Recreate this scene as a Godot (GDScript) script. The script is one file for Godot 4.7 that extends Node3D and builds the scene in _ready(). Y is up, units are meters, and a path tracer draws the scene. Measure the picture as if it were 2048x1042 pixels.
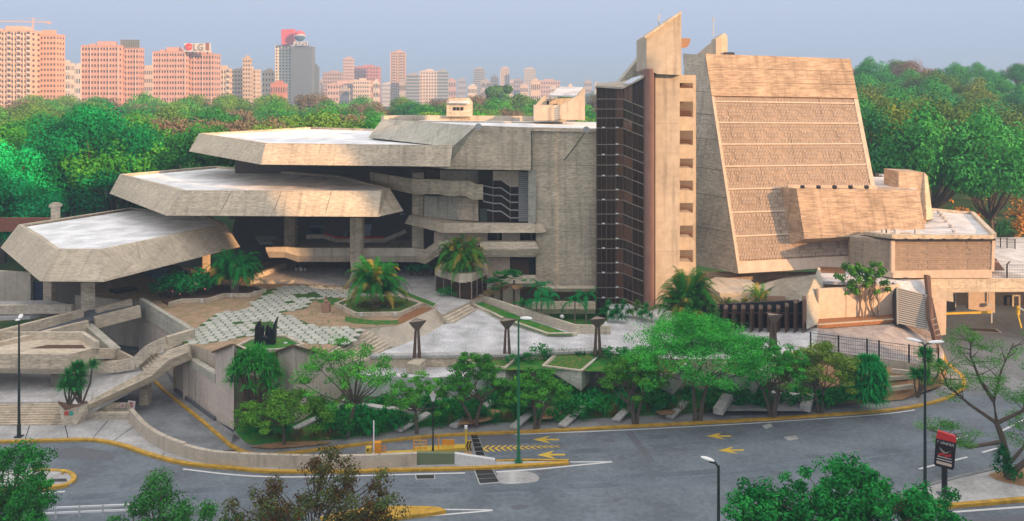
extends Node3D
# A brutalist theatre seen from a high window: camera, sky and sun first, then ground, theatre, walls, planting, city, street things.
const FOC := 1774.0
const EYE := 25.0
var taken := {}
var M := {}
var rng := RandomNumberGenerator.new()

# A pixel of the photograph and a distance, or a height, give a point of the place.
func P(u: float, v: float, d: float) -> Vector3:
	return Vector3((u - 1024.0) * d / FOC, EYE - (v - 180.0) * d / FOC, -d)

func G(u: float, v: float, h: float) -> Vector3:
	var d := (EYE - h) * FOC / (v - 180.0)
	return Vector3((u - 1024.0) * d / FOC, h, -d)

func GL(a: Array, h: float) -> Array:
	var r := []
	for i in range(0, a.size(), 2):
		r.append(G(a[i], a[i + 1], h))
	return r

class MB:
	var v := PackedVector3Array()
	var c := PackedColorArray()
	var uv := PackedVector2Array()
	var col := Color.WHITE
	var tinted := false
	func tri(a: Vector3, b: Vector3, d: Vector3) -> void:
		v.append(a); v.append(b); v.append(d)
		c.append(col); c.append(col); c.append(col)
	func quad(a: Vector3, b: Vector3, d: Vector3, e: Vector3) -> void:
		tri(a, b, d); tri(a, d, e)
	func cap(ring: Array) -> void:
		if ring.size() == 3:
			tri(ring[0], ring[1], ring[2]); return
		if ring.size() == 4:
			quad(ring[0], ring[1], ring[2], ring[3]); return
		var n := Vector3.ZERO
		for i in ring.size():
			var p: Vector3 = ring[i]
			var q: Vector3 = ring[(i + 1) % ring.size()]
			n += p.cross(q)
		n = n.normalized()
		var ax := (Vector3.UP if absf(n.y) < 0.9 else Vector3.RIGHT).cross(n).normalized()
		var ay := n.cross(ax)
		var flat := PackedVector2Array()
		for p in ring:
			flat.append(Vector2(ax.dot(p), ay.dot(p)))
		var t := Geometry2D.triangulate_polygon(flat)
		for i in range(0, t.size(), 3):
			tri(ring[t[i]], ring[t[i + 1]], ring[t[i + 2]])
	func sides(a: Array, b: Array) -> void:
		for i in a.size():
			var j := (i + 1) % a.size()
			quad(a[i], a[j], b[j], b[i])
	func loft(a: Array, b: Array) -> void:
		cap(a); cap(b); sides(a, b)
	func extrude(ring: Array, by: Vector3) -> void:
		var b := []
		for p in ring:
			b.append(p + by)
		loft(ring, b)
	func box(at: Vector3, s: Vector3, bas := Basis()) -> void:
		var a := []
		var b := []
		for k in [[-1, -1], [1, -1], [1, 1], [-1, 1]]:
			a.append(at + bas * Vector3(k[0] * s.x, -s.y, k[1] * s.z) * 0.5)
			b.append(at + bas * Vector3(k[0] * s.x, s.y, k[1] * s.z) * 0.5)
		loft(a, b)
	func bar(a: Vector3, b: Vector3, w: float, h := -1.0) -> void:
		var z := (b - a).normalized()
		var x := z.cross(Vector3.UP)
		x = Vector3.RIGHT if x.length() < 0.05 else x.normalized()
		var y := x.cross(z)
		if h < 0.0: h = w
		box((a + b) * 0.5, Vector3(w, h, a.distance_to(b)), Basis(x, y, z))
	func tube(pts: Array, rad: Array, n := 8) -> void:
		var last := []
		for i in pts.size():
			var d: Vector3 = pts[mini(i + 1, pts.size() - 1)] - pts[maxi(i - 1, 0)]
			var z := d.normalized()
			var x := z.cross(Vector3.UP)
			x = Vector3.RIGHT if x.length() < 0.1 else x.normalized()
			var y := x.cross(z)
			var ring := []
			for k in n:
				var t := TAU * k / n
				ring.append(pts[i] + (x * cos(t) + y * sin(t)) * rad[i])
			if i == 0: cap(ring)
			else: sides(last, ring)
			last = ring
		cap(last)
	func strip(line: Array, w: Array, up := Vector3.UP) -> void:   # a flat band along a line
		var l := []
		var r := []
		for i in line.size():
			var d: Vector3 = (line[mini(i + 1, line.size() - 1)] - line[maxi(i - 1, 0)]).normalized()
			var s: Vector3 = d.cross(up).normalized() * float(w[i]) * 0.5
			l.append(line[i] - s); r.append(line[i] + s)
		for i in line.size() - 1:
			quad(l[i], r[i], r[i + 1], l[i + 1])
	func mesh() -> ArrayMesh:
		var a := []
		a.resize(Mesh.ARRAY_MAX)
		a[Mesh.ARRAY_VERTEX] = v
		if tinted: a[Mesh.ARRAY_COLOR] = c
		if uv.size() == v.size(): a[Mesh.ARRAY_TEX_UV] = uv
		var m := ArrayMesh.new()
		m.add_surface_from_arrays(Mesh.PRIMITIVE_TRIANGLES, a)
		return m

func numbered(n: String) -> String:
	taken[n] = taken.get(n, -1) + 1
	return n if taken[n] == 0 else "%s_%03d" % [n, taken[n]]

func tag(o: Node3D, label := "", category := "", group := "", kind := "") -> Node3D:
	if label: o.set_meta("label", label)
	if category: o.set_meta("category", category)
	if group: o.set_meta("group", group)
	if kind: o.set_meta("kind", kind)
	return o

func put(called: String, shape, mt: Material, parent: Node3D = null) -> MeshInstance3D:
	var o := MeshInstance3D.new()
	o.mesh = shape.mesh() if shape is MB else shape
	o.material_override = mt
	if parent == null:
		o.name = numbered(called); add_child(o)
	else:
		o.name = called; parent.add_child(o, true)
	return o

func thing(called: String, label: String, category: String, at := Vector3.ZERO, group := "") -> Node3D:
	var o := Node3D.new()
	o.name = numbered(called); add_child(o); o.position = at
	tag(o, label, category, group)
	return o

func node(called: String, parent: Node3D) -> Node3D:
	var o := Node3D.new()
	o.name = called; parent.add_child(o, true)
	return o

func copy(o: Node3D, called: String, label := "") -> Node3D:
	var r := o.duplicate()
	r.name = numbered(called); add_child(r)
	if label: r.set_meta("label", label)
	return r

func struct(called: String, shape, mt: Material) -> MeshInstance3D:
	var o := put(called, shape, mt)
	o.set_meta("kind", "structure")
	return o

func lin(r: float, g: float, b: float) -> Color:
	return Color(r, g, b).linear_to_srgb()

func plain(c: Color, rough := 0.85, metal := 0.0) -> StandardMaterial3D:
	var m := StandardMaterial3D.new()
	m.albedo_color = c.linear_to_srgb(); m.roughness = rough; m.metallic = metal
	return m

func tex(size: int, f: Callable) -> ImageTexture:
	var im := Image.create(size, size, false, Image.FORMAT_RGB8)
	for y in size:
		for x in size:
			im.set_pixel(x, y, f.call(absf(x - size * 0.5), absf(y - size * 0.5)))
	return ImageTexture.create_from_image(im)

func tri_mat(t: Texture2D, c: Color, metres: float, rough := 0.9, detail: Texture2D = null, dm := 40.0) -> StandardMaterial3D:
	var m := plain(c, rough)
	m.albedo_texture = t
	m.uv1_triplanar = true; m.uv1_world_triplanar = true; m.uv1_scale = Vector3.ONE / metres; m.uv1_triplanar_sharpness = 6.0
	if detail:
		m.detail_enabled = true; m.detail_albedo = detail; m.detail_blend_mode = BaseMaterial3D.BLEND_MODE_MUL; m.detail_uv_layer = BaseMaterial3D.DETAIL_UV_2
		m.uv2_triplanar = true; m.uv2_world_triplanar = true; m.uv2_scale = Vector3.ONE / dm; m.uv2_triplanar_sharpness = 6.0
	return m

func leaf_mat(through := 0.35) -> StandardMaterial3D:
	var m := plain(Color(1, 1, 1), 0.8)
	m.vertex_color_use_as_albedo = true
	m.metallic_specular = 0.12
	m.backlight_enabled = true; m.backlight = Color(through, through, through)
	return m

func make_materials() -> void:
	var n := FastNoiseLite.new()
	n.seed = 3; n.frequency = 1.0; n.fractal_octaves = 4
	var boards := tex(512, func(x: float, y: float) -> Color:
		var row := floorf(y / 4.0)
		var g := 0.88 + 0.09 * n.get_noise_2d(x * 0.012, row * 7.7) + 0.20 * n.get_noise_2d(x * 0.05 + 90.0, y * 0.35) + 0.12 * n.get_noise_2d(x * 0.5, y * 0.5) + 0.06 * n.get_noise_2d(x * 0.02, y * 0.02 + 40.0)
		if fmod(y, 4.0) < 1.0: g -= 0.05
		if fmod(y, 60.0) < 1.0: g -= 0.14
		g = clampf(g, 0.3, 1.0)
		return Color(g, g, g * 0.995))
	var rough := tex(512, func(x: float, y: float) -> Color:
		var g := 0.86 + 0.19 * n.get_noise_2d(x * 0.03 + 20.0, y * 0.22) + 0.16 * n.get_noise_2d(x * 0.3, y * 0.5 + 60.0) + 0.12 * n.get_noise_2d(x * 0.015, y * 0.03)
		if fmod(y, 60.0) < 1.0: g -= 0.12
		g = clampf(g, 0.3, 1.0)
		return Color(g, g * 0.985, g * 0.96))
	var stains := tex(256, func(x: float, y: float) -> Color:
		var s := n.get_noise_2d(x * 0.26, y * 0.012 + 11.0)
		var b := n.get_noise_2d(x * 0.022 + 50.0, y * 0.022)
		var g := clampf(0.95 - 0.26 * maxf(0.0, s - 0.12) - 0.09 * b, 0.5, 1.0)
		return Color(g, g * 0.99, g * 0.97))
	var speck := tex(512, func(x: float, y: float) -> Color:
		var g := 0.86 + 0.26 * n.get_noise_2d(x * 0.5, y * 0.5) + 0.06 * n.get_noise_2d(x * 0.03, y * 0.03)
		g = clampf(g, 0.3, 1.0)
		return Color(g, g, g))
	var blot := tex(256, func(x: float, y: float) -> Color:
		var g := clampf(0.92 + 0.16 * n.get_noise_2d(x * 0.03, y * 0.03 + 7.0) + 0.10 * n.get_noise_2d(x * 0.3, y * 0.3), 0.5, 1.0)
		return Color(g, g, g))
	var earth := tex(512, func(x: float, y: float) -> Color:
		var a := clampf(0.5 + 0.9 * n.get_noise_2d(x * 0.02, y * 0.02) + 0.5 * n.get_noise_2d(x * 0.2, y * 0.2), 0.0, 1.0)
		return Color(0.80, 0.66, 0.55).lerp(Color(0.46, 0.47, 0.28), a * 0.45) * (0.9 + 0.3 * n.get_noise_2d(x * 0.6, y * 0.6)))
	var turf := tex(512, func(x: float, y: float) -> Color:
		var a := clampf(0.45 + 1.1 * n.get_noise_2d(x * 0.025, y * 0.025) + 0.5 * n.get_noise_2d(x * 0.25, y * 0.25), 0.0, 1.0)
		return Color(0.16, 0.5, 0.16).lerp(Color(0.55, 0.52, 0.25), a) * (0.9 + 0.4 * n.get_noise_2d(x * 0.8, y * 0.8)))
	M.concrete = tri_mat(boards, Color(0.88, 0.755, 0.60), 20.0, 0.9, stains, 34.0)
	M.pale_concrete = tri_mat(boards, Color(0.885, 0.785, 0.645), 14.0, 0.9, stains, 27.0)
	M.smooth_concrete = tri_mat(speck, Color(0.80, 0.71, 0.595), 16.0, 0.9, stains, 41.0)
	M.green_concrete = tri_mat(boards, Color(0.68, 0.66, 0.58), 12.0, 0.9, stains, 22.0)
	M.floor_concrete = tri_mat(speck, Color(0.78, 0.76, 0.74), 11.0, 0.9, blot, 23.0)
	M.white_floor = tri_mat(blot, Color(0.95, 0.95, 0.97), 17.0, 0.85, speck, 31.0)
	M.roof_white = tri_mat(blot, Color(0.97, 0.97, 0.98), 24.0, 0.8)
	M.roof_grey = tri_mat(blot, Color(0.72, 0.72, 0.74), 18.0, 0.85)
	M.peach = tri_mat(speck, Color(0.92, 0.73, 0.60), 9.0, 0.9)
	M.pink_wall = tri_mat(speck, Color(0.90, 0.775, 0.70), 9.0, 0.9, stains, 19.0)
	M.asphalt = tri_mat(speck, Color(0.24, 0.285, 0.325), 9.0, 0.92, blot, 37.0)
	M.old_asphalt = tri_mat(speck, Color(0.33, 0.35, 0.38), 6.0, 0.92, blot, 15.0)
	M.dark_asphalt = tri_mat(speck, Color(0.17, 0.18, 0.205), 7.0, 0.92)
	M.pavement = tri_mat(speck, Color(0.71, 0.70, 0.69), 8.0, 0.92, blot, 19.0)
	M.grey_pavement = tri_mat(speck, Color(0.42, 0.42, 0.425), 8.0, 0.92, blot, 17.0)
	M.paver = tri_mat(speck, Color(0.71, 0.71, 0.63), 5.0, 0.92, blot, 13.0)
	M.tiles = tri_mat(speck, Color(0.58, 0.52, 0.50), 8.0, 0.92, blot, 9.0)
	M.earth = tri_mat(earth, Color(0.95, 0.95, 0.95), 17.0, 1.0)
	M.dry_earth = tri_mat(earth, Color(0.9, 0.72, 0.58), 9.0, 1.0)
	M.turf = tri_mat(turf, Color(0.75, 0.9, 0.7), 13.0, 1.0)
	M.dry_turf = tri_mat(turf, Color(0.95, 0.85, 0.7), 7.0, 1.0)
	M.lush_turf = tri_mat(turf, Color(0.50, 1.0, 0.48), 19.0, 1.0)
	M.park = tri_mat(turf, Color(0.5, 0.5, 0.4), 60.0, 1.0)
	M.brick = tri_mat(boards, Color(0.42, 0.16, 0.10), 5.0, 0.9)
	M.yellow = tri_mat(speck, Color(0.86, 0.50, 0.045), 4.0, 0.7, blot, 6.0)
	M.yellow_paint = tri_mat(speck, Color(0.92, 0.62, 0.06), 4.0, 0.7)
	M.orange_paint = plain(Color(0.85, 0.33, 0.02), 0.5)
	M.white_paint = tri_mat(speck, Color(0.92, 0.92, 0.92), 3.0, 0.7)
	M.olive_paint = plain(Color(0.15, 0.19, 0.11), 0.7)
	M.white = plain(Color(0.85, 0.85, 0.85), 0.4)
	M.black = plain(Color(0.012, 0.012, 0.014), 0.45)
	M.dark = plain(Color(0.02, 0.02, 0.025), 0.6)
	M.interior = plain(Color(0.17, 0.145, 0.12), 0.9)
	M.green_pole = plain(Color(0.01, 0.16, 0.07), 0.4)
	M.dark_pole = plain(Color(0.015, 0.03, 0.025), 0.5)
	M.brown_metal = plain(Color(0.12, 0.072, 0.05), 0.5)
	M.rust = tri_mat(speck, Color(0.17, 0.09, 0.06), 3.0, 0.7)
	M.pipe = tri_mat(stains, Color(0.30, 0.17, 0.14), 13.0, 0.45)
	M.red = plain(Color(0.6, 0.03, 0.03), 0.5)
	M.teal = plain(Color(0.02, 0.35, 0.28), 0.5)
	M.bark = tri_mat(speck, Color(0.16, 0.12, 0.09), 2.0, 0.95)
	M.pale_bark = tri_mat(speck, Color(0.34, 0.27, 0.21), 2.0, 0.95)
	M.soil = tri_mat(speck, Color(0.15, 0.075, 0.045), 2.0, 1.0)
	M.litter = tri_mat(earth, Color(0.75, 0.5, 0.36), 3.0, 1.0)
	M.leaf = leaf_mat()
	M.glass = plain(Color(0.045, 0.026, 0.018), 0.1)
	M.glass.metallic_specular = 0.4
	M.pane = plain(Color(0.5, 0.55, 0.62), 0.15)
	M.frame = plain(Color(0.33, 0.26, 0.21), 0.5, 0.2)
	M.hall = tri_mat(rough, Color(0.70, 0.55, 0.425), 26.0, 0.9, stains, 29.0)
	M.hall_pale = tri_mat(speck, Color(0.84, 0.68, 0.54), 13.0, 0.9)
	M.hall_relief = tri_mat(speck, Color(0.56, 0.44, 0.35), 13.0, 0.9, stains, 37.0)
	M.annex_relief = tri_mat(speck, Color(0.60, 0.53, 0.47), 13.0, 0.9, stains, 37.0)
	M.hall_side = tri_mat(boards, Color(0.74, 0.665, 0.56), 26.0, 0.9, stains, 31.0)
	M.rust_concrete = tri_mat(speck, Color(0.52, 0.32, 0.21), 6.0, 0.8)
	M.louvre = plain(Color(0.17, 0.10, 0.065), 0.7)
	M.glass_tint = plain(Color(0.14, 0.065, 0.032), 0.12)
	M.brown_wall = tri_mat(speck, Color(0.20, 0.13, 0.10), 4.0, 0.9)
	M.planter_concrete = tri_mat(boards, Color(0.92, 0.92, 0.84), 9.0, 0.9, stains, 15.0)
	M.slat_white = plain(Color(0.33, 0.31, 0.28), 0.6)
	M.bronze = plain(Color(0.03, 0.032, 0.04), 0.35, 0.6)
	M.car_blue = plain(Color(0.10, 0.15, 0.22), 0.25, 0.3)
	M.car_black = plain(Color(0.015, 0.015, 0.018), 0.2, 0.3)
	M.moss = tri_mat(turf, Color(0.45, 0.60, 0.40), 5.0, 1.0)
	M.shaded_funnel_concrete = tri_mat(boards, Color(0.52, 0.51, 0.45), 12.0, 0.9, stains, 18.0)  # darker tone for the funnel wall; the buttress shade is put into the colour
	M.track = tri_mat(speck, Color(0.215, 0.262, 0.31), 9.0, 0.92, blot, 21.0)
	M.slat = plain(Color(0.5, 0.5, 0.5), 0.5)
	M.tint = plain(Color(1, 1, 1), 0.85)
	M.tint.vertex_color_use_as_albedo = true

func make_view() -> void:
	var cam := Camera3D.new()
	cam.name = "camera"
	cam.projection = Camera3D.PROJECTION_FRUSTUM
	cam.near = 0.1
	cam.far = 9000.0
	cam.size = 0.1 * 1042.0 / FOC
	cam.frustum_offset = Vector2(0.0, -0.1 * 341.0 / FOC)
	cam.position = Vector3(0, EYE, 0)
	add_child(cam)
	cam.current = true
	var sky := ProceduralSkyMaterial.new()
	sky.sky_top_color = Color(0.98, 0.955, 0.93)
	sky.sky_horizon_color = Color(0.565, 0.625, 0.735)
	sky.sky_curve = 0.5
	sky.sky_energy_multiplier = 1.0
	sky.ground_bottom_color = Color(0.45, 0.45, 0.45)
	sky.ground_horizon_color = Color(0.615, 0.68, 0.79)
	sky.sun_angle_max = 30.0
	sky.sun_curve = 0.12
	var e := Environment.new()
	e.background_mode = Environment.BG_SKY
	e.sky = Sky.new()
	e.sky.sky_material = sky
	e.tonemap_mode = Environment.TONE_MAPPER_LINEAR
	e.tonemap_exposure = 1.58
	e.sdfgi_enabled = true
	e.ssao_enabled = true
	e.ssil_enabled = true
	e.fog_enabled = true
	e.fog_density = 0.00068
	e.fog_light_color = Color(0.72, 0.86, 1.0)
	var w := WorldEnvironment.new()
	w.name = "world_environment"
	w.environment = e
	add_child(w)
	var sun := DirectionalLight3D.new()
	sun.name = "sun"
	sun.light_energy = 1.48
	sun.light_color = Color(1.0, 0.78, 0.56)
	sun.light_angular_distance = 0.5
	sun.shadow_enabled = true
	add_child(sun)
	var az := deg_to_rad(50.0)
	var el := deg_to_rad(15.0)
	sun.look_at_from_position(Vector3(sin(az) * cos(el), sin(el), cos(az) * cos(el)), Vector3.ZERO, Vector3.UP)

func _ready() -> void:
	rng.seed = 11
	make_view()
	make_materials()
	build_ground()
	build_theatre()
	build_hall()
	build_site()
	build_city()
	build_planting()
	build_street()

# ---- ground, roads, pavements ----
func sheet(called: String, ring: Array, mt: Material, thick := 0.0) -> MeshInstance3D:
	var b = MB.new()
	if thick > 0.0: b.extrude(ring, Vector3(0, -thick, 0))
	else: b.cap(ring)
	return struct(called, b, mt)

func kerb_line(called: String, line: Array, mt: Material, w := 0.32, h := 0.14, y := 0.0) -> MeshInstance3D:
	var b = MB.new()
	var l = []
	var r = []
	for i in line.size():
		var d: Vector3 = (line[mini(i + 1, line.size() - 1)] - line[maxi(i - 1, 0)])
		d.y = 0
		var s = d.normalized().cross(Vector3.UP) * w * 0.5
		l.append(line[i] - s + Vector3(0, y, 0)); r.append(line[i] + s + Vector3(0, y, 0))
	var up = Vector3(0, h, 0)
	var slope = 0.06
	for i in line.size() - 1:
		b.quad(l[i] + up, r[i] + up, r[i + 1] + up, l[i + 1] + up)
		b.quad(l[i], l[i + 1], l[i + 1] + up, l[i] + up)
		b.quad(r[i], r[i + 1], r[i + 1] + up, r[i] + up)
	return struct(called, b, mt)

func smooth_line(a: Array, h: float, n := 5) -> Array:
	var p = GL(a, h)
	var c = Curve3D.new()
	for i in p.size():
		var t: Vector3 = (p[mini(i + 1, p.size() - 1)] - p[maxi(i - 1, 0)]) / 6.0
		c.add_point(p[i], -t, t)
	var r = []
	for i in p.size() - 1:
		for k in n:
			r.append(c.sample(i, float(k) / n))
	r.append(p[p.size() - 1])
	return r

func paint(called: String, pts: Array, w: float, mt: Material, lift := 0.008) -> void:
	var b = MB.new()
	var l = []
	for p in pts: l.append(p + Vector3(0, lift, 0))
	var ws = []
	for p in pts: ws.append(w)
	b.strip(l, ws)
	struct(called, b, mt)

func rise(a: Array, h: float) -> Array:
	var r = []
	for p in a: r.append(Vector3(p.x, h, p.z))
	return r

func build_ground() -> void:
	var b = MB.new()
	var nx = 40
	# terrain: flat, with the wooded hill that climbs on the right
	var hh = func(x: float, z: float) -> float:
		var d = -z
		if d < 125.0 or x < 20.0: return -0.05 if d < 140 else -0.05
		var t = clampf((d - 140.0) / 190.0, 0.0, 1.0)
		var s = clampf((x - 45.0) / 50.0, 0.0, 1.0)
		return -0.05 + 23.0 * t * t * (3.0 - 2.0 * t) * s
	var xs = []
	var zs = []
	for i in 41: xs.append(-100.0 + 10.0 * i)
	xs.push_front(-1200.0); xs.push_front(-4500.0); xs.append(700.0); xs.append(4500.0)
	for i in 36: zs.append(10.0 - 10.0 * i)
	zs.push_front(260.0); zs.append(-700.0); zs.append(-6000.0)
	for i in xs.size() - 1:
		for j in zs.size() - 1:
			var c = []
			for k in [[0, 0], [1, 0], [1, 1], [0, 1]]:
				var x: float = xs[i + k[0]]
				var z: float = zs[j + k[1]]
				c.append(Vector3(x, hh.call(x, z), z))
			b.quad(c[0], c[1], c[2], c[3])
	struct("ground", b, M.park)
	# the main road, one asphalt sheet
	sheet("road", [Vector3(-110, 0, -30), Vector3(110, 0, -30), Vector3(120, 0, -90), Vector3(62, 0, -112), Vector3(44, 0, -104), Vector3(26, 0, -90), Vector3(-24, 0, -88), Vector3(-40, 0, -92), Vector3(-110, 0, -80)], M.asphalt)
	# service drive that dives under the plaza
	var drive_r = smooth_line([296, 700, 308, 762, 400, 840, 461, 893, 495, 908, 547, 911, 615, 904, 700, 892, 832, 877, 950, 869], 0.0)
	var drive_l = smooth_line([222, 700, 238, 762, 262, 826, 292, 875, 342, 905, 410, 922, 480, 930, 600, 934, 760, 934, 950, 932], 0.0)
	var ring = drive_r.duplicate()
	drive_l.reverse()
	ring.append_array(drive_l)
	sheet("service_drive", rise(ring, 0.004), M.old_asphalt)
	# far pavement behind the long yellow kerb
	var kerb = smooth_line([461, 893, 495, 908, 547, 911, 615, 904, 700, 893, 832, 877, 934, 870, 1100, 863, 1250, 855, 1348, 850, 1480, 843, 1620, 834, 1758, 824, 1802, 819, 1851, 810, 1895, 797, 1920, 783, 1928, 768, 1922, 752, 1905, 738, 1890, 722, 1882, 700], 0.0)
	kerb_line("kerb", kerb, M.yellow)
	var back = smooth_line([470, 862, 498, 889, 545, 886, 615, 884, 700, 876, 832, 856, 934, 849, 1100, 842, 1250, 834, 1348, 829, 1480, 822, 1620, 814, 1758, 803, 1800, 800, 1840, 793, 1870, 782, 1888, 768, 1892, 752, 1880, 738, 1870, 720, 1866, 700], 0.0)
	var band = MB.new()
	for i in mini(kerb.size(), back.size()) - 1:
		var kk = [kerb[i], kerb[i + 1], back[mini(i + 1, back.size() - 1)], back[i]]
		for k in 4: kk[k] += Vector3(0, 0.12, 0)
		band.quad(kk[0], kk[1], kk[2], kk[3])
	struct("pavement", band, M.grey_pavement)
	paint("road_marking", smooth_line([1030, 869, 1250, 860, 1348, 855, 1480, 848, 1620, 839, 1758, 829, 1830, 820], 0.0), 0.16, M.white_paint)
	var dk = smooth_line([300, 716, 308, 762, 400, 840, 461, 893], 0.0)
	kerb_line("kerb", dk, M.yellow, 0.25)
	var dp = MB.new()
	var dw = smooth_line([330, 716, 345, 770, 425, 836, 480, 880], 0.0)
	for i in dk.size() - 1:
		var up = Vector3(0, 0.12, 0)
		dp.quad(dk[i] + up, dk[i + 1] + up, dw[i + 1] + up, dw[i] + up)
	struct("pavement", dp, M.grey_pavement)
	# near pavement with its long yellow kerb, from the left corner to the tip of the island
	var nk = smooth_line([-160, 890, 56, 884, 102, 883, 181, 882, 239, 891, 290, 908, 342, 923, 393, 932, 461, 938, 547, 945, 700, 945, 761, 943, 934, 939, 1040, 934, 1137, 928], 0.0)
	kerb_line("kerb", nk, M.yellow, 0.34, 0.16)
	var inner = smooth_line([-160, 760, 56, 770, 102, 775, 181, 820, 239, 830, 262, 842, 294, 877, 342, 905, 410, 922, 478, 929, 700, 934, 832, 930, 909, 928, 991, 927, 1137, 926], 0.0)
	var side = MB.new()
	for i in mini(nk.size(), inner.size()) - 1:
		var up = Vector3(0, 0.13, 0)
		side.quad(nk[i] + up, nk[i + 1] + up, inner[i + 1] + up, inner[i] + up)
	struct("pavement", side, M.pavement)
	var jb = MB.new()
	for s in [[215, 842, 184, 878], [268, 852, 226, 882], [130, 850, 137, 880], [60, 848, 50, 880], [330, 905, 318, 916], [430, 926, 424, 934], [560, 934, 556, 942]]:
		jb.strip([G(s[0], s[1], 0.138), G(s[2], s[3], 0.138)], [0.06, 0.06])
	struct("pavement_joint", jb, M.dark)
	kerb_line("kerb", smooth_line([992, 925, 1060, 923, 1137, 924], 0.0), M.yellow, 0.2, 0.15)
	paint("road_marking", smooth_line([366, 938, 461, 949, 560, 954, 700, 952, 810, 949, 930, 946], 0.0), 0.16, M.white_paint)
	paint("road_marking", smooth_line([992, 944, 1080, 938, 1150, 931, 1224, 924], 0.0), 0.18, M.white_paint)
	paint("road_marking", smooth_line([1140, 924, 1180, 924, 1224, 923.4], 0.0), 0.15, M.white_paint)
	paint("road_marking", GL([740, 1031, 870, 1031, 985, 1021], 0.0), 0.16, M.white_paint)
	paint("road_marking", GL([700, 1020, 890, 1019, 985, 1020], 0.0), 0.14, M.white_paint)
	for s in [[1838, 938, 1870, 930], [1880, 928, 1935, 914], [1965, 905, 1998, 895], [2004, 862, 2050, 838], [1905, 880, 1935, 870]]:
		paint("road_marking", GL(s, 0.0), 0.17, M.white_paint)
	paint("road_marking", GL([1820, 988, 1900, 966, 1994, 941], 0.0), 0.2, M.white_paint)
	# yellow arrows
	for a in [[1066, 879, 1118, 879, 1.0], [1074, 910, 1130, 909, 1.0], [1412, 872, 1462, 872, 0.9], [1436, 901, 1488, 900, 0.9]]:
		var tip = G(a[0], a[1], 0.008)
		var tail = G(a[2], a[3], 0.008)
		var z = (tail - tip).normalized()
		var s = z.cross(Vector3.UP) * a[4]
		var ab = MB.new()
		ab.quad(tip + z * 0.8 - s * 0.14, tail - s * 0.14, tail + s * 0.14, tip + z * 0.8 + s * 0.14)
		ab.tri(tip, tip + z * 1.25 - s * 0.72, tip + z * 0.8)
		ab.tri(tip, tip + z * 1.25 + s * 0.72, tip + z * 0.8)
		struct("road_arrow", ab, M.yellow_paint)
	# chevron strip leading to the ticket island
	var cb = MB.new()
	var db = MB.new()
	for i in 13:
		var t = float(i) / 13.0
		var x0 = lerpf(964, 1118, t)
		var hw = lerpf(0.55, 0.12, t)
		for k in 2:
			var q = G(x0 + (0.0 if k == 0 else 6.0), lerpf(897, 892.5, t), 0.008)
			var dd: MB = cb if k == 0 else db
			var w = 0.2
			for sg in [-1, 1]:
				dd.quad(q, q + Vector3(w, 0, 0), q + Vector3(w + 0.34, 0, sg * hw), q + Vector3(0.34, 0, sg * hw))
	struct("chevron_marking", cb, M.yellow_paint)
	struct("chevron_marking", db, M.dark_asphalt)
	# repairs and patches in the asphalt
	sheet("asphalt_patch", rise(GL([953, 871, 1026, 869, 1036, 888, 962, 893], 0.0), 0.005), M.dark_asphalt)
	sheet("asphalt_patch", rise(GL([1249, 864, 1264, 862, 1312, 924, 1297, 924], 0.0), 0.005), M.dark_asphalt)
	sheet("asphalt_patch", rise(GL([1066, 939, 1092, 937, 1099, 944, 1078, 946], 0.0), 0.005), M.dark_asphalt)
	sheet("asphalt_patch", rise(GL([80, 905, 150, 893, 235, 905, 225, 922, 120, 918], 0.0), 0.005), M.dark_asphalt)
	sheet("concrete_patch", rise(smooth_line([996, 944, 1040, 942, 1066, 946, 1078, 955, 1072, 963, 1040, 967, 1000, 966, 994, 950], 0.0), 0.006), M.pavement)
	sheet("concrete_patch", rise(GL([1524, 851, 1540, 847, 1546, 853, 1532, 858], 0.0), 0.006), M.pavement)
	sheet("concrete_patch", rise(GL([1566, 874, 1592, 871, 1598, 878, 1578, 881], 0.0), 0.006), M.pavement)
	# worn wheel tracks, cracks and oil spots
	for q in [[-40, 1030, 300, 1000, 700, 985, 1100, 975, 1500, 950, 1850, 905, 2060, 850], [-40, 1012, 300, 985, 700, 972, 1100, 962, 1500, 936, 1850, 890, 2060, 838], [960, 912, 1100, 905, 1300, 895, 1500, 880, 1700, 862], [970, 883, 1150, 880, 1350, 872, 1560, 862]]:
		paint("wheel_track", smooth_line(q, 0.0), 0.75, M.track, 0.003)
	var cr = RandomNumberGenerator.new()
	cr.seed = 9
	for q in [[1100, 930, 1240, 905], [1240, 905, 1420, 898], [1480, 870, 1600, 905], [980, 900, 1060, 905], [1330, 885, 1480, 868], [1620, 850, 1700, 880], [400, 960, 560, 985], [150, 960, 330, 940], [760, 970, 930, 985], [330, 800, 420, 870], [380, 830, 440, 855], [1560, 920, 1760, 900], [1180, 990, 1330, 1010]]:
		var pts = []
		for i in 9: pts.append(G(lerpf(q[0], q[2], i / 8.0) + cr.randf_range(-6, 6), lerpf(q[1], q[3], i / 8.0) + cr.randf_range(-3, 3), 0.0))
		paint("road_crack", pts, 0.055, M.dark_asphalt, 0.007)
	for i in 26:
		var u = cr.randf_range(150, 1750)
		var c = G(u, cr.randf_range(955, 1035) if u < 1000 else cr.randf_range(880, 1020), 0.0062)
		var ring2 = []
		var rr = cr.randf_range(0.12, 0.5)
		for k in 9: ring2.append(c + Vector3(cos(TAU * k / 9) * rr * cr.randf_range(0.7, 1.4), 0, sin(TAU * k / 9) * rr * cr.randf_range(0.6, 1.1)))
		sheet("oil_stain", ring2, M.track if i % 3 else M.dark_asphalt)
	# drains and gratings
	grating([950, 940, 984, 939, 998, 964, 960, 967], 3, "wide black drain grating set in the road beside the kerb")
	grating([941, 870, 955, 869, 973, 920, 955, 921], 6, "long drain grating across the drive beside the ticket barrier")
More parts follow.
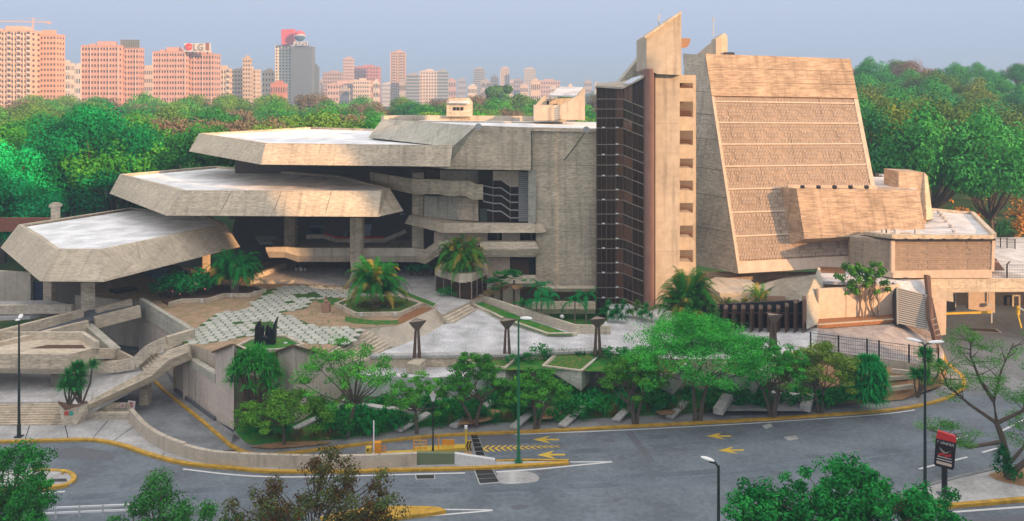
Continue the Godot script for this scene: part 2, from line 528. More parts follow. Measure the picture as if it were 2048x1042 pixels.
	grating([404, 902, 470, 900, 476, 906, 410, 908], 3, "dark slot drain across the drive at the foot of the curved wall")
	grating([832, 950, 868, 950, 868, 957, 834, 958], 1, "small manhole cover in a pale collar at the road edge")
	grating([1930, 655, 1990, 658, 2000, 665, 1936, 662], 2, "dark drain grating in the yard under the concrete deck")
	# near islands
	var isl = smooth_line([640, 1040, 740, 1020, 860, 1019, 886, 1024, 884, 1029, 790, 1042, 700, 1060], 0.0)
	sheet("traffic_island", rise(isl, 0.2), M.yellow, 0.2)
	var li = smooth_line([-40, 950, 60, 944, 125, 945, 148, 955, 146, 968, 120, 976, -40, 990], 0.0)
	sheet("traffic_island", rise(li, 0.15), M.pavement, 0.15)
	kerb_line("kerb", smooth_line([60, 945, 125, 946, 146, 955, 143, 967, 110, 977, -40, 988], 0.0), M.yellow, 0.3, 0.19)
	grating([98, 958, 132, 957, 134, 963, 102, 964], 1, "drain grating on the rounded traffic island", 0.158)
	paint("road_marking", GL([-30, 997, 130, 983], 0.0), 0.18, M.white_paint)
	# corner island with the advertising panel
	var ri = smooth_line([1780, 1010, 1830, 985, 1900, 964, 2000, 942, 2110, 930, 2110, 1006, 2048, 1004, 1900, 1016, 1820, 1026], 0.0)
	sheet("traffic_island", rise(ri, 0.15), M.pavement, 0.15)
	kerb_line("kerb", smooth_line([1780, 1024, 1885, 1016, 1970, 1009, 2048, 1002, 2140, 996], 0.0), M.yellow, 0.34, 0.2)
	kerb_line("kerb", smooth_line([1780, 1008, 1830, 984, 1900, 963, 1998, 940], 0.0), M.grey_pavement, 0.25, 0.2)
	paint("road_marking", GL([1880, 1026, 2060, 1013], 0.0), 0.2, M.white_paint)
	sheet("asphalt_patch", rise(GL([1900, 1042, 2048, 1030, 2100, 1042, 2000, 1080], 0.0), 0.005), M.dark_asphalt)
	sheet("soil_bed", rise(smooth_line([1975, 955, 2010, 946, 2110, 940, 2110, 985, 2040, 976, 1995, 966], 0.0), 0.17), M.dry_earth)

func grating(a: Array, n: int, label: String, h := 0.012) -> void:
	var q = GL(a, h)
	var t = thing("drain_grating", label, "drain grating", Vector3.ZERO)
	var f = MB.new()
	var o = []
	var mid: Vector3 = (q[0] + q[1] + q[2] + q[3]) * 0.25
	for p in q: o.append(mid + (p - mid) * 1.12 - Vector3(0, 0.004, 0))
	f.extrude(o, Vector3(0, -0.03, 0))
	put("frame", f, M.pavement, t)
	for i in n:
		var s0 = (i + 0.06) / n
		var s1 = (i + 0.94) / n
		var b = MB.new()
		b.extrude([q[0].lerp(q[3], s0), q[1].lerp(q[2], s0), q[1].lerp(q[2], s1), q[0].lerp(q[3], s1)], Vector3(0, 0.015, 0))
		put("grate_panel", b, M.black, t)

# ---- the theatre: terraced canopies and foyers on the left ----
var theatre: Node3D

func canopy(called: String, low: Array, hl: float, top: Array, ht: float, lip := 0.5) -> Node3D:
	# a roof slab whose board-marked fascia leans outward and down; a low rim runs round the white roof
	var t = node(called, theatre)
	var a = GL(low, hl)
	var b = GL(top, ht)
	var n = a.size()
	var mid = Vector3.ZERO
	for p in b: mid += p / n
	for i in n:
		var j = (i + 1) % n
		var k = maxi(1, int(round(a[i].distance_to(a[j]) / 5.2)))
		for s in k:
			var s0 = float(s) / k
			var s1 = float(s + 1) / k
			var g0 = 0.0 if s == 0 else 0.0012
			var g1 = 0.0 if s == k - 1 else 0.0012
			var f = MB.new()
			var q = [a[i].lerp(a[j], s0 + g0), a[i].lerp(a[j], s1 - g1), b[i].lerp(b[j], s1 - g1), b[i].lerp(b[j], s0 + g0)]
			var inn = []
			for p in q:
				var d: Vector3 = mid - p
				d.y = 0
				inn.append(p + d.normalized() * lip)
			f.loft(q, inn)
			put("fascia_panel", f, M.concrete, t)
	var sl = MB.new()
	var r0 = []
	var r1 = []
	var s0 = []
	for p in a:
		var d: Vector3 = mid - p
		d.y = 0
		s0.append(p + d.normalized() * 0.12 + Vector3(0, 0.12, 0))
	for i in n:
		var p: Vector3 = b[i]
		var d: Vector3 = mid - p
		d.y = 0
		r0.append(p + d.normalized() * 0.12 + Vector3(0, -0.3, 0))
		r1.append(p + d.normalized() * 0.12)
	sl.loft(s0, r0)
	put("soffit_slab", sl, M.concrete, t)
	var rf = MB.new()
	var top_r = []
	for p in r0:
		var d: Vector3 = mid - p
		d.y = 0
		top_r.append(p + d.normalized() * 0.35 + Vector3(0, 0.02, 0))
	rf.cap(top_r)
	put("roof_surface", rf, M.roof_white, t)
	return t

func parapet(tops: Array, creases: Array, lows: Array, called: String, mt: Material, parent: Node3D, back := 0.35, fold := 0.5) -> void:
	# a balcony front of two folded faces: three pixel lines at their own distances
	var b = MB.new()
	for i in tops.size() - 1:
		var q = []
		for k in [i, i + 1]:
			q.append([tops[k], creases[k], lows[k]])
		var bk = Vector3(0, 0, -back)
		var fb = Vector3(0, 0, -fold)
		b.quad(q[0][0], q[1][0], q[1][1], q[0][1])
		b.quad(q[0][1], q[1][1], q[1][2] + fb, q[0][2] + fb)
		b.quad(q[0][0], q[1][0], q[1][0] + bk, q[0][0] + bk)
		b.quad(q[0][0] + bk, q[1][0] + bk, q[1][2] + fb + bk, q[0][2] + fb + bk)
		b.quad(q[0][2] + fb, q[1][2] + fb, q[1][2] + fb + bk, q[0][2] + fb + bk)
	for i in [0, tops.size() - 1]:
		var bk = Vector3(0, 0, -back)
		var l: Vector3 = lows[i] + Vector3(0, 0, -fold)
		b.cap([tops[i], creases[i], l, l + bk, tops[i] + bk])
	put(called, b, mt, parent)

func PL(a: Array, d: float) -> Array:
	var r = []
	for i in range(0, a.size(), 2): r.append(P(a[i], a[i + 1], d))
	return r

func slab(called: String, a: Array, d: float, thick: float, mt: Material, parent: Node3D) -> MeshInstance3D:
	# an upright wall: an outline at one distance, thickened away from the street
	var b = MB.new()
	b.extrude(PL(a, d), Vector3(0, 0, -thick))
	return put(called, b, mt, parent)

func build_theatre() -> void:
	theatre = thing("theatre_building", "huge stepped concrete theatre with canopies, stair tower and leaning patterned hall wall", "building")
	var ca = canopy("low_canopy", [1, 495, 80, 562.6, 207, 563.6, 480, 494, 445, 466, 262, 442], 8.2, [37, 449, 113, 499, 202, 499, 452, 448.5, 420, 432, 263, 415], 10.5)
	canopy("middle_canopy", [219, 387, 331.5, 431, 756, 433.5, 807, 422, 700, 392, 425, 366], 12.4, [240, 348, 365, 381, 763, 382, 779, 376, 680, 350, 430, 332], 14.75)
	canopy("upper_canopy", [377.7, 302.5, 521, 329, 860.6, 333, 900, 333, 900, 300, 640, 280], 17.3, [398, 266.6, 531.5, 286.5, 874, 290.5, 905, 290, 890, 262, 620, 254], 19.4)
	# the top storey: leaning side face, long front, roof with rim
	var up = node("top_storey", theatre)
	var f = MB.new()
	var tl = P(765, 238, 113)
	var tr = P(953, 251, 93)
	var br = P(891, 337, 92.5)
	var bl = P(736, 275, 104.6)
	var fr = P(874, 290.5, 93)
	f.extrude([tl, tr, fr, bl], Vector3(0.6, -0.2, -0.6))
	f.extrude([tr, br, P(860.6, 333, 90.8), fr], Vector3(0.6, -0.1, -0.6))
	put("leaning_wall", f, M.green_concrete, up)
	var w = MB.new()
	w.extrude([P(953, 251, 93), P(1062, 255, 93), P(1062, 340, 93), P(891, 337, 92.5)], Vector3(0, 0, -0.7))
	put("front_wall", w, M.concrete, up)
	var so = MB.new()
	so.extrude([P(862, 334, 90.8), P(891, 338, 92.4), P(1062, 340.6, 92.9), P(1062, 330, 112), P(800, 318, 112)], Vector3(0, 0.3, 0))
	put("soffit_slab", so, M.concrete, up)
	var r = MB.new()
	r.cap([tl + Vector3(0.6, -0.55, -0.4), tr + Vector3(0.4, -0.5, -0.6), P(1193, 258, 93.8) + Vector3(0, -0.3, 0), P(1193, 244, 118), P(850, 240, 118)])
	put("roof_surface", r, M.roof_white, up)
	var rim = MB.new()
	rim.bar(P(765, 237, 113.2), P(832, 235, 118), 0.5, 0.7)
	rim.bar(P(832, 235.5, 118), P(1150, 238, 118), 0.5, 0.7)
	put("roof_rim", rim, M.smooth_concrete, up)
	var rim2 = MB.new()
	rim2.bar(P(800, 243, 112), P(1125, 246, 112), 0.4, 0.25)
	put("roof_rim", rim2, M.smooth_concrete, up)
	# roof huts
	var h1 = MB.new()
	h1.extrude([P(893, 233, 117), P(893, 203, 117), P(899, 197, 117), P(936, 196, 117), P(943, 205, 117), P(943, 233, 117)], Vector3(0, 0, -3.5))
	var hut = put("roof_hut", h1, M.pale_concrete, theatre)
	var h1r = MB.new()
	h1r.extrude([P(897, 206, 116.4), P(904, 199, 117.6), P(934, 198.5, 117.6), P(941, 207, 116.4)], Vector3(0, 0.08, 0))
	put("tiled_roof", h1r, M.roof_grey, hut)
	var hd = MB.new()
	for s in [906, 913, 921]: hd.box(P(s + 3.0, 217.5, 116.97), Vector3(0.36, 0.42, 0.1))
	put("opening", hd, M.black, hut)
	var h2 = MB.new()
	h2.extrude([P(1119, 238, 109), P(1119, 212, 109), P(1157, 190, 109), P(1166, 177, 109), P(1170, 177, 109), P(1170, 241, 109)], Vector3(0, 0, -1.0))
	h2.extrude([P(1068, 238, 113), P(1068, 214, 113), P(1086, 193, 113), P(1092, 190, 113), P(1092, 238, 113)], Vector3(0, 0, -1.0))
	h2.box(P(1094, 225, 111.5), Vector3(3.4, 1.9, 4.0))
	h2.extrude([P(1086, 198, 115.5), P(1152, 196, 115.5), P(1152, 240, 115.5), P(1086, 240, 115.5)], Vector3(0, 0, -0.5))
	var hut2 = put("roof_hut", h2, M.smooth_concrete, theatre)
	var h2r = MB.new()
	h2r.extrude([P(1098, 192, 113), P(1150, 194, 110.2), P(1166, 176, 114.5), P(1120, 175, 117)], Vector3(0, 0.12, 0))
	put("tiled_roof", h2r, M.roof_grey, hut2)
	var h2o = MB.new()
	h2o.box(P(1096, 206, 115.2), Vector3(0.3, 0.5, 0.1)); h2o.box(P(1110, 211, 115.2), Vector3(0.5, 0.4, 0.1))
	put("opening", h2o, M.black, hut2)
	var ld = MB.new()
	for i in 8: ld.box(P(1114, 212 + i * 3.4, 108.7), Vector3(0.5, 0.04, 0.04))
	put("ladder", ld, M.white, hut2)
	# floodlights on the roof edge
	for q in [[957, 252, 92.6], [1172, 258, 93]]:
		var fl = node("roof_floodlight", theatre)
		var b1 = MB.new()
		b1.tube([P(q[0], q[1], q[2]), P(q[0], q[1], q[2]) + Vector3(0, -0.05, 0.35)], [0.3, 0.36], 10)
		put("lamp_head", b1, M.slat, fl)
		var b2 = MB.new()
		b2.bar(P(q[0], q[1] + 6, q[2]), P(q[0], q[1] + 1, q[2]), 0.08)
		put("bracket", b2, M.slat, fl)
	var cable = MB.new()
	cable.tube([P(1172, 262, 93.4), P(1150, 293, 93.6), P(1128, 321, 93.8)], [0.05, 0.05, 0.05], 5)
	put("cable", cable, M.dark_pole, theatre)
	# the tall blank wall beside the glass shaft
	slab("blank_wall", [1062, 255, 1193, 258, 1193, 574, 1087, 574, 1072, 553, 1072, 341, 1062, 341], 94, 1.2, M.concrete, theatre)
	var jw = MB.new()
	jw.box(P(1065, 300, 93.9), Vector3(0.12, 4.6, 0.25))
	jw.extrude(PL([1056.5, 341, 1072, 341, 1072, 446, 1056.5, 446], 93.7), Vector3(0, 0, -0.5))
	put("pilaster", jw, M.green_concrete, theatre)
	# behind the openings: dark rooms
	var inn = node("foyer_interior", theatre)
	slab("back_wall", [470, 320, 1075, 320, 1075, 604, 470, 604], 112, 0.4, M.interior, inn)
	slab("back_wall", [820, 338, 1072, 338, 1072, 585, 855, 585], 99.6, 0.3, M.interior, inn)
	var fl = MB.new()
	fl.extrude([P(560, 506, 97), P(1072, 506, 97), P(1072, 478, 112), P(540, 478, 112)], Vector3(0, -0.4, 0))
	put("floor_slab", fl, M.smooth_concrete, inn)
	for q in [[620, 452, 658, 468], [620, 455, 645, 467], [725, 449, 744, 472], [588, 453, 597, 462], [684, 455, 697, 473], [800, 427, 810, 430]]:
		var gl = MB.new()
		gl.extrude([P(q[0], q[1], 111.6), P(q[2], q[1], 111.6), P(q[2] - 4, q[3], 111.6), P(q[0], q[3], 111.6)], Vector3(0, 0, -0.1))
		put("window", gl, M.pane, inn)
	var es = MB.new()
	for i in 4: es.bar(P(640 + i * 12, 478, 108), P(668 + i * 12, 436, 108), 0.35, 0.6)
	put("escalator", es, M.brown_metal, inn)
	var rail = MB.new()
	var line = PL([613, 473, 648, 473, 672, 481, 768, 481, 812, 462], 104)
	for i in line.size() - 1: rail.bar(line[i], line[i + 1], 0.2, 0.45)
	put("gallery_rail", rail, M.pale_concrete, inn)
	var rr = MB.new()
	for i in [1, 2]: rr.bar(line[i] + Vector3(0, 0.3, -0.2), line[i + 1] + Vector3(0, 0.3, -0.2), 0.3, 0.2)
	put("carpet_edge", rr, M.red, inn)
	# a pale forecourt slab seen through the gap on the left
	var sl = MB.new()
	sl.extrude([P(486, 436, 118), P(562, 436, 118), P(563, 484, 110), P(520, 484, 110)], Vector3(0, -0.3, 0))
	put("terrace_slab", sl, M.roof_grey, inn)
	# columns
	var c1 = MB.new()
	var cb = P(710, 566, 95.5)
	var ct = P(712, 436, 95.5)
	c1.extrude([P(695, 569, 95), P(703, 545, 95), P(700, 520, 95), P(700, 436, 95), P(724, 436, 95), P(724, 569, 95)], Vector3(0, 0, -1.5))
	put("column", c1, M.concrete, theatre)
	for q in [[568, 435, 590, 492, 104, 1.2], [824, 345, 847, 500, 97.5, 1.2], [845, 430, 838, 500, 99, 1.0], [86, 562, 103, 640, 88, 1.0], [405, 505, 416, 560, 100, 0.8], [345, 515, 352, 560, 104, 0.8]]:
		var cq = MB.new()
		cq.extrude(PL([q[0], q[1], q[2], q[1], q[2], q[3], q[0], q[3]], q[4]), Vector3(0, 0, -q[5]))
		put("column", cq, M.concrete, theatre)
	var c2 = MB.new()
	c2.loft(PL([161, 565, 190, 565, 191, 680, 164, 680], 81.5), PL([161, 565, 190, 565, 191, 680, 164, 680], 83))
	put("column", c2, M.concrete, theatre)
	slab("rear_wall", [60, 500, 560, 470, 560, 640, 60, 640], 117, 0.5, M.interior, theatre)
	slab("side_wall", [-40, 540, 61, 546, 61, 617, -40, 622], 90, 0.5, M.smooth_concrete, theatre)
	slab("side_door", [64, 565, 84, 562, 84, 618, 64, 618], 90.5, 0.2, plain(Color(0.02, 0.035, 0.08), 0.5), theatre)
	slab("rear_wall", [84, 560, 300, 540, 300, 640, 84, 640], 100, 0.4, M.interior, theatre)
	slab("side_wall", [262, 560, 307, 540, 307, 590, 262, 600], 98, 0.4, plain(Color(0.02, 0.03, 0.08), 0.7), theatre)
	# balconies
	var d = 96.0
	parapet(PL([531, 495, 572, 494, 595, 496, 833, 496.5], d), PL([533, 503, 570, 504, 594, 511.5, 833, 512], d - 0.3), PL([536, 517, 568, 517, 592, 525.5, 833, 526], d - 0.3), "balcony_front", M.smooth_concrete, theatre)
	parapet([P(833, 496.5, 96), P(850, 499.5, 95), P(877, 481, 93.5), P(905, 481, 93.5)], [P(833, 512, 95.7), P(850, 516, 94.7), P(879, 495, 93.2), P(905, 495, 93.2)], [P(833, 526, 95.7), P(850, 530, 94.7), P(882, 509, 93.2), P(905, 509, 93.2)], "stair_parapet", M.concrete, theatre)
	d = 95.0
	parapet([P(740, 344, 103), P(780, 351, 97.5), P(824, 358, 95), P(875, 359, 95), P(885, 361, 94.8), P(940, 362, 94.8), P(955, 369, 94.8), P(966, 369, 94.8)],
		[P(740, 360, 103), P(785, 368, 97.2), P(825, 376, 94.6), P(876, 376, 94.6), P(887, 378, 94.4), P(936, 378, 94.4), P(949, 386, 94.4), P(966, 386, 94.4)],
		[P(745, 374, 103), P(789, 381, 97.2), P(827, 389, 94.6), P(877, 389, 94.6), P(889, 392, 94.4), P(931, 393, 94.4), P(943.6, 400, 94.4), P(966, 400, 94.4)], "balcony_front", M.concrete, theatre, 0.5, 0.3)
	slab("upper_room_wall", [855, 341, 958, 341, 958, 372, 855, 364], 98.5, 0.3, M.rust, theatre)
	slab("upper_room_wall", [880, 341, 957, 341, 957, 372, 945, 366, 880, 362], 98.2, 0.2, M.smooth_concrete, theatre)
	# rounded stair wall under the upper balcony
	var sw = MB.new()
	sw.extrude([P(848, 392, 97), P(905, 392, 96.6), P(918, 440, 96.6), P(848, 436, 97)], Vector3(0, 0, -0.4))
	put("stair_wall", sw, M.green_concrete, theatre)
	var sw2 = MB.new()
	sw2.extrude([P(905, 392, 96.6), P(956, 398, 96.4), P(957, 442, 96.4), P(918, 440, 96.4)], Vector3(0, 0, -0.4))
	put("stair_wall", sw2, M.concrete, theatre)
	# dark glazed stair with white handrails
	var gz = node("stair_window", theatre)
	slab("pane", [957, 342, 1037, 342, 1037, 445, 957, 445], 97.2, 0.1, M.glass, gz)
	for i in 4:
		var y: float = 371.0 + i * 15.6
		var hb = MB.new()
		var hl = PL([966, y, 986.5, y + 4.5, 1002, y + 4.5, 1020.7, y + 18, 1037, y + 18], 96.9)
		for k in hl.size() - 1: hb.bar(hl[k], hl[k + 1], 0.1, 0.13)
		put("handrail", hb, M.slat, gz)
	for x in [986, 1020.5]:
		var vb = MB.new()
		vb.box(P(x, 393, 97.0), Vector3(0.06, 5.4, 0.08))
		put("mullion", vb, M.frame, gz)
	var pp = MB.new()
	pp.extrude(PL([986, 342, 1038, 342, 1038, 374, 1020.7, 374, 1002, 361, 986, 361], 96.6), Vector3(0, 0, -0.3))
	put("peach_wall", pp, M.peach, theatre)
	var lv = node("louvre_strip", theatre)
	slab("frame", [1037, 342, 1056, 342, 1056, 445, 1037, 445], 96.6, 0.2, M.dark, lv)
	for i in 24:
		var lb = MB.new()
		lb.box(P(1046.5, 345 + i * 4.15, 96.4), Vector3(1.02, 0.12, 0.3), Basis(Vector3.RIGHT, 0.5))
		put("slat", lb, M.slat, lv)
	var dr = MB.new()
	dr.box(P(967, 430, 96.5), Vector3(0.75, 1.4, 0.1))
	put("green_door", dr, plain(Color(0.05, 0.07, 0.05), 0.5), theatre)
	# ledge canopy over the entrance floors
	var lc = node("ledge_canopy", theatre)
	var lt = [P(818.6, 430, 97), P(889, 446, 93.6), P(1061, 446, 93.6), P(1084, 449, 93.9), P(1084, 449, 94.4), P(1000, 444, 97.4), P(905, 440, 97.4), P(850, 426.5, 98.5)]
	var ll = [P(809, 447, 96.8), P(885, 465.5, 93), P(1084, 465.5, 93), P(1093, 463.5, 93.3), P(1093, 463.5, 94.2), P(1000, 458, 97.8), P(905, 458, 97.8), P(840, 446, 98.5)]
	var lm = MB.new()
	lm.loft(lt, ll)
	put("fascia", lm, M.concrete, lc)
	var lr = MB.new()
	for p in lt: p.y += 0.0
	var rm = MB.new()
	rm.bar(P(848, 427, 98.3), P(905, 440.5, 97.3), 0.25, 0.35); rm.bar(P(905, 440.5, 97.3), P(965, 440.5, 97.3), 0.2, 0.2)
	put("roof_upstand", rm, M.pale_concrete, lc)
	# entrance floors below the ledge
	slab("peach_wall", [868, 464, 975, 464, 975, 490, 868, 500], 95.4, 0.3, M.peach, theatre)
	slab("peach_wall", [1004, 464, 1040, 464, 1040, 488, 1004, 488], 95.4, 0.3, M.peach, theatre)
	for q in [[975, 464, 1004, 488], [1040, 464, 1072, 488]]:
		var wn = slab("window", [q[0], q[1], q[2], q[1], q[2], q[3], q[0], q[3]], 95.7, 0.2, M.glass, theatre)
		var fr2 = MB.new()
		fr2.box(P(q[0] + 0.72 * (q[2] - q[0]), 475, 95.6), Vector3(0.25, 1.2, 0.12))
		put("mullion", fr2, M.brown_metal, wn)
	parapet([P(960, 484, 93.2), P(1071.5, 484, 93.2)], [P(960, 499, 92.9), P(1078, 498, 92.9)], [P(960, 515, 92.9), P(1070, 515, 92.9)], "balcony_front", M.concrete, theatre, 1.0, 0.3)
	slab("peach_wall", [960, 515, 1020, 515, 1020, 556, 960, 556], 94.6, 0.3, M.peach, theatre)
	var dw = slab("window", [1020, 516, 1071, 516, 1071, 552, 1020, 552], 95.0, 0.2, M.dark, theatre)
	for i in 7:
		var cu = MB.new()
		cu.extrude(PL([1023 + i * 5, 519, 1027.4 + i * 5, 519, 1027.4 + i * 5, 550, 1023 + i * 5, 550], 94.9), Vector3(0, 0, -0.06))
		put("curtain", cu, M.rust, dw)
	slab("peach_wall", [980, 553, 1040, 553, 1040, 640, 980, 640], 93.5, 0.3, M.pink_wall, theatre)
	parapet([P(1000, 552, 92.6), P(1071, 552, 92.6), P(1087, 574, 91.8), P(1191, 574, 91.8)], [P(1000, 567, 92.3), P(1071, 567, 92.3), P(1086, 577, 91.5), P(1191, 577, 91.5)], [P(1000, 575, 92.3), P(1071, 575, 92.3), P(1086, 585, 91.5), P(1191, 585, 91.5)], "lower_parapet", M.pale_concrete, theatre, 0.6, 0.3)
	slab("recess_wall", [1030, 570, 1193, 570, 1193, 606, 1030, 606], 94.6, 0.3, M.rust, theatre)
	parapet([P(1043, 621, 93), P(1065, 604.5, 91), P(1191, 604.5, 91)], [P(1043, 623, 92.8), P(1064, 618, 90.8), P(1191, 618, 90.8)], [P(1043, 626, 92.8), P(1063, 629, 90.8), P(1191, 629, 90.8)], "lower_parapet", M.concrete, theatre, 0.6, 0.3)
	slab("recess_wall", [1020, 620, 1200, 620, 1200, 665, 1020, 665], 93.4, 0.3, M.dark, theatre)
	# glazed booth with a planter roof
	var kb = node("glazed_booth", theatre)
	var kt = [P(870, 537, 90.5), P(919, 549, 86.8), P(943.5, 549, 86.8), P(976, 536, 90.5), P(970, 522, 95), P(880, 522, 95)]
	var kl = [P(870, 551, 90.5), P(919, 565.5, 86.8), P(943.5, 565.5, 86.8), P(976, 551, 90.5), P(970, 536, 95), P(880, 536, 95)]
	var km = MB.new()
	km.loft(kt, kl)
	put("planter_fascia", km, M.pale_concrete, kb)
	var kf = [G(871, 582, 4.5), G(919, 597, 4.5), G(943, 600, 4.5), G(974, 584, 4.5)]
	for i in 3:
		var n = [3, 1, 3][i]
		for k in n:
			var a: Vector3 = kf[i].lerp(kf[i + 1], (k + 0.03) / n)
			var b: Vector3 = kf[i].lerp(kf[i + 1], (k + 0.97) / n)
			var pg = MB.new()
			pg.extrude([a, b, b + Vector3(0, 1.75, 0), a + Vector3(0, 1.75, 0)], Vector3(0, 0, -0.08))
			put("pane", pg, M.glass, kb)
			var pm = MB.new()
			pm.bar(a, a + Vector3(0, 1.75, 0), 0.09)
			put("mullion", pm, M.frame, kb)
	build_shaft()

func build_shaft() -> void:
	# folded dark glass stair shaft, the red-brown duct and the concrete tower
	var sh = node("glass_shaft", theatre)
	var us = [1193.5, 1213, 1232, 1246, 1265, 1288]
	var ds = [92.5, 91.6, 90.8, 90.4, 88.8, 87.4]
	var rows = [172, 198, 218, 236, 256, 289, 310, 330, 352, 380, 400, 428, 448, 478, 497, 526, 546, 575, 596, 618, 640]
	var roofv = [172.6, 174, 175.5, 176, 166, 154]
	for k in us.size() - 1:
		for i in rows.size() - 1:
			var sl0: float = [0, 0, 0, 0, 8, 17][k]
			var sl1: float = [0, 0, 0, 0, 8, 17][k + 1]
			var g = MB.new()
			var v0 = rows[i] + sl0 if i > 0 else roofv[k]
			var v1 = rows[i] + sl1 if i > 0 else roofv[k + 1]
			g.extrude([P(us[k] + 0.25, v0 + 0.35, ds[k]), P(us[k + 1] - 0.25, v1 + 0.35, ds[k + 1]), P(us[k + 1] - 0.25, rows[i + 1] + sl1 - 0.35, ds[k + 1]), P(us[k] + 0.25, rows[i + 1] + sl0 - 0.35, ds[k])], Vector3(0.02, 0, -0.06))
			put("pane", g, M.glass_tint if (k == 2 and i % 5 != 3 or k == 3 and i % 3 == 0) else M.glass, sh)
	for i in rows.size() - 1:
		var b = MB.new()
		for k in us.size() - 1:
			var sl0: float = [0, 0, 0, 0, 8, 17][k]
			var sl1: float = [0, 0, 0, 0, 8, 17][k + 1]
			b.bar(P(us[k], rows[i + 1] + sl0, ds[k] - 0.02), P(us[k + 1], rows[i + 1] + sl1, ds[k + 1] - 0.02), 0.09, 0.075)
		put("transom", b, M.frame, sh)
	for k in us.size():
		var b = MB.new()
		b.bar(P(us[k], roofv[k], ds[k] - 0.02), P(us[k], 645, ds[k] - 0.02), 0.1)
		put("mullion", b, M.brown_metal, sh)
	for k in 5:
		var th = MB.new()
		th.bar(P((us[k] + us[k + 1]) * 0.5, (roofv[k] + roofv[k + 1]) * 0.5 + 1, (ds[k] + ds[k + 1]) * 0.5 - 0.03), P((us[k] + us[k + 1]) * 0.5, 644, (ds[k] + ds[k + 1]) * 0.5 - 0.03), 0.045)
		put("fine_mullion", th, M.brown_metal, sh)
	for i in range(4, 20, 1):
		var b = MB.new()
		for x in ([1207, 1234] if i % 2 == 0 else [1234]): b.box(P(x, rows[i] - 1.2, 90.5), Vector3(0.28, 0.12, 0.12))
		put("glass_clamp", b, M.white, sh)
	var rf = MB.new()
	var ra = []
	var rb = []
	for k in us.size(): ra.append(P(us[k] - (1 if k == 0 else 0), roofv[k] - 1.5, ds[k] - 0.25))
	for k in range(us.size() - 1, -1, -1): rb.append(P(us[k], roofv[k] - 8.0, ds[k] + 6.0))
	rf.extrude(ra + rb, Vector3(0, -0.18, 0))
	put("roof_slab", rf, M.smooth_concrete, sh)
	var bk = MB.new()
	bk.extrude([P(1195, 178, 96), P(1290, 178, 96), P(1290, 640, 96), P(1195, 640, 96)], Vector3(0, 0, -0.4))
	put("back_wall", bk, M.dark, sh)
	# grey wedge that leans up to the tower head
	slab("tower_wedge", [1222, 172, 1236, 168, 1250, 150, 1283, 110, 1300, 110, 1300, 200, 1222, 176], 95.5, 3.0, M.green_concrete, theatre)
	var sk = MB.new()
	sk.extrude([P(1247, 169, 92), P(1262, 158, 92), P(1280, 153, 90), P(1286, 155, 88.4), P(1262, 168, 89)], Vector3(0, 0.1, 0))
	put("skylight", sk, M.pane, theatre)
	var pi = MB.new()
	pi.tube([P(1297.5, 138, 87.6), P(1297.5, 660, 87.6)], [0.55, 0.55], 16)
	put("duct", pi, M.pipe, theatre)
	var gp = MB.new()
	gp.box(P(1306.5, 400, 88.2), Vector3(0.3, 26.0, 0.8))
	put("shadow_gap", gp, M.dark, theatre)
	var tw = node("stair_tower", theatre)
	var lifts = [145, 190, 247, 306, 366, 444, 503, 545, 700]
	for i in lifts.size() - 1:
		var b = MB.new()
		b.extrude(PL([1309, lifts[i] + 0.25, 1360, lifts[i] + 0.25, 1357, lifts[i + 1], 1309, lifts[i + 1]] if i > 5 else [1310, lifts[i] + 0.25, 1360, lifts[i] + 0.25, 1359, lifts[i + 1], 1310, lifts[i + 1]], 88), Vector3(0, 0, -9))
		put("wall_lift", b, M.smooth_concrete, tw)
	var hd = MB.new()
	var hp = PL([1293, 140, 1293, 73, 1355, 30, 1362.5, 25, 1363, 150, 1315, 148], 87.2)
	hd.extrude(hp, Vector3(0, 0, -7.0))
	hd.loft([P(1293, 140, 87.2), P(1293, 73, 87.2), P(1293, 73, 94.0), P(1293, 140, 94.0)], [P(1279, 138, 89.5), P(1279, 77, 89.5), P(1280, 77, 94.0), P(1280, 138, 94.0)])
	put("tower_head", hd, M.smooth_concrete, tw)
	var cp = MB.new()
	cp.bar(P(1289, 75, 87.0), P(1362, 24.5, 87.0), 0.35, 0.22)
	put("coping", cp, M.pale_concrete, tw)
	var dm = MB.new()
	dm.loft(PL([1361, 76, 1381, 77, 1380, 86, 1376, 93, 1370, 96, 1361, 96], 90), PL([1361, 76, 1381, 77, 1380, 86, 1376, 93, 1370, 96, 1361, 96], 93))
	put("half_drum", dm, M.rust_concrete, tw)
	for q in [[1318, 60, 32, 92], [1427, 72, 37, 106]]:
		var an = MB.new()
		an.bar(P(q[0], q[1], q[3]), P(q[0], q[2], q[3]), 0.1)
		an.box(P(q[0], q[2], q[3]), Vector3(0.2, 0.2, 0.2))
		put("antenna", an, M.slat, theatre)

# ---- the theatre: leaning hall wall, annex and deck on the right ----
func bil(q: Array, s: float, t: float) -> Vector3:   # q = top-left, top-right, bottom-right, bottom-left
	return q[0].lerp(q[1], s).lerp(q[3].lerp(q[2], s), t)

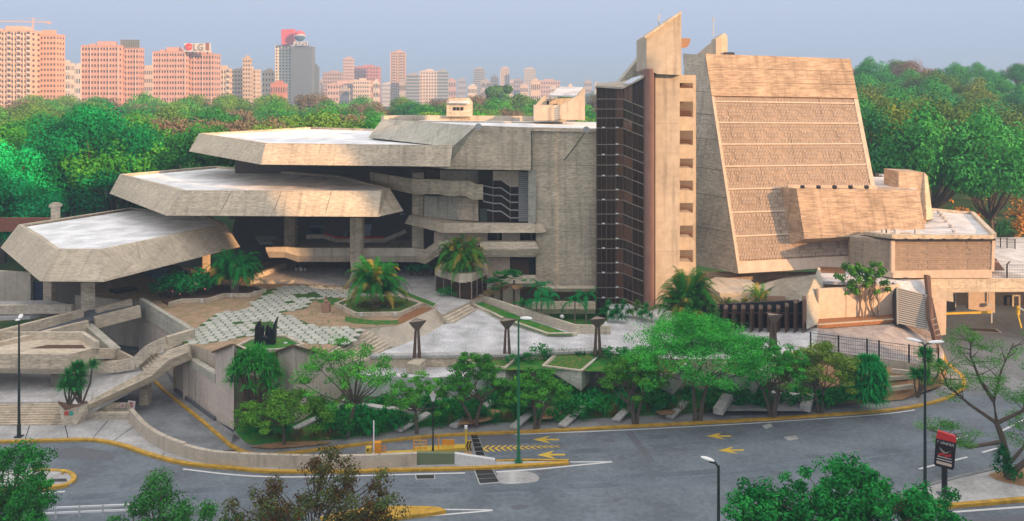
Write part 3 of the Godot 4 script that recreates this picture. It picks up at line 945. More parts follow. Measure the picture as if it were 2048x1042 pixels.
func relief(q: Array, rows: int, first: float, cols: int, parent: Node3D, out: Vector3, mt: Material, seed_: int) -> void:
	# cast panels: in each band, ribs and blocks that repeat like a woven pattern
	var r = RandomNumberGenerator.new()
	r.seed = seed_
	for i in rows:
		var t0 = (i - first) / (rows - first)
		var t1 = (i + 1 - first) / (rows - first)
		for k in cols:
			var s0 = float(k) / cols
			var s1 = float(k + 1) / cols
			var p = MB.new()
			var c = [bil(q, s0 + 0.001, maxf(t0, 0.0)), bil(q, s1 - 0.001, maxf(t0, 0.0)), bil(q, s1 - 0.001, t1 - 0.012), bil(q, s0 + 0.001, t1 - 0.012)]
			p.extrude(c, out * 0.12)
			var pn = put("relief_panel", p, mt, parent)
			var ribs = MB.new()
			var n = 24
			for m in 6:
				for j in n:
					var ta = t0 + (t1 - t0) * (0.05 + m * 0.152 + (0.016 if j % 2 else -0.010))
					if ta < 0.0: continue
					var x = float(j) / n
					var ring = absf(x - 0.5) * 2.0
					if (m == 1 or m == 4) and ring < 0.34 or rows > 4 and (m == 2 or m == 3) and ring > 0.36 and ring < 0.62: continue
					if r.randf() < 0.05: continue
					var sa = s0 + (s1 - s0) * (x + 0.014)
					var sb = s0 + (s1 - s0) * (x + 0.014 + 0.018)
					var tb = ta + (t1 - t0) * 0.118
					ribs.extrude([bil(q, sa, ta), bil(q, sb, ta), bil(q, sb, tb), bil(q, sa, tb)].map(func(v): return v + out * 0.115), out * 0.07)
			if ribs.v.size() > 0:
				tag(put("relief_ribs", ribs, M.hall_pale if mt == M.hall_relief else M.pale_concrete, pn), "", "", "", "stuff")
		if i < rows - 1:
			var ln = MB.new()
			ln.extrude([bil(q, 0, t1 - 0.010), bil(q, 1, t1 - 0.010), bil(q, 1, t1 - 0.001), bil(q, 0, t1 - 0.001)], out * 0.2)
			put("band_joint", ln, M.hall_pale, parent)

func build_hall() -> void:
	var hall = node("hall_wall", theatre)
	var tl = P(1410, 110, 106)
	var tr = P(1699, 120, 106)
	var bl = P(1476, 548, 94)
	var br = P(1779, 530, 94.6)
	var k = [tl, tr, br, bl]
	var out = (br - tl).cross(tr - bl).normalized()
	if out.z < 0: out = -out
	# solid body of the hall
	var b = MB.new()
	var back = Vector3(0, 0, -16)
	b.loft(k.map(func(v): return v - out * 0.02), [tl + Vector3(0, 0, -9), tr + Vector3(0, 0, -9), br + Vector3(0, 0, -14), bl + Vector3(0, 0, -10)])
	put("hall_body", b, M.hall, hall)
	# plain upper band, built of three cast lifts
	var cut = 0.211
	for i in 3:
		var f = MB.new()
		var a0 = cut * i / 3.0
		var a1 = cut * (i + 1) / 3.0 - 0.0015
		f.extrude([bil(k, 0, a0), bil(k, 1, a0), bil(k, 1, a1), bil(k, 0, a1)], out * 0.3)
		put("upper_band", f, M.hall, hall)
	for s in [[0.0, 0.018], [0.972, 1.0]]:
		var f = MB.new()
		f.extrude([bil(k, s[0], cut), bil(k, s[1], cut), bil(k, s[1], 0.953), bil(k, s[0], 0.953)], out * 0.24)
		put("edge_strip", f, M.hall_pale, hall)
	var f2 = MB.new()
	f2.extrude([bil(k, 0, 0.953), bil(k, 0.97, 0.953), bil(k, 0.97, 1.0), bil(k, 0, 1.0)], out * 0.24)
	put("base_band", f2, M.hall_pale, hall)
	var q = [bil(k, 0.018, cut), bil(k, 0.972, cut), bil(k, 0.972, 0.953), bil(k, 0.018, 0.953)]
	relief(q, 8, 0.72, 4, hall, out, M.hall_relief, 5)
	# shaded side face with pour lines
	var side = node("hall_side", theatre)
	var sk = [P(1366, 107, 112), tl, bl, P(1388, 530, 100)]
	var cuts = [0.0, 0.19, 0.3, 0.42, 0.56, 0.68, 0.83, 1.0]
	for i in cuts.size() - 1:
		var f = MB.new()
		f.extrude([bil(sk, 0, cuts[i]), bil(sk, 1, cuts[i]), bil(sk, 1, cuts[i + 1] - 0.002), bil(sk, 0, cuts[i + 1] - 0.002)], Vector3(0.8, 0, -1.2))
		put("wall_lift", f, M.hall_side, side)
	# stack of louvred openings between tower and side face
	var bay = node("louvre_bay", theatre)
	slab("back_wall", [1352, 150, 1392, 150, 1392, 560, 1352, 560], 94.5, 0.4, M.smooth_concrete, bay)
	var vs = [[166, 176], [203, 234], [261, 290], [317, 336], [361, 381], [406, 425], [451, 475], [500, 524], [560, 575]]
	var prev = 150.0
	for i in vs.size():
		var s = MB.new()
		var top = prev
		var bot: float = vs[i][0]
		var mid = (top + bot) * 0.5
		s.extrude(PL([1358, top, 1383, top, 1389.5, lerpf(top, mid, 0.7), 1390, lerpf(mid, bot, 0.3), 1384, bot, 1358, bot], 90.4), Vector3(0, 0, -3.8))
		put("spandrel", s, M.smooth_concrete, bay)
		if i < 8:
			var o = node("opening", bay)
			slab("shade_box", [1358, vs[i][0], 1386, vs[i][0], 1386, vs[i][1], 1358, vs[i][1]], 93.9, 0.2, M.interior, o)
			for j in 4:
				var lb = MB.new()
				lb.box(P(1371, lerpf(vs[i][0], vs[i][1], 0.58 + 0.12 * j), 92.6), Vector3(1.35, 0.07, 0.35), Basis(Vector3.RIGHT, 0.5))
				put("slat", lb, M.louvre, o)
		prev = vs[i][1]
	# fin on the hall roof
	var fin = MB.new()
	fin.loft([P(1393, 109, 109), P(1432, 77, 107), P(1432, 112, 107)], [P(1396, 109, 114), P(1440, 70, 114), P(1440, 112, 114)])
	fin.extrude([P(1432, 112, 107), P(1432, 77, 107), P(1449, 66, 107.5), P(1455, 72, 107.5), P(1455, 112, 107.5)], Vector3(0, 0, -2.5))
	put("roof_fin", fin, M.smooth_concrete, theatre)
	var vd = MB.new()
	vd.tube([P(1448, 110, 107), P(1468, 110, 107)], [0.35, 0.35], 10)
	put("roof_vent", vd, M.dark, theatre)
	# beam that juts from the leaning wall
	var bm = MB.new()
	var ft = [P(1592.5, 377, 95.8), P(1838, 381, 95.8), P(1851.5, 466, 93.6), P(1609, 478, 93.6)]
	var rt = [P(1557.6, 374, 98.6), P(1800, 374, 99.5), P(1842, 474, 97), P(1575, 490, 95.7)]
	var jb = node("jutting_beam", theatre)
	bm.loft(ft, rt)
	put("beam_body", bm, M.hall, jb)
	for i in 3:
		for j in 3:
			var f = MB.new()
			var s0 = i / 3.0
			var s1 = (i + 1) / 3.0 - 0.0012
			var t0: float = [0.0, 0.16, 0.62][j]
			var t1: float = [0.16, 0.62, 1.0][j] - 0.003
			f.extrude([bil(ft, s0, t0), bil(ft, s1, t0), bil(ft, s1, t1), bil(ft, s0, t1)], Vector3(0, 0, 0.06))
			put("cast_panel", f, M.hall, jb)
	for i in 5:
		var fl = node("floodlight", jb)
		var fb = MB.new()
		fb.box(P(1605 + i * 32.0, 374, 96), Vector3(0.4, 0.3, 0.3), Basis(Vector3.RIGHT, 0.4))
		fb.bar(P(1605 + i * 32.0, 378, 96), P(1605 + i * 32.0, 374, 96), 0.1)
		put("lamp_head", fb, M.dark, fl)
	var cr = MB.new()
	cr.bar(P(1575, 374.5, 97.2), P(1752, 376, 97.2), 0.5, 0.5)
	put("ledge", cr, M.hall_pale, theatre)
	# wing behind, to the right
	var wg = node("rear_wing", theatre)
	var wf = MB.new()
	wf.extrude([P(1797, 343, 101), P(1848, 345, 101), P(1851, 400, 99), P(1853, 470, 97), P(1800, 470, 97)], Vector3(0, 0, -4))
	put("wing_front", wf, M.hall, wg)
	var ws = MB.new()
	ws.extrude([P(1849, 345, 100.9), P(1855, 352, 104), P(1866, 437, 100), P(1853, 440, 97)], Vector3(-0.2, 0, -2))
	put("wing_side", ws, M.concrete, wg)
	var rs = MB.new()
	rs.extrude([P(1744, 379, 99), P(1832, 379, 99), P(1796, 348, 115), P(1744, 348, 115)], Vector3(0, -0.5, 0))
	put("flat_roof", rs, M.roof_grey, wg)
	var cl = MB.new()
	for i in 7: cl.box(P(1752 + i * 7.5, 350 + (i % 3) * 5, 112), Vector3(0.5, 0.5, 0.5))
	cl.bar(P(1745, 349, 114), P(1797, 352, 114), 0.12)
	put("roof_equipment", cl, M.dark, wg)
	# low annex with the same cast pattern
	var an = node("annex", theatre)
	var d = 88.0
	var hf = [P(1786, 481, d), P(1987, 480, d), P(1985, 541, d), P(1786, 543, d)]
	var hl = [P(1700, 474, 93.5), P(1785, 481, d), P(1785, 543, d), P(1700, 526, 93.5)]
	slab("core_wall", [1787, 478, 1986, 478, 1984, 556, 1787, 556], d + 0.05, 4, M.hall, an)
	var lw = MB.new()
	lw.extrude([P(1700, 472, 93.6), P(1785, 478, 88.1), P(1786, 556, 88.1), P(1700, 536, 93.6)], Vector3(0.5, 0, -2))
	put("core_wall", lw, M.hall_side, an)
	relief(hf, 3, 0.72, 5, an, Vector3(0, 0, 1), M.hall_relief, 8)
	relief(hl, 3, 0.72, 2, an, Vector3(-0.54, 0, 0.84), M.annex_relief, 9)
	var bb = MB.new()
	bb.extrude(PL([1786, 541.5, 1984, 539.5, 1984, 556, 1786, 556], d - 0.25), Vector3(0, 0, -0.4))
	bb.extrude([P(1700, 527, 93.3), P(1785.5, 542, 87.8), P(1785.5, 556, 87.8), P(1700, 540, 93.3)], Vector3(0.2, 0, -0.4))
	put("base_band", bb, M.hall_pale, an)
	var ed = MB.new()
	ed.bar(P(1785, 480, d - 0.2), P(1785, 545, d - 0.2), 0.35)
	ed.bar(P(1986, 480, d - 0.1), P(1984, 542, d - 0.1), 0.3)
	put("edge_strip", ed, M.hall_pale, an)
	var fa = MB.new()
	fa.extrude([P(1784, 469.5, d - 0.5), P(1988, 470.5, d - 0.5), P(1988, 478, d - 0.5), P(1784, 478, d - 0.5)], Vector3(0, 0, -0.6))
	fa.extrude([P(1727, 463.5, 92.8), P(1783.8, 469.5, d - 0.4), P(1783.8, 478, d - 0.4), P(1727, 471, 92.8)], Vector3(0.4, 0, -0.6))
	fa.bar(P(1988, 471.5, d - 0.5), P(1945, 427.5, 107), 0.45, 0.5)
	fa.bar(P(1862, 419.5, 107.5), P(1945, 427.5, 107), 0.45, 0.4)
	put("roof_rim", fa, M.pale_concrete, an)
	var gl = MB.new()
	gl.bar(P(1784, 479.3, d - 0.4), P(1990, 479.3, d - 0.4), 0.3, 0.14)
	gl.bar(P(1722, 471, 93), P(1784, 479.3, d - 0.4), 0.3, 0.14)
	for i in 8: gl.box(P(1787 + i * 25.3, 478.2, d - 0.5), Vector3(0.25, 0.12, 0.2))
	put("gutter", gl, M.black, an)
	var rf = MB.new()
	rf.cap([P(1784, 472, d - 0.3), P(1987, 473, d - 0.4), P(1945, 429, 106.9), P(1845, 419, 108), P(1728, 466, 93)])
	put("roof_surface", rf, M.roof_grey, an)
	for s in [[1878, 425, 104], [1883, 430, 102], [1888, 436, 100], [1893, 443, 97.5], [1902, 452, 94], [1908, 463, 90]]:
		var vt = MB.new()
		vt.tube([P(s[0], s[1] + 2, s[2]), P(s[0], s[1] - 2.5, s[2])], [0.22, 0.22], 8)
		vt.tube([P(s[0], s[1] - 2.5, s[2]), P(s[0], s[1] - 4, s[2])], [0.36, 0.3], 8)
		put("roof_vent", vt, M.slat, an)
	for s in [1768, 1774, 1794, 1834]:
		var un = MB.new()
		un.box(P(s, 464, 90.6), Vector3(0.45, 0.55, 0.4))
		put("roof_unit", un, M.slat, an)
	# wall under the leaning hall, the concrete funnel and the doors
	var low = node("lower_front", theatre)
	slab("shaded_wall", [1385, 545, 1700, 545, 1700, 640, 1385, 640], 97, 0.4, M.hall, low)
	var fu = MB.new()
	fu.extrude([P(1500, 582, 93), P(1560, 562, 92.8), P(1634, 548, 88.7), P(1637, 534, 88.4), P(1611, 598, 81.6), P(1556, 620, 85.0)], Vector3(0.5, -0.3, -0.8))
	put("funnel_wall", fu, M.shaded_funnel_concrete, low)
	var wi = MB.new()
	wi.extrude([P(1500, 575, 92), P(1568, 555, 94.5), P(1634, 546, 95), P(1560, 565, 92.7), P(1516, 590, 89.5)], Vector3(0, -0.2, -0.5))
	put("upper_wall", wi, M.smooth_concrete, low)
	# small hexagonal room with a flat roof
	var hx = node("hexagonal_room", theatre)
	var xt = [P(1405, 565, 91), P(1440, 586, 85.5), P(1508, 586, 85.5), P(1516, 573, 88), P(1500, 559, 92), P(1432, 554, 93.5)]
	var xm = []
	for p in xt: xm.append(p - Vector3(0, 1.0, 0))
	var xl = []
	var mid = Vector3.ZERO
	for p in xm: mid += p / 6.0
	for p in xm: xl.append(p.lerp(mid, 0.06) - Vector3(0, 1.9, 0))
	var xb = MB.new()
	xb.loft(xt, xm)
	put("roof_slab", xb, M.smooth_concrete, hx)
	var xw = MB.new()
	xw.loft(xm, xl)
	put("room_wall", xw, M.concrete, hx)
	# entrance with brown fins
	var dr = node("door_row", theatre)
	slab("back_wall", [1380, 612, 1608, 600, 1608, 672, 1380, 700], 82.6, 0.3, M.dark, dr)
	for i in 13:
		var u = 1394.0 + i * 17.6
		var tv = 617.0 if u < 1560 else lerpf(617, 597, (u - 1560) / 50.0)
		var fb = MB.new()
		fb.extrude([P(u, tv, 79.8), P(u + 8, tv + 1, 80.6), P(u + 8, 667, 80.6), P(u, 668, 79.8)], Vector3(0.45, 0, -1.5))
		put("fin", fb, M.brown_metal, dr)
		if i < 12:
			var pn = MB.new()
			pn.extrude(PL([u + 9, 628, u + 16, 628, u + 16, 664, u + 9, 664], 81.6), Vector3(0, 0, -0.1))
			var door = put("door", pn, M.glass, dr)
			var fr = MB.new()
			for s in [[u + 8.2, 646], [u + 16.6, 646]]: fr.box(P(s[0], s[1], 81.5), Vector3(0.12, 1.85, 0.12))
			fr.box(P(u + 12.4, 626.5, 81.5), Vector3(0.5, 0.13, 0.12))
			put("frame", fr, M.rust, door)
	var ov = MB.new()
	ov.extrude([P(1380, 610, 83), P(1556, 619, 83), P(1612, 598, 82.6), P(1612, 594, 86), P(1500, 590, 89), P(1380, 600, 89)], Vector3(0, -0.25, 0))
	put("canopy", ov, M.brown_metal, dr)

# ---- plazas, ramps, retaining walls, terraces ----
func pside(p: Vector2, poly: PackedVector2Array) -> bool:
	return Geometry2D.is_point_in_polygon(p, poly)

func rim_bar(called: String, pts: Array, w: float, h: float, mt: Material, parent: Node3D = null, closed := false) -> MeshInstance3D:
	var b = MB.new()
	var n = pts.size() if closed else pts.size() - 1
	for i in n:
		var a: Vector3 = pts[i]
		var c: Vector3 = pts[(i + 1) % pts.size()]
		var e: Vector3 = (c - a).normalized() * w * 0.42
		b.bar(a - e + Vector3(0, h * 0.5 + i * 0.0021, 0), c + e + Vector3(0, h * 0.5 + i * 0.0021, 0), w - i * 0.002, h)
	return put(called, b, mt, parent)

func flight(called: String, a0: Vector3, a1: Vector3, b0: Vector3, b1: Vector3, n: int, mt: Material, label: String) -> void:
	# steps from the upper edge a0-a1 down to the lower edge b0-b1
	var t = thing(called, label, "steps")
	for i in n:
		var s0 = float(i) / n
		var s1 = float(i + 1) / n
		var y = lerpf(a0.y, b0.y, (i + 1.0) / (n + 1.0))
		var q = [a0.lerp(b0, s0), a1.lerp(b1, s0), a1.lerp(b1, s1), a0.lerp(b0, s1)]
		for k in 4: q[k].y = y
		var b = MB.new()
		b.extrude(q, Vector3(0, minf(b0.y - y - 0.3, -0.4), 0))
		put("step", b, mt, t)

func panel_wall(a: Vector3, b: Vector3, y0: float, y1: float, n: int, thick: float, mt: Material, parent: Node3D, called := "wall_panel") -> void:
	var d = (b - a).normalized()
	var nrm = d.cross(Vector3.UP) * thick
	for i in n:
		var p = a.lerp(b, (i + 0.012) / n)
		var q = a.lerp(b, (i + 0.988) / n)
		var m = MB.new()
		m.extrude([Vector3(p.x, y0, p.z), Vector3(q.x, y0, q.z), Vector3(q.x, y1, q.z), Vector3(p.x, y1, p.z)], nrm)
		put(called, m, mt, parent)

func build_site() -> void:
	var PH = 4.5
	var LH = 3.1
	# upper plaza, its earth, pavers, beds
	var up = GL([283, 604, 385, 664, 366, 690, 386, 690, 428, 704, 480, 706, 560, 712, 634, 712, 655, 703, 722, 655, 795, 651, 870, 617, 885, 631, 935, 606, 946, 601, 1000, 585, 1070, 545, 560, 520, 240, 548, 150, 590], PH)
	var b = MB.new()
	b.extrude(up.map(func(p): return p - Vector3(0, 0.012, 0)), Vector3(0, -4.4, 0))
	struct("plaza_block", b, M.smooth_concrete)
	sheet("plaza_earth", up, M.earth)
	sheet("plaza_paving", rise(GL([730, 577, 790, 590, 870, 617, 885, 630, 935, 606, 960, 590, 1000, 560, 1000, 540, 640, 535, 540, 545, 500, 562, 600, 568, 700, 572], PH), PH + 0.006), M.floor_concrete)
	for q in [[545, 590, 575, 580, 625, 585, 640, 592, 600, 596], [630, 600, 672, 596, 700, 602, 690, 614, 640, 606], [520, 585, 545, 578, 590, 574, 560, 585, 530, 594], [690, 632, 740, 640, 800, 640, 815, 634, 800, 648, 720, 648, 690, 642], [500, 646, 525, 643, 548, 648, 545, 658, 512, 660], [600, 575, 640, 572, 668, 576, 640, 580]]:
		sheet("grass_patch", rise(smooth_line(q, PH), PH + 0.010), M.turf)
	# hexagonal pavers
	var area = PackedVector2Array()
	for p in GL([353, 681, 396, 654, 435, 626, 501, 619, 507, 601, 542, 587, 564, 572, 612, 570, 700, 578, 750, 592, 700, 593, 630, 599, 612, 617, 558, 626, 601, 640, 632, 654, 700, 656, 725, 660, 700, 690, 620, 687, 573, 675, 495, 673, 427, 685, 378, 689], PH):
		area.append(Vector2(p.x, p.z))
	var holes = []
	for q in [[508, 646, 530, 642, 552, 648, 545, 660, 505, 664], [590, 588, 636, 585, 640, 594, 594, 596]]:
		var hp = PackedVector2Array()
		for p in GL(q, PH): hp.append(Vector2(p.x, p.z))
		holes.append(hp)
	var spots = []
	var w = 0.88
	for j in 60:
		for i in 70:
			var p = Vector2(-32.0 + i * w + (w * 0.5 if j % 2 else 0.0), -104.0 + j * w * 0.87)
			if not pside(p, area): continue
			if pside(p, holes[0]) or pside(p, holes[1]): continue
			if rng.randf() < 0.02: continue
			spots.append(p)
	spots.sort_custom(func(p, q): return p.y > q.y)
	var vars = []
	for k in 4:
		var hb = MB.new()
		var r0 = []
		var r1 = []
		var r2 = []
		for s in 6:
			var t = TAU * (s + 0.5) / 6.0
			var rr = w * 0.5 * [1.03, 1.0, 1.05, 1.01][(k + s) % 4]
			r0.append(Vector3(cos(t) * rr, -0.05, sin(t) * rr)); r1.append(Vector3(cos(t) * rr, 0.035, sin(t) * rr)); r2.append(Vector3(cos(t) * (rr - 0.05), 0.06, sin(t) * (rr - 0.05)))
		hb.sides(r0, r1); hb.sides(r1, r2); hb.cap(r2)
		vars.append([hb.mesh(), tri_mat(M.paver.albedo_texture, Color(0.71, 0.71, 0.63) * [1.0, 0.93, 1.06, 0.88][k], 5.0 + k, 0.92)])
	var pv = tag(node("hexagonal_paving", self), "", "", "", "structure")
	var rest = MB.new()
	for i in spots.size():
		var k = rng.randi() % 4
		var at = Vector3(spots[i].x, PH + rng.randf_range(-0.012, 0.012), spots[i].y)
		if i < 300:
			var o = put("paver", vars[k][0], vars[k][1], pv)
			o.position = at
			o.rotation = Vector3(rng.randf_range(-0.02, 0.02), 0, rng.randf_range(-0.02, 0.02))
		else:
			var ring = []
			for s in 6:
				var t = TAU * (s + 0.5) / 6.0
				ring.append(at + Vector3(cos(t) * w * 0.49, 0.05, sin(t) * w * 0.49))
			rest.extrude(ring, Vector3(0, -0.1, 0))
	if rest.v.size(): tag(put("far_pavers", rest, M.paver, pv), "", "", "", "stuff")
	var moss = GL([353, 681, 396, 654, 435, 626, 501, 619, 507, 601, 542, 587, 564, 572, 612, 570, 700, 578, 750, 592, 700, 593, 630, 599, 612, 617, 558, 626, 601, 640, 632, 654, 700, 656, 725, 660, 700, 690, 620, 687, 573, 675, 495, 673, 427, 685, 378, 689], PH)
	sheet("moss_bed", rise(moss, PH + 0.014), M.moss)
	# diamond bed with the palm
	var bed = thing("planter_bed", "six-sided kerbed lawn bed round the tall palm clump on the plaza", "planter")
	var ring = GL([672, 613, 715, 596, 793, 596, 842, 613, 801, 631, 712, 633], PH)
	rim_bar("kerb", ring, 0.3, 0.34, M.pale_concrete, bed, true)
	var tb = MB.new()
	tb.extrude(ring.map(func(p): return p + Vector3(0, 0.2, 0)), Vector3(0, -0.3, 0))
	put("lawn", tb, M.dry_turf, bed)
	var bed2 = thing("planter_bed", "long angular kerbed bed of shrubs beside the left canopy", "planter")
	ring = GL([340, 612, 364, 605, 417, 604, 448, 594, 499, 594, 529, 585, 511, 577, 420, 572, 318, 590, 326, 606], PH)
	rim_bar("kerb", ring.slice(0, 7), 0.25, 0.36, M.pale_concrete, bed2)
	var sb = MB.new()
	sb.extrude(ring.map(func(p): return p + Vector3(0, 0.2, 0)), Vector3(0, -0.3, 0))
	put("soil", sb, M.soil, bed2)
	var bed3 = thing("planter_bed", "narrow kerbed strip of hedge plants behind the diamond lawn bed", "planter")
	ring = GL([796, 588, 806, 586, 871, 612, 866, 617], PH)
	rim_bar("kerb", ring, 0.2, 0.2, M.pale_concrete, bed3, true)
	tb = MB.new()
	tb.extrude(ring.map(func(p): return p + Vector3(0, 0.25, 0)), Vector3(0, -0.3, 0))
	put("hedge_top", tb, M.lush_turf, bed3)
	sheet("gravel_strip", rise(GL([806, 630, 842, 614, 866, 617, 800, 648, 795, 640], PH), PH + 0.013), M.litter)
	var bench = thing("low_wall", "low angular orange-lit kerb wall beside the cave-like entrance under the middle canopy", "wall")
	rim_bar("coping", GL([514, 556, 568, 536], PH), 0.5, 0.5, M.pale_concrete, bench)
	rim_bar("coping", GL([505, 567, 584, 566], PH), 0.45, 0.35, M.pale_concrete, bench)
	# left edge parapet of the plaza and the handrail wall down the stair
	var pr = thing("plaza_parapet", "grey concrete parapet along the left edge of the plaza, folding down beside the steps", "parapet")
	var pa = G(283, 596, 5.3)
	var pb = G(385, 658, 5.3)
	var wb = MB.new()
	wb.bar(pa - Vector3(0, 0.75, 0), pb - Vector3(0, 0.75, 0), 0.4, 1.5)
	put("wall", wb, M.green_concrete, pr)
	var line = [pb, G(334, 673, 5.2), G(300, 688, 4.6), G(272, 714, 3.4), G(237, 722, 2.9), G(192, 722, 2.9)]
	for i in line.size() - 1:
		var m = MB.new()
		m.bar(line[i] - Vector3(0, 0.45 + 0.002 * i, 0), line[i + 1] - Vector3(0, 0.45 + 0.002 * i, 0), 0.42, 0.9)
		put("coping", m, M.pale_concrete, pr)
	var uw = thing("underpass_wall", "wall of pink panels under the left edge of the plaza in the dark underpass", "wall")
	panel_wall(G(284, 610, PH) + Vector3(-0.15, 0, 0.15), G(384, 668, PH) + Vector3(-0.15, 0, 0.15), 0.0, 3.7, 8, 0.1, M.pink_wall, uw)
	# stair bridge down to the street
	var br = thing("stair_bridge", "folded concrete stair bridge running down from the plaza to the street corner", "bridge")
	parapet([P(172, 806, 66.8), P(296, 738, 69), P(332, 703, 69.6), P(376, 688, 70.2)], [P(172, 812, 66.6), P(303, 752, 68.8), P(336, 721, 69.4), P(377, 704, 70)], [P(174, 822, 66.6), P(304, 766, 68.8), P(337, 740, 69.4), P(377, 723, 70)], "front_parapet", M.concrete, br, 0.35, 0.4)
	var nf = [Vector3(0, -0.7, -0.35) + P(172, 806, 66.8), Vector3(0, -0.9, -0.35) + P(296, 738, 69), Vector3(0, -0.75, -0.35) + P(332, 703, 69.6), Vector3(0, -0.45, -0.3) + P(376, 688, 70.2)]
	var ff = [G(186, 740, 1.7), G(272, 722, 2.45), G(302, 697, 3.7), G(383, 664, 4.46)]
	for i in 3:
		var m = MB.new()
		m.extrude([nf[i], nf[i + 1], ff[i + 1], ff[i]], Vector3(0, -0.3, 0))
		put("deck", m, M.floor_concrete, br)
	for i in 6:
		var s = (i + 0.5) / 6.0
		var m = MB.new()
		m.bar(nf[1].lerp(nf[2], s) + Vector3(0, 0.08, 0), ff[1].lerp(ff[2], s) + Vector3(0, 0.08, 0), 0.32, 0.2)
		put("step", m, M.pale_concrete, br)
	for i in 3:
		var s = 0.25 + i * 0.12
		var m = MB.new()
		m.bar(nf[2].lerp(nf[3], s) + Vector3(0, 0.06, 0), ff[2].lerp(ff[3], s) + Vector3(0, 0.06, 0), 0.3, 0.14)
		put("step", m, M.pale_concrete, br)
	var pc = MB.new()
	pc.box(G(285, 812, 0) + Vector3(0, 1.05, -0.5), Vector3(0.7, 2.1, 0.7))
	put("column", pc, M.concrete, br)
	# floor and wide steps at the lower left
	sheet("lower_left_floor", GL([-90, 806, 120, 803, 178, 812, 200, 738, 150, 735, -90, 738], 1.2), M.floor_concrete, 1.1)
	flight("wide_steps", G(-90, 806, 1.2), G(122, 803, 1.2), G(-90, 852, 0.13), G(130, 850, 0.13), 9, M.concrete, "wide flight of grey concrete steps rising from the left pavement")
	var plt = thing("street_planter", "angular concrete planter with a red and green notice beside the wide steps", "planter")
	var lowr = [G(125, 851, 0.13), G(151, 851, 0.13), G(175, 838, 0.13), G(172, 826, 0.13), G(120, 822, 0.13)]
	var topr = [P(116, 806, 66), P(130, 821, 65.6), P(177, 806, 66.5), P(172, 800, 68.5), P(118, 800, 68.5)]
	var pm = MB.new()
	pm.loft(lowr, topr)
	put("body", pm, M.pale_concrete, plt)
	pm = MB.new()
	pm.cap(topr.map(func(p): return p + Vector3(0, 0.02, 0)))
	put("soil", pm, M.soil, plt)
	var sgn = MB.new()
	for i in 4: sgn.box(P(133, 823.5 + i * 2.2, 65.5 - i * 0.02), Vector3(0.36, 0.055, 0.02))
	put("red_lettering", sgn, M.red, plt)
	sgn = MB.new()
	sgn.tube([P(142.5, 827, 65.4), P(142.5, 827, 65.35)], [0.16, 0.16], 12)
	put("green_emblem", sgn, M.teal, plt)
	var bw = thing("bench_wall", "low concrete bench wall between the street planter and the no-parking sign", "wall")
	rim_bar("seat", GL([172, 836, 262, 836], 0.13), 0.5, 0.45, M.pale_concrete, bw)
	rim_bar("backrest", GL([176, 828, 260, 828], 0.13), 0.3, 0.85, M.concrete, bw)
	sheet("leaf_litter", rise(GL([178, 826, 228, 824, 226, 806, 190, 815], 0.2), 0.2), M.litter)
	# curved wall between pavement and drive, with its painted end
	var cwl = smooth_line([262, 842, 294, 877, 342, 904, 410, 924, 478, 931, 580, 935, 700, 936, 832, 931], 0.1)
	var cw = thing("curved_wall", "long low curved concrete wall between pavement and drive, its end painted green and white", "wall")
	for i in range(0, cwl.size() - 1):
		var m = MB.new()
		var h = 0.95 if i < 12 else 0.85
		m.bar(cwl[i] + Vector3(0, h * 0.5, 0), cwl[i + 1] + Vector3(0, h * 0.5, 0) + (cwl[i + 1] - cwl[i]).normalized() * 0.06, 0.32, h)
		put("wall_segment", m, M.smooth_concrete, cw)
	var e0 = G(832, 931, 0.1)
	var e1 = G(909, 929, 0.1)
	var e2 = G(990, 929, 0.1)
	for q in [[e0, e1, 0.82, 0.72, M.olive_paint, "green_end"], [e1, e2, 0.72, 0.3, M.white_paint, "white_end"]]:
		var m = MB.new()
		var th = Vector3(0, 0, -0.32)
		m.extrude([q[0] + Vector3(0.01, 0, 0), q[1], q[1] + Vector3(0, q[3], 0), q[0] + Vector3(0.01, q[2], 0)], th)
		put(q[5], m, q[4], cw)
	# drive-side walls and gabled bastion under the sculpture bed
	var dwl = thing("drive_wall", "tall pink rendered retaining wall beside the service drive with a green coping", "wall")
	var a = G(352, 782, 0.1)
	var c0 = G(433, 841, 0.1)
	panel_wall(a, c0, 0.1, 2.95, 2, -0.35, M.pink_wall, dwl)
	panel_wall(a + Vector3(-0.06, 0, 0.06), c0 + Vector3(-0.06, 0, 0.06), 2.95, 3.55, 1, -0.5, M.green_concrete, dwl, "coping")
	var dk = MB.new()
	dk.bar(a + Vector3(-0.1, 0.15, 0.1), c0 + Vector3(-0.1, 0.15, 0.1), 0.12, 0.3)
	put("skirting", dk, M.dark_asphalt, dwl)
	var po = MB.new()
	po.box(G(352, 780, 0) + Vector3(0, 1.8, -0.3), Vector3(0.5, 3.5, 0.6))
	put("end_post", po, M.concrete, dwl)
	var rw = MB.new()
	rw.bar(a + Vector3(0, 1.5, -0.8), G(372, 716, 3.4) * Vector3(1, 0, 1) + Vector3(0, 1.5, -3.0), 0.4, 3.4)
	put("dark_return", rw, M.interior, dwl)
	sheet("soil_bed", GL([377, 716, 395, 703, 429, 711, 436, 740, 430, 748], 3.1), M.litter, 2.9)
	var ga = thing("gabled_bastion", "pink bastion with two gabled walls and dark copings below the sculpture bed", "wall")
	var c1 = G(468, 860, 0.1)
	var faces = [[c0, c1, P(468, 692.5, 64.9), P(463, 690.5, 65.2), P(429, 704, 67)], [G(556, 838, 0.3), G(588, 853, 0.1), P(586, 691.5, 65.9), P(556, 703, 67)], [G(588, 853, 0.1), G(634, 831, 0.1), P(633, 706, 68), P(586, 691.5, 65.9)], [c1, G(482, 845, 0.1), P(480, 699, 66.5), P(468, 692.5, 64.9)], [G(634, 831, 0.1), G(690, 800, 0.1), P(690, 740, 71), P(634, 720, 68)]]
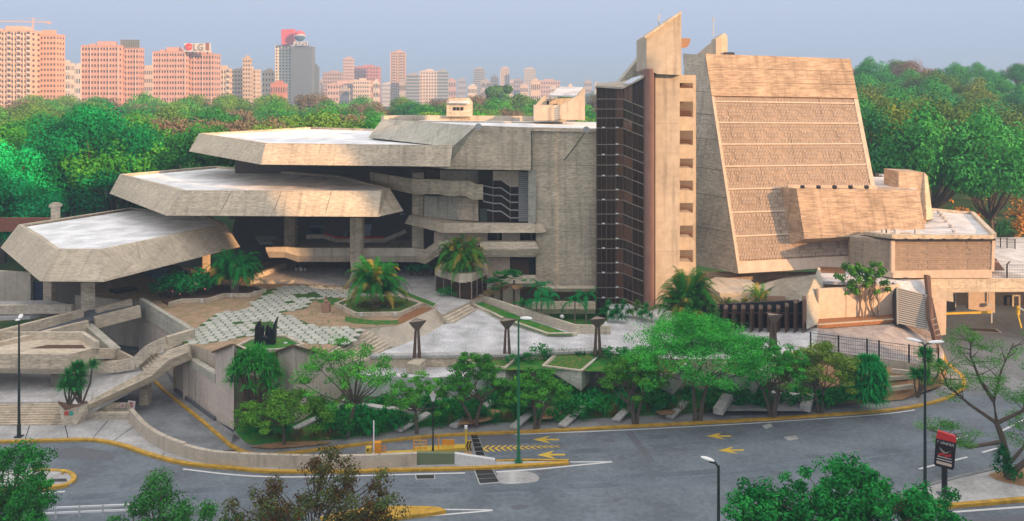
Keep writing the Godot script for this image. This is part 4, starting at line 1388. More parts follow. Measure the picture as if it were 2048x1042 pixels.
	for f in faces:
		var m = MB.new()
		m.extrude(f, Vector3(0, 0, -0.4))
		put("wall_face", m, M.pink_wall, ga)
	for q in [[P(428, 703.5, 66.9), P(463.5, 690, 65.1)], [P(463.5, 690, 65.1), P(481, 697.5, 66.3)], [P(555, 702.5, 66.9), P(586, 691, 65.8)], [P(586, 691, 65.8), P(634, 705.5, 67.9)]]:
		var m = MB.new()
		m.bar(q[0], q[1], 0.4, 0.14)
		put("coping", m, M.rust, ga)
	var nb = MB.new()
	nb.extrude([G(474, 838, 0.1), G(560, 836, 0.1), P(562, 700, 70), P(476, 700, 70)], Vector3(0, 0, -0.4))
	put("notch_wall", nb, M.brown_wall, ga)
	var stb = thing("planter_bed", "kerbed grass bed behind the gabled walls that carries the dark sculpture", "planter")
	ring = GL([474, 697, 502, 683, 545, 677, 572, 677, 606, 694, 560, 704, 500, 706], 4.9)
	rim_bar("kerb", ring, 0.25, 0.25, M.pale_concrete, stb, true)
	tb = MB.new()
	tb.extrude(ring.map(func(p): return p + Vector3(0, 0.1, 0)), Vector3(0, -0.5, 0))
	put("lawn", tb, M.lush_turf, stb)
	# walkway trough at the far left and the car ramp behind it
	var wk = thing("planted_walkway", "long concrete walkway trough with a strip of red soil at the far left", "walkway")
	var w0 = GL([-120, 706, 137, 709, 193, 695, 166, 677, -120, 677], 4.2)
	var w1 = w0.map(func(p): return p - Vector3(0, 1.15, 0))
	var w2 = [w1[0] + Vector3(0, -0.55, -0.5), w1[1] + Vector3(0, -0.55, -0.5), w1[2] + Vector3(-0.3, -0.55, -0.5), w1[3] + Vector3(0, -0.5, 0), w1[4] + Vector3(0, -0.5, 0)]
	var m1 = MB.new()
	m1.loft(w0, w1)
	put("front_beam", m1, M.concrete, wk)
	m1 = MB.new()
	m1.sides(w1, w2); m1.cap(w2)
	put("underside", m1, M.smooth_concrete, wk)
	rim_bar("rear_rim", GL([-120, 678, 165, 678, 193, 697], 4.2), 0.35, 0.6, M.pale_concrete, wk)
	m1 = MB.new()
	m1.cap(rise(GL([60, 697, 94, 690, 165, 690, 172, 697], 4.2), 4.215))
	put("soil", m1, M.soil, wk)
	m1 = MB.new()
	m1.box(P(118, 772, 71.5), Vector3(0.9, 2.2, 0.9))
	put("column", m1, M.interior, wk)
	var rp = thing("car_ramp", "asphalt car ramp between concrete parapet beams rising under the low left canopy", "ramp")
	m1 = MB.new()
	m1.extrude([P(-60, 690, 73.5), P(40, 676, 74.5), P(280, 618, 82), P(255, 596, 87), P(165, 624, 80.5), P(-60, 676, 77)], Vector3(0, -0.4, 0))
	put("roadway", m1, M.dark_asphalt, rp)
	for q in [[G(-60, 699, 4.3), G(176, 641, 4.9)], [G(190, 634, 4.9), G(280, 611, 5.3)], [G(-60, 676, 4.9), G(165, 619, 5.3)], [G(193, 616, 5.2), G(262, 598, 5.3)]]:
		m1 = MB.new()
		m1.bar(q[0] - Vector3(0, 0.5, 0), q[1] - Vector3(0, 0.5, 0), 0.45, 1.05)
		put("parapet_beam", m1, M.concrete, rp)
	m1 = MB.new()
	m1.bar(G(176, 650, 4.4) - Vector3(0, 0.4, 0), G(232, 699, 3.5) - Vector3(0, 0.4, 0), 0.7, 1.0)
	put("diagonal_beam", m1, M.green_concrete, rp)
	m1 = MB.new()
	m1.bar(G(193, 700, 4.0) - Vector3(0, 0.3, 0), G(226, 699, 3.6) - Vector3(0, 0.3, 0), 0.5, 0.8)
	m1.bar(G(232, 700, 3.4) - Vector3(0, 0.3, 0), G(272, 720, 2.4) - Vector3(0, 0.3, 0), 0.5, 0.7)
	put("diagonal_beam", m1, M.concrete, rp)
	rim_bar("rear_beam", GL([-120, 626, 140, 626], 4.4), 0.5, 0.75, M.pale_concrete, rp)
	sheet("left_forecourt", GL([-120, 640, 60, 632, 150, 612, 100, 600, -120, 606], 4.2), M.floor_concrete, 0.3)
	# lower plaza
	var lq = [[690, 730, 3.1], [742, 716, 3.1], [1010, 713, 3.1], [1205, 704, 3.1], [1345, 718, 3.1], [1480, 718, 3.1], [1600, 706, 3.1], [1630, 700, 3.1], [1640, 640, 3.1], [1620, 600, 3.1], [1214, 608, 3.5], [1218, 668, 3.2], [1150, 667, 3.35], [1050, 635, 3.65], [955, 606, 3.9], [953, 620, 3.9], [906, 646, 3.88], [886, 649, 3.78], [840, 676, 3.35], [800, 690, 3.15]]
	var lp = lq.map(func(q): return G(q[0], q[1], q[2]))
	b = MB.new()
	b.extrude(lp.map(func(p): return p - Vector3(0, 0.012, 0)), Vector3(0, -2.9, 0))
	struct("lower_plaza_block", b, M.concrete)
	sheet("lower_plaza", lp, M.white_floor)
	b = MB.new()
	var tp = GL([724, 654, 795, 651, 870, 617, 886, 630], PH - 0.004)
	var bp = [G(745, 700, 3.09), G(826, 688, 3.17), G(884, 650, 3.75), G(887, 649, 3.77)]
	for i in 3: b.extrude([tp[i], tp[i + 1], bp[i + 1], bp[i]], Vector3(0.05, -0.4, -0.1))
	struct("sloping_buttress", b, M.smooth_concrete)
	flight("plaza_steps", G(655, 703, PH), G(724, 656, PH), G(722, 726, LH), G(792, 690, LH), 8, M.pale_concrete, "pale steps left of the sloping buttress between the two plazas")
	flight("plaza_steps", G(885, 631, PH), G(935, 606, PH), G(907, 647, 3.88), G(954, 620, 3.9), 3, M.pale_concrete, "short flight of pale steps beside the glazed booth between the two plazas")
	rim_bar("front_kerb", GL([742, 714, 1010, 711, 1205, 702], LH), 0.8, 0.2, M.pavement).set_meta("kind", "structure")
	var gr = thing("grass_wedge", "sloping wedge of grass between two low walls on the lower plaza", "grass bed")
	rim_bar("low_wall", [G(953, 602, 3.9), G(1050, 634, 3.65), G(1150, 666, 3.35), G(1218, 668, 3.2)], 0.3, 0.75, M.pale_concrete, gr)
	rim_bar("kerb", [G(938, 610, 3.9), G(977, 627, 3.8), G(1005, 641, 3.7), G(1096, 673, 3.35), G(1150, 672, 3.3)], 0.35, 0.3, M.pale_concrete, gr)
	m1 = MB.new()
	m1.cap([G(950, 608, 4.15), G(980, 626, 4.05), G(1008, 640, 3.95), G(1096, 670, 3.6), G(1148, 670, 3.5), G(1048, 636, 3.95), G(965, 604, 4.15)])
	put("lawn", m1, M.lush_turf, gr)
	sheet("sunken_garden", GL([930, 600, 1060, 660, 1150, 700, 1240, 700, 1240, 620, 985, 595], 1.4), M.lush_turf, 0.3)
	sheet("garden_soil", rise(GL([1225, 660, 1320, 650, 1320, 620, 1220, 615], LH), LH + 0.03), M.soil)
	var py = thing("pyramid_skylight", "small white pyramid skylight beside the third funnel lamp", "skylight")
	m1 = MB.new()
	var pz = G(1212, 662, LH)
	for i in 4:
		var k0 = [[-1, 1], [1, 1], [1, -1], [-1, -1]][i]
		var k1 = [[1, 1], [1, -1], [-1, -1], [-1, 1]][i]
		m1.tri(pz + Vector3(k0[0], 0, k0[1]) * 0.6, pz + Vector3(k1[0], 0, k1[1]) * 0.6, pz + Vector3(0, 0.95, 0))
	put("pyramid", m1, M.white_paint, py)
	# white sunken floor and its edges
	var wf = GL([660, 738, 742, 724, 905, 720, 1000, 716, 985, 737, 930, 752, 860, 755, 760, 752, 690, 746], 2.3)
	sheet("sunken_floor", wf, M.white_floor, 2.0)
	# garden along the street
	var g0 = smooth_line([470, 862, 498, 889, 545, 886, 615, 884, 700, 876, 832, 856, 934, 849, 1100, 842, 1250, 834, 1348, 829, 1480, 822, 1620, 814, 1758, 803], 0.1)
	b = MB.new()
	for i in g0.size() - 1:
		var q0: Vector3 = g0[i]
		var q1: Vector3 = g0[i + 1]
		b.quad(q0 + Vector3(0, 0.03, 0), q1 + Vector3(0, 0.03, 0), Vector3(q1.x * 1.07, 0.75, minf(q1.z - 5.0, -72.5)), Vector3(q0.x * 1.07, 0.75, minf(q0.z - 5.0, -72.5)))
	struct("garden_ground", b, M.lush_turf)
	for q in [[930, 830, 960, 818, 1000, 822, 985, 838, 950, 846, 915, 850], [1085, 816, 1110, 812, 1125, 822, 1105, 836, 1082, 838], [500, 893, 560, 884, 640, 882, 660, 886, 600, 893, 540, 897], [1310, 822, 1345, 818, 1350, 826, 1320, 830], [1770, 800, 1830, 785, 1870, 770, 1890, 752, 1860, 745, 1800, 765, 1760, 786]]:
		sheet("bare_soil", smooth_line(q, 0.5 if q[0] < 1700 and q[0] > 600 else 0.2), M.dry_earth)
	var strips = [[905, 851, 985, 800], [1026, 853, 1090, 798], [1124, 849, 1180, 797], [1232, 838, 1268, 800], [1338, 832, 1372, 800], [795, 858, 858, 824], [588, 856, 692, 806]]
	for s in strips:
		var e = thing("garden_wall", "pale flat-topped garden divider wall running back from the street pavement", "wall", Vector3.ZERO, "slanting divider walls in the street garden")
		m1 = MB.new()
		m1.bar(G(s[0], s[1], 0.36) - Vector3(0, 0.1, 0), G(s[2], s[3], 0.85) - Vector3(0, 0.1, 0), 0.62, 0.16)
		put("coping", m1, M.floor_concrete, e)
	var e8 = thing("garden_wall", "pale garden wall running along the hedge left of the lantern post", "wall")
	rim_bar("coping", [G(690, 806, 0.9), G(760, 818, 0.8), G(832, 826, 0.7)], 0.6, 0.2, M.floor_concrete, e8)
	# dark recess behind the trees
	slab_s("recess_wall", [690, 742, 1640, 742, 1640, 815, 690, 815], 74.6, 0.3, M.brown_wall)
	var units = [[1163, 743, "sharp-cornered overhanging concrete planter of dry grass below the second funnel lamp"], [1010, 737, "overhanging concrete planter half hidden by the round tree left of the green lamp post"], [1345, 752, "overhanging concrete planter behind the broad flat tree"], [1505, 757, "overhanging concrete planter above the dark bench recess"]]
	for u in units:
		var x: float = u[0]
		var y: float = u[1]
		var t = thing("overhanging_planter", u[2], "planter")
		var t0 = [G(x - 76, y - 10, 2.75), G(x, y, 2.75), G(x + 16, y - 13, 2.75), G(x + 40, y - 36, 3.0), G(x - 52, y - 33, 3.0)]
		var t1 = [P(x - 30, y + 23, 71.2), P(x - 0.5, y + 39, 70.1), P(x + 14, y + 22, 71.6), P(x + 30, y + 6, 75), P(x - 35, y + 6, 75)]
		m1 = MB.new()
		m1.loft(t0, t1)
		put("body", m1, M.planter_concrete, t)
		m1 = MB.new()
		var mid = (t0[0] + t0[1] + t0[2] + t0[3] + t0[4]) * 0.2
		m1.cap(t0.map(func(p): return p + (mid - p).normalized() * 0.25 + Vector3(0, 0.05, 0)))
		put("grass_top", m1, M.dry_turf, t)
		rim_bar("rim", [t0[4], t0[0], t0[1], t0[2]], 0.22, 0.12, M.pale_concrete, t)
	sheet("lawn_terrace", rise(GL([905, 722, 1010, 714, 1205, 705, 1380, 720, 1370, 740, 1180, 738, 1080, 734, 1000, 736], 2.9), 2.72), M.lush_turf)
	# bench recess on the right
	sheet("recess_floor", GL([1440, 822, 1450, 790, 1610, 806, 1606, 822], 0.62), M.grey_pavement)
	var bn = thing("recess_bench", "white ledge bench at the back of the paved recess under the trees", "bench")
	rim_bar("seat", GL([1550, 795, 1616, 802], 0.62), 0.6, 0.45, M.white_paint, bn)
	for q in [["left white side wall of the paved recess under the trees", 1436, 818, 1456, 788], ["right white side wall of the paved recess under the trees", 1610, 812, 1620, 786]]:
		var t = thing("recess_side_wall", q[0], "wall")
		m1 = MB.new()
		m1.bar(G(q[1], q[2], 0.9) - Vector3(0, 0.2, 0), G(q[3], q[4], 1.2) - Vector3(0, 0.2, 0), 0.75, 0.45)
		put("coping", m1, M.floor_concrete, t)
	var pp = thing("recess_post", "pale concrete post at the mouth of the paved recess", "post")
	m1 = MB.new()
	m1.box(P(1451, 776, 73), Vector3(0.35, 1.0, 0.35))
	put("shaft", m1, M.smooth_concrete, pp)
	right_court(LH)

func slab_s(called: String, a: Array, d: float, thick: float, mt: Material) -> void:
	slab(called, a, d, thick, mt, null).set_meta("kind", "structure")

func right_court(LH: float) -> void:
	var b = MB.new()
	var cp = [G(1625, 703, 3.1), G(1700, 712, 2.75), G(1872, 733, 1.7), G(1888, 705, 1.7), G(1862, 655, 2.5), G(1800, 640, 3.08), G(1640, 635, 3.1)]
	b.extrude(cp.map(func(p): return p - Vector3(0, 0.012, 0)), Vector3(0, -1.6, 0))
	struct("court_block", b, M.smooth_concrete)
	sheet("tiled_court", cp, M.tiles)
	var jb = MB.new()
	for i in 9:
		var s = (i + 0.5) / 9.0
		jb.strip([cp[0].lerp(cp[6], s) + Vector3(0, 0.006, 0), cp[2].lerp(cp[4], s) + Vector3(0, 0.006, 0)], [0.05, 0.05])
		jb.strip([cp[0].lerp(cp[2], s) + Vector3(0, 0.006, 0), cp[6].lerp(cp[4], s) + Vector3(0, 0.006, 0)], [0.05, 0.05])
	struct("court_joint", jb, M.grey_pavement)
	var tw = thing("sunlit_wall", "sunlit concrete wall behind the small crooked trees on the right court", "wall")
	panel_wall(G(1632, 642, LH), G(1795, 632, LH), LH, 6.2, 3, 0.4, M.hall_pale, tw)
	sheet("upper_terrace", GL([1640, 562, 1795, 567, 1860, 556, 1860, 545, 1785, 540, 1700, 530, 1640, 532], 6.2), M.roof_grey, 0.3)
	sheet("soil_bed", rise(GL([1638, 545, 1690, 548, 1690, 536, 1640, 534], 6.2), 6.25), M.litter)
	var tb = thing("tree_bed", "long leaf-strewn planting bed at the foot of the sunlit wall", "planter")
	rim_bar("kerb", GL([1636, 656, 1800, 644], LH), 0.3, 0.35, M.smooth_concrete, tb)
	var m = MB.new()
	m.extrude(rise(GL([1634, 642, 1796, 632, 1800, 645, 1636, 657], LH), LH + 0.3), Vector3(0, -0.3, 0))
	put("leaf_litter", m, M.litter, tb)
	var bt = thing("wing_buttress", "grey sloping concrete wing wall between the brown doors and the sunlit wall", "wall")
	m = MB.new()
	m.extrude([P(1637, 533, 88.5), P(1646, 565, 86.6), P(1634, 648, 81.5), P(1613, 658, 79.9), P(1611, 598, 82)], Vector3(0.5, -0.4, -1.2))
	put("wall_face", m, M.green_concrete, bt)
	# louvred vent on the slope
	var vt = thing("louvred_vent", "large slanting vent of white horizontal louvres between the trees and the deck", "vent")
	var q = [P(1794, 575, 85.5), P(1852, 589, 84.8), P(1857, 661, 81.2), P(1795, 648, 82)]
	m = MB.new()
	m.extrude(q.map(func(p): return p - Vector3(0, 0, 0.3)), Vector3(0, 0, -0.3))
	put("backing", m, M.dark, vt)
	for i in 17:
		var s0 = (i + 0.15) / 17.0
		var s1 = (i + 0.60) / 17.0
		m = MB.new()
		m.extrude([q[0].lerp(q[3], s0), q[1].lerp(q[2], s0), q[1].lerp(q[2], s1), q[0].lerp(q[3], s1)], Vector3(0, 0.03, -0.1))
		put("louvre", m, M.slat_white, vt)
	for s in [[q[0], q[3]], [q[1], q[2]]]:
		m = MB.new()
		m.bar(s[0] + Vector3(0, 0, 0.04), s[1] + Vector3(0, 0, 0.04), 0.14)
		put("frame", m, M.slat_white, vt)
	var vs = thing("vent_surround", "dark slot wall and grey slab above the louvred vent", "wall")
	m = MB.new()
	m.extrude([P(1788, 566, 86), P(1794, 572, 85.7), P(1795, 652, 82.2), P(1789, 648, 83)], Vector3(0, 0, -0.4))
	put("slot", m, M.dark, vs)
	m = MB.new()
	m.extrude([P(1792, 562, 87), P(1855, 560, 86.5), P(1855, 590, 84.9), P(1793, 575, 85.6)], Vector3(0, -0.2, -0.4))
	put("slab", m, M.roof_grey, vs)
	# brown steel gutter ladder
	var gt = thing("steel_gutter", "rusty brown steel gutter with white rungs leaning beside the vent", "gutter")
	m = MB.new()
	m.extrude([P(1853, 552, 86), P(1861, 552, 86), P(1864, 598, 84), P(1858, 598, 84)], Vector3(0, 0, -0.6))
	m.extrude([P(1857, 596, 84), P(1864, 594, 84), P(1871, 625, 82.2), P(1885, 684, 79.2), P(1874, 690, 79), P(1861, 640, 81.3)], Vector3(0, 0, -0.8))
	m.extrude([P(1874, 690, 79), P(1878, 688, 79), P(1878, 730, 77), P(1873, 728, 77)], Vector3(0.2, 0, -0.5))
	put("channel", m, M.rust, gt)
	for i in 5:
		var c = P(1866 + i * 3.2, 638 + i * 10.5, 81.3 - i * 0.52)
		var rb = MB.new()
		rb.bar(c + Vector3(-0.2, -0.06, 0.1), c + Vector3(0.22, 0.09, 0.1), 0.06)
		put("rung", rb, M.slat_white, gt)
	# elevated deck
	var dk = thing("elevated_deck", "raised concrete deck at the far right with a dark garage bay beneath", "deck")
	m = MB.new()
	var dt = [P(1861, 557, 88), P(2150, 557, 88), P(2300, 470, 125), P(1990, 475, 116), P(1984, 545, 89)]
	m.extrude(dt, Vector3(0, -0.3, 0))
	put("deck_slab", m, M.roof_grey, dk)
	slab("fascia_beam", [1861, 558, 2150, 557, 2150, 583, 1906, 585, 1861, 572], 87.9, 0.8, M.pale_concrete, dk)
	slab("corner_beam", [1861, 570, 1906, 584, 1907, 604, 1862, 596], 87.3, 1.0, M.smooth_concrete, dk)
	slab("pillar", [1866, 598, 1893, 602, 1892, 669, 1876, 672, 1866, 640], 86, 1.4, M.hall_pale, dk)
	slab("back_wall", [1890, 585, 2150, 585, 2150, 640, 1890, 640], 103, 0.3, M.dark, dk)
	slab("bay_wall", [1937, 585, 1990, 585, 1990, 626, 1937, 618], 97, 0.5, M.hall_pale, dk)
	slab("bay_wall", [1893, 584, 1911, 588, 1911, 622, 1893, 622], 99, 0.5, M.interior, dk)
	m = MB.new()
	for s in [2025.5, 2038.5]: m.box(P(s, 605, 102.5), Vector3(0.2, 1.6, 0.15))
	m.box(P(2032, 591, 102.5), Vector3(0.9, 0.15, 0.15))
	put("door_frame", m, M.pale_concrete, dk)
	m = MB.new()
	m.box(P(1978, 609, 96.6), Vector3(0.5, 0.35, 0.2)); m.box(P(1978, 594, 96.8), Vector3(0.12, 1.1, 0.1))
	put("meter_box", m, M.slat, dk)
	m = MB.new()
	m.bar(P(1911, 585, 95), P(1911, 614, 95), 0.1)
	put("down_pipe", m, M.slat, dk)
	var br = thing("height_bar", "yellow bar across the garage bay under the deck", "barrier")
	m = MB.new()
	m.bar(P(1890, 627, 90), P(1983, 624, 90), 0.16, 0.22)
	put("bar", m, M.yellow_paint, br)
	m = MB.new()
	m.bar(P(1983, 624, 90), P(1983, 646, 90), 0.12)
	put("post", m, M.slat, br)
	var bx = thing("gate_post", "yellow barrier post with a white arm at the right edge under the deck", "barrier")
	m = MB.new()
	m.box(P(2036, 621, 88), Vector3(0.25, 0.85, 0.3))
	put("cabinet", m, M.yellow_paint, bx)
	m = MB.new()
	m.bar(P(2037, 615, 88), P(2056, 625, 87), 0.1)
	put("arm", m, M.white, bx)
	m = MB.new()
	m.bar(P(2036, 630, 88), P(2043, 656, 87), 0.12)
	put("stay", m, M.yellow_paint, bx)
	m = MB.new()
	m.extrude([P(1985, 516, 90), P(1992, 517, 90), P(2010, 541, 88.6), P(1985, 541, 88.6)], Vector3(0, 0, -0.4))
	tag(put("brown_screen", m, M.rust), "brown triangular screen wall at the corner of the annex on the deck", "wall")
	# fences
	mesh_fence("deck_fence", "tall black mesh fence with white cranked tops along the edge of the raised deck", [P(1852, 556, 88.2), P(1895, 556, 88.1), P(1934, 556, 88.1), P(1974, 556, 88.1), P(2014, 556, 88.1), P(2056, 556, 88.1)], 1.35, true)
	mesh_fence("deck_fence", "short mesh fence at the back corner of the raised deck", [P(1988, 494, 108), P(2001, 495, 107), P(2014, 496, 106), P(2030, 498, 104)], 1.2, false)
	mesh_fence("court_fence", "tall black mesh fence on a beige plinth in front of the tiled court", [G(1621, 702, 3.1), G(1677, 709, 2.87), G(1734, 716, 2.55), G(1758, 719, 2.4), G(1818, 727, 2.05), G(1877, 734, 1.68)], 1.62, false)
	var pl = thing("fence_plinth", "long beige plinth wall below the court fence", "wall")
	for i in 5:
		var q0 = G(1622, 704, 3.1).lerp(G(1880, 736, 1.68), (i + 0.006) / 5.0)
		var q1 = G(1622, 704, 3.1).lerp(G(1880, 736, 1.68), (i + 0.994) / 5.0)
		var pm = MB.new()
		pm.extrude([q0 + Vector3(0, 0.1, 0), q1 + Vector3(0, 0.1, 0), q1 - Vector3(0, 0.5, 0), q0 - Vector3(0, 0.5, 0)], Vector3(0.05, 0, -0.4))
		put("wall_panel", pm, M.smooth_concrete, pl)
	for i in 3:
		var t = thing("terrace_edge", ["topmost concrete edge of the bare soil terraces at the right street corner", "middle concrete edge of the bare soil terraces at the right street corner", "lowest concrete edge of the bare soil terraces at the right street corner"][i], "kerb")
		rim_bar("edge", [[G(1786, 745, 1.75), G(1870, 753, 1.2)], [G(1780, 760, 1.3), G(1835, 756, 1.15)], [G(1776, 782, 0.8), G(1822, 776, 0.8)]][i], 0.3, 0.3, M.smooth_concrete, t)
	var sl = MB.new()
	var s0 = [G(1636, 716, 2.7), G(1876, 747, 1.3), G(1896, 735, 1.1)]
	var s1 = [G(1640, 812, 0.2), G(1806, 799, 0.2), G(1886, 770, 0.2)]
	sl.quad(s0[0], s0[1], s1[1], s1[0]); sl.quad(s0[1], s0[2], s1[2], s1[1])
	struct("soil_slope", sl, M.dry_earth)

func mesh_fence(called: String, label: String, posts: Array, h: float, cranked: bool) -> void:
	var t = thing(called, label, "fence")
	for p in posts:
		var m = MB.new()
		m.bar(p, p + Vector3(0, h, 0), 0.09)
		if cranked: m.bar(p + Vector3(0, h, 0), p + Vector3(0.35, h + 0.28, -0.1), 0.09)
		put("post", m, M.black, t)
	for i in posts.size() - 1:
		for y in ([0.08, h - 0.05, h + 0.27] if cranked else [0.08, h - 0.1]):
			var m = MB.new()
			var o = Vector3(0.35, 0, -0.1) if y > h else Vector3.ZERO
			m.bar(posts[i] + Vector3(0, y, 0) + o, posts[i + 1] + Vector3(0, y, 0) + o, 0.035)
			put("rail", m, M.slat if cranked and y > h else M.dark_pole, t)
	var wires = MB.new()
	for i in posts.size() - 1:
		var n = int(posts[i].distance_to(posts[i + 1]) / 0.15)
		for k in n:
			var p: Vector3 = posts[i].lerp(posts[i + 1], (k + 0.5) / n)
			wires.bar(p + Vector3(0, 0.08, 0), p + Vector3(0, h - 0.1, 0), 0.012)
		for k in 4:
			var o = Vector3(0, h * (k + 1) / 5.0, 0)
			wires.bar(posts[i] + o, posts[i + 1] + o, 0.018)
	tag(put("wire_mesh", wires, M.dark_pole, t), "", "", "", "stuff")

# ---- the city beyond the park ----
func block(called: String, label: String, u0: float, u1: float, vtop: float, d: float, c: Color, rows: int, cols: int, style := 0, deep := 0.7, group := "") -> Node3D:
	# an apartment or office block: walls, floor bands or balconies, rows of windows, a roof house
	var x0 = (u0 - 1024.0) * d / FOC
	var x1 = (u1 - 1024.0) * d / FOC
	var h = EYE - (vtop - 180.0) * d / FOC
	var w = x1 - x0
	var t = thing(called, label, "building", Vector3((x0 + x1) * 0.5, 0, -d), group)
	var dp = w * deep
	var b = MB.new()
	b.box(Vector3(0, h * 0.5, -dp * 0.5), Vector3(w, h, dp))
	put("wall", b, city_mat(c), t)
	var base = h * 0.12
	var fh = (h - base) / rows
	var cw = w / cols
	var win = MB.new()
	var bal = MB.new()
	for i in rows:
		var y = base + fh * (i + 0.5)
		if style == 2:
			win.box(Vector3(0, y, 0.02), Vector3(w * 0.97, fh * 0.55, 0.12))
			continue
		for k in cols:
			var x = -w * 0.5 + cw * (k + 0.5)
			if style == 1 and k % 3 == 1:
				bal.box(Vector3(x, y - fh * 0.3, 0.35), Vector3(cw * 0.95, fh * 0.34, 0.9))
				win.box(Vector3(x, y + fh * 0.1, 0.03), Vector3(cw * 0.9, fh * 0.5, 0.12))
			else:
				win.box(Vector3(x, y, 0.03), Vector3(cw * 0.5, fh * 0.46, 0.12))
		if style == 3: bal.box(Vector3(0, y - fh * 0.42, 0.3), Vector3(w * 1.01, fh * 0.16, 0.7))
	for i in rows:   # windows of the right-hand end wall
		for k in 3: win.box(Vector3(w * 0.5, base + fh * (i + 0.5), -dp * (0.2 + 0.3 * k)), Vector3(0.14, fh * 0.45, dp * 0.12))
	tag(put("windows", win, M.city_glass if style != 2 else M.city_band, t), "", "", "", "stuff")
	if bal.v.size(): tag(put("balconies", bal, city_mat(c.lightened(0.35)), t), "", "", "", "stuff")
	if style == 1 or style == 4:
		var rb = MB.new()
		for k in range(0, cols + 1, 3): rb.box(Vector3(-w * 0.5 + cw * k, h * 0.5, 0.2), Vector3(cw * 0.16, h * 0.98, 0.5))
		put("ribs", rb, city_mat(c.lightened(0.3)), t)
	var r = MB.new()
	r.box(Vector3(w * 0.05, h + 1.2, -dp * 0.5), Vector3(w * 0.4, 2.6, dp * 0.5))
	r.box(Vector3(-w * 0.28, h + 0.6, -dp * 0.4), Vector3(w * 0.16, 1.4, dp * 0.3))
	r.box(Vector3(0, h + 0.2, -dp * 0.5), Vector3(w * 1.02, 0.6, dp * 1.02))
	put("roof_house", r, city_mat(c.darkened(0.1)), t)
	return t

var city_cache = {}
func city_mat(c: Color) -> Material:
	var k = c.to_html()
	if not city_cache.has(k): city_cache[k] = plain(c, 0.9)
	return city_cache[k]

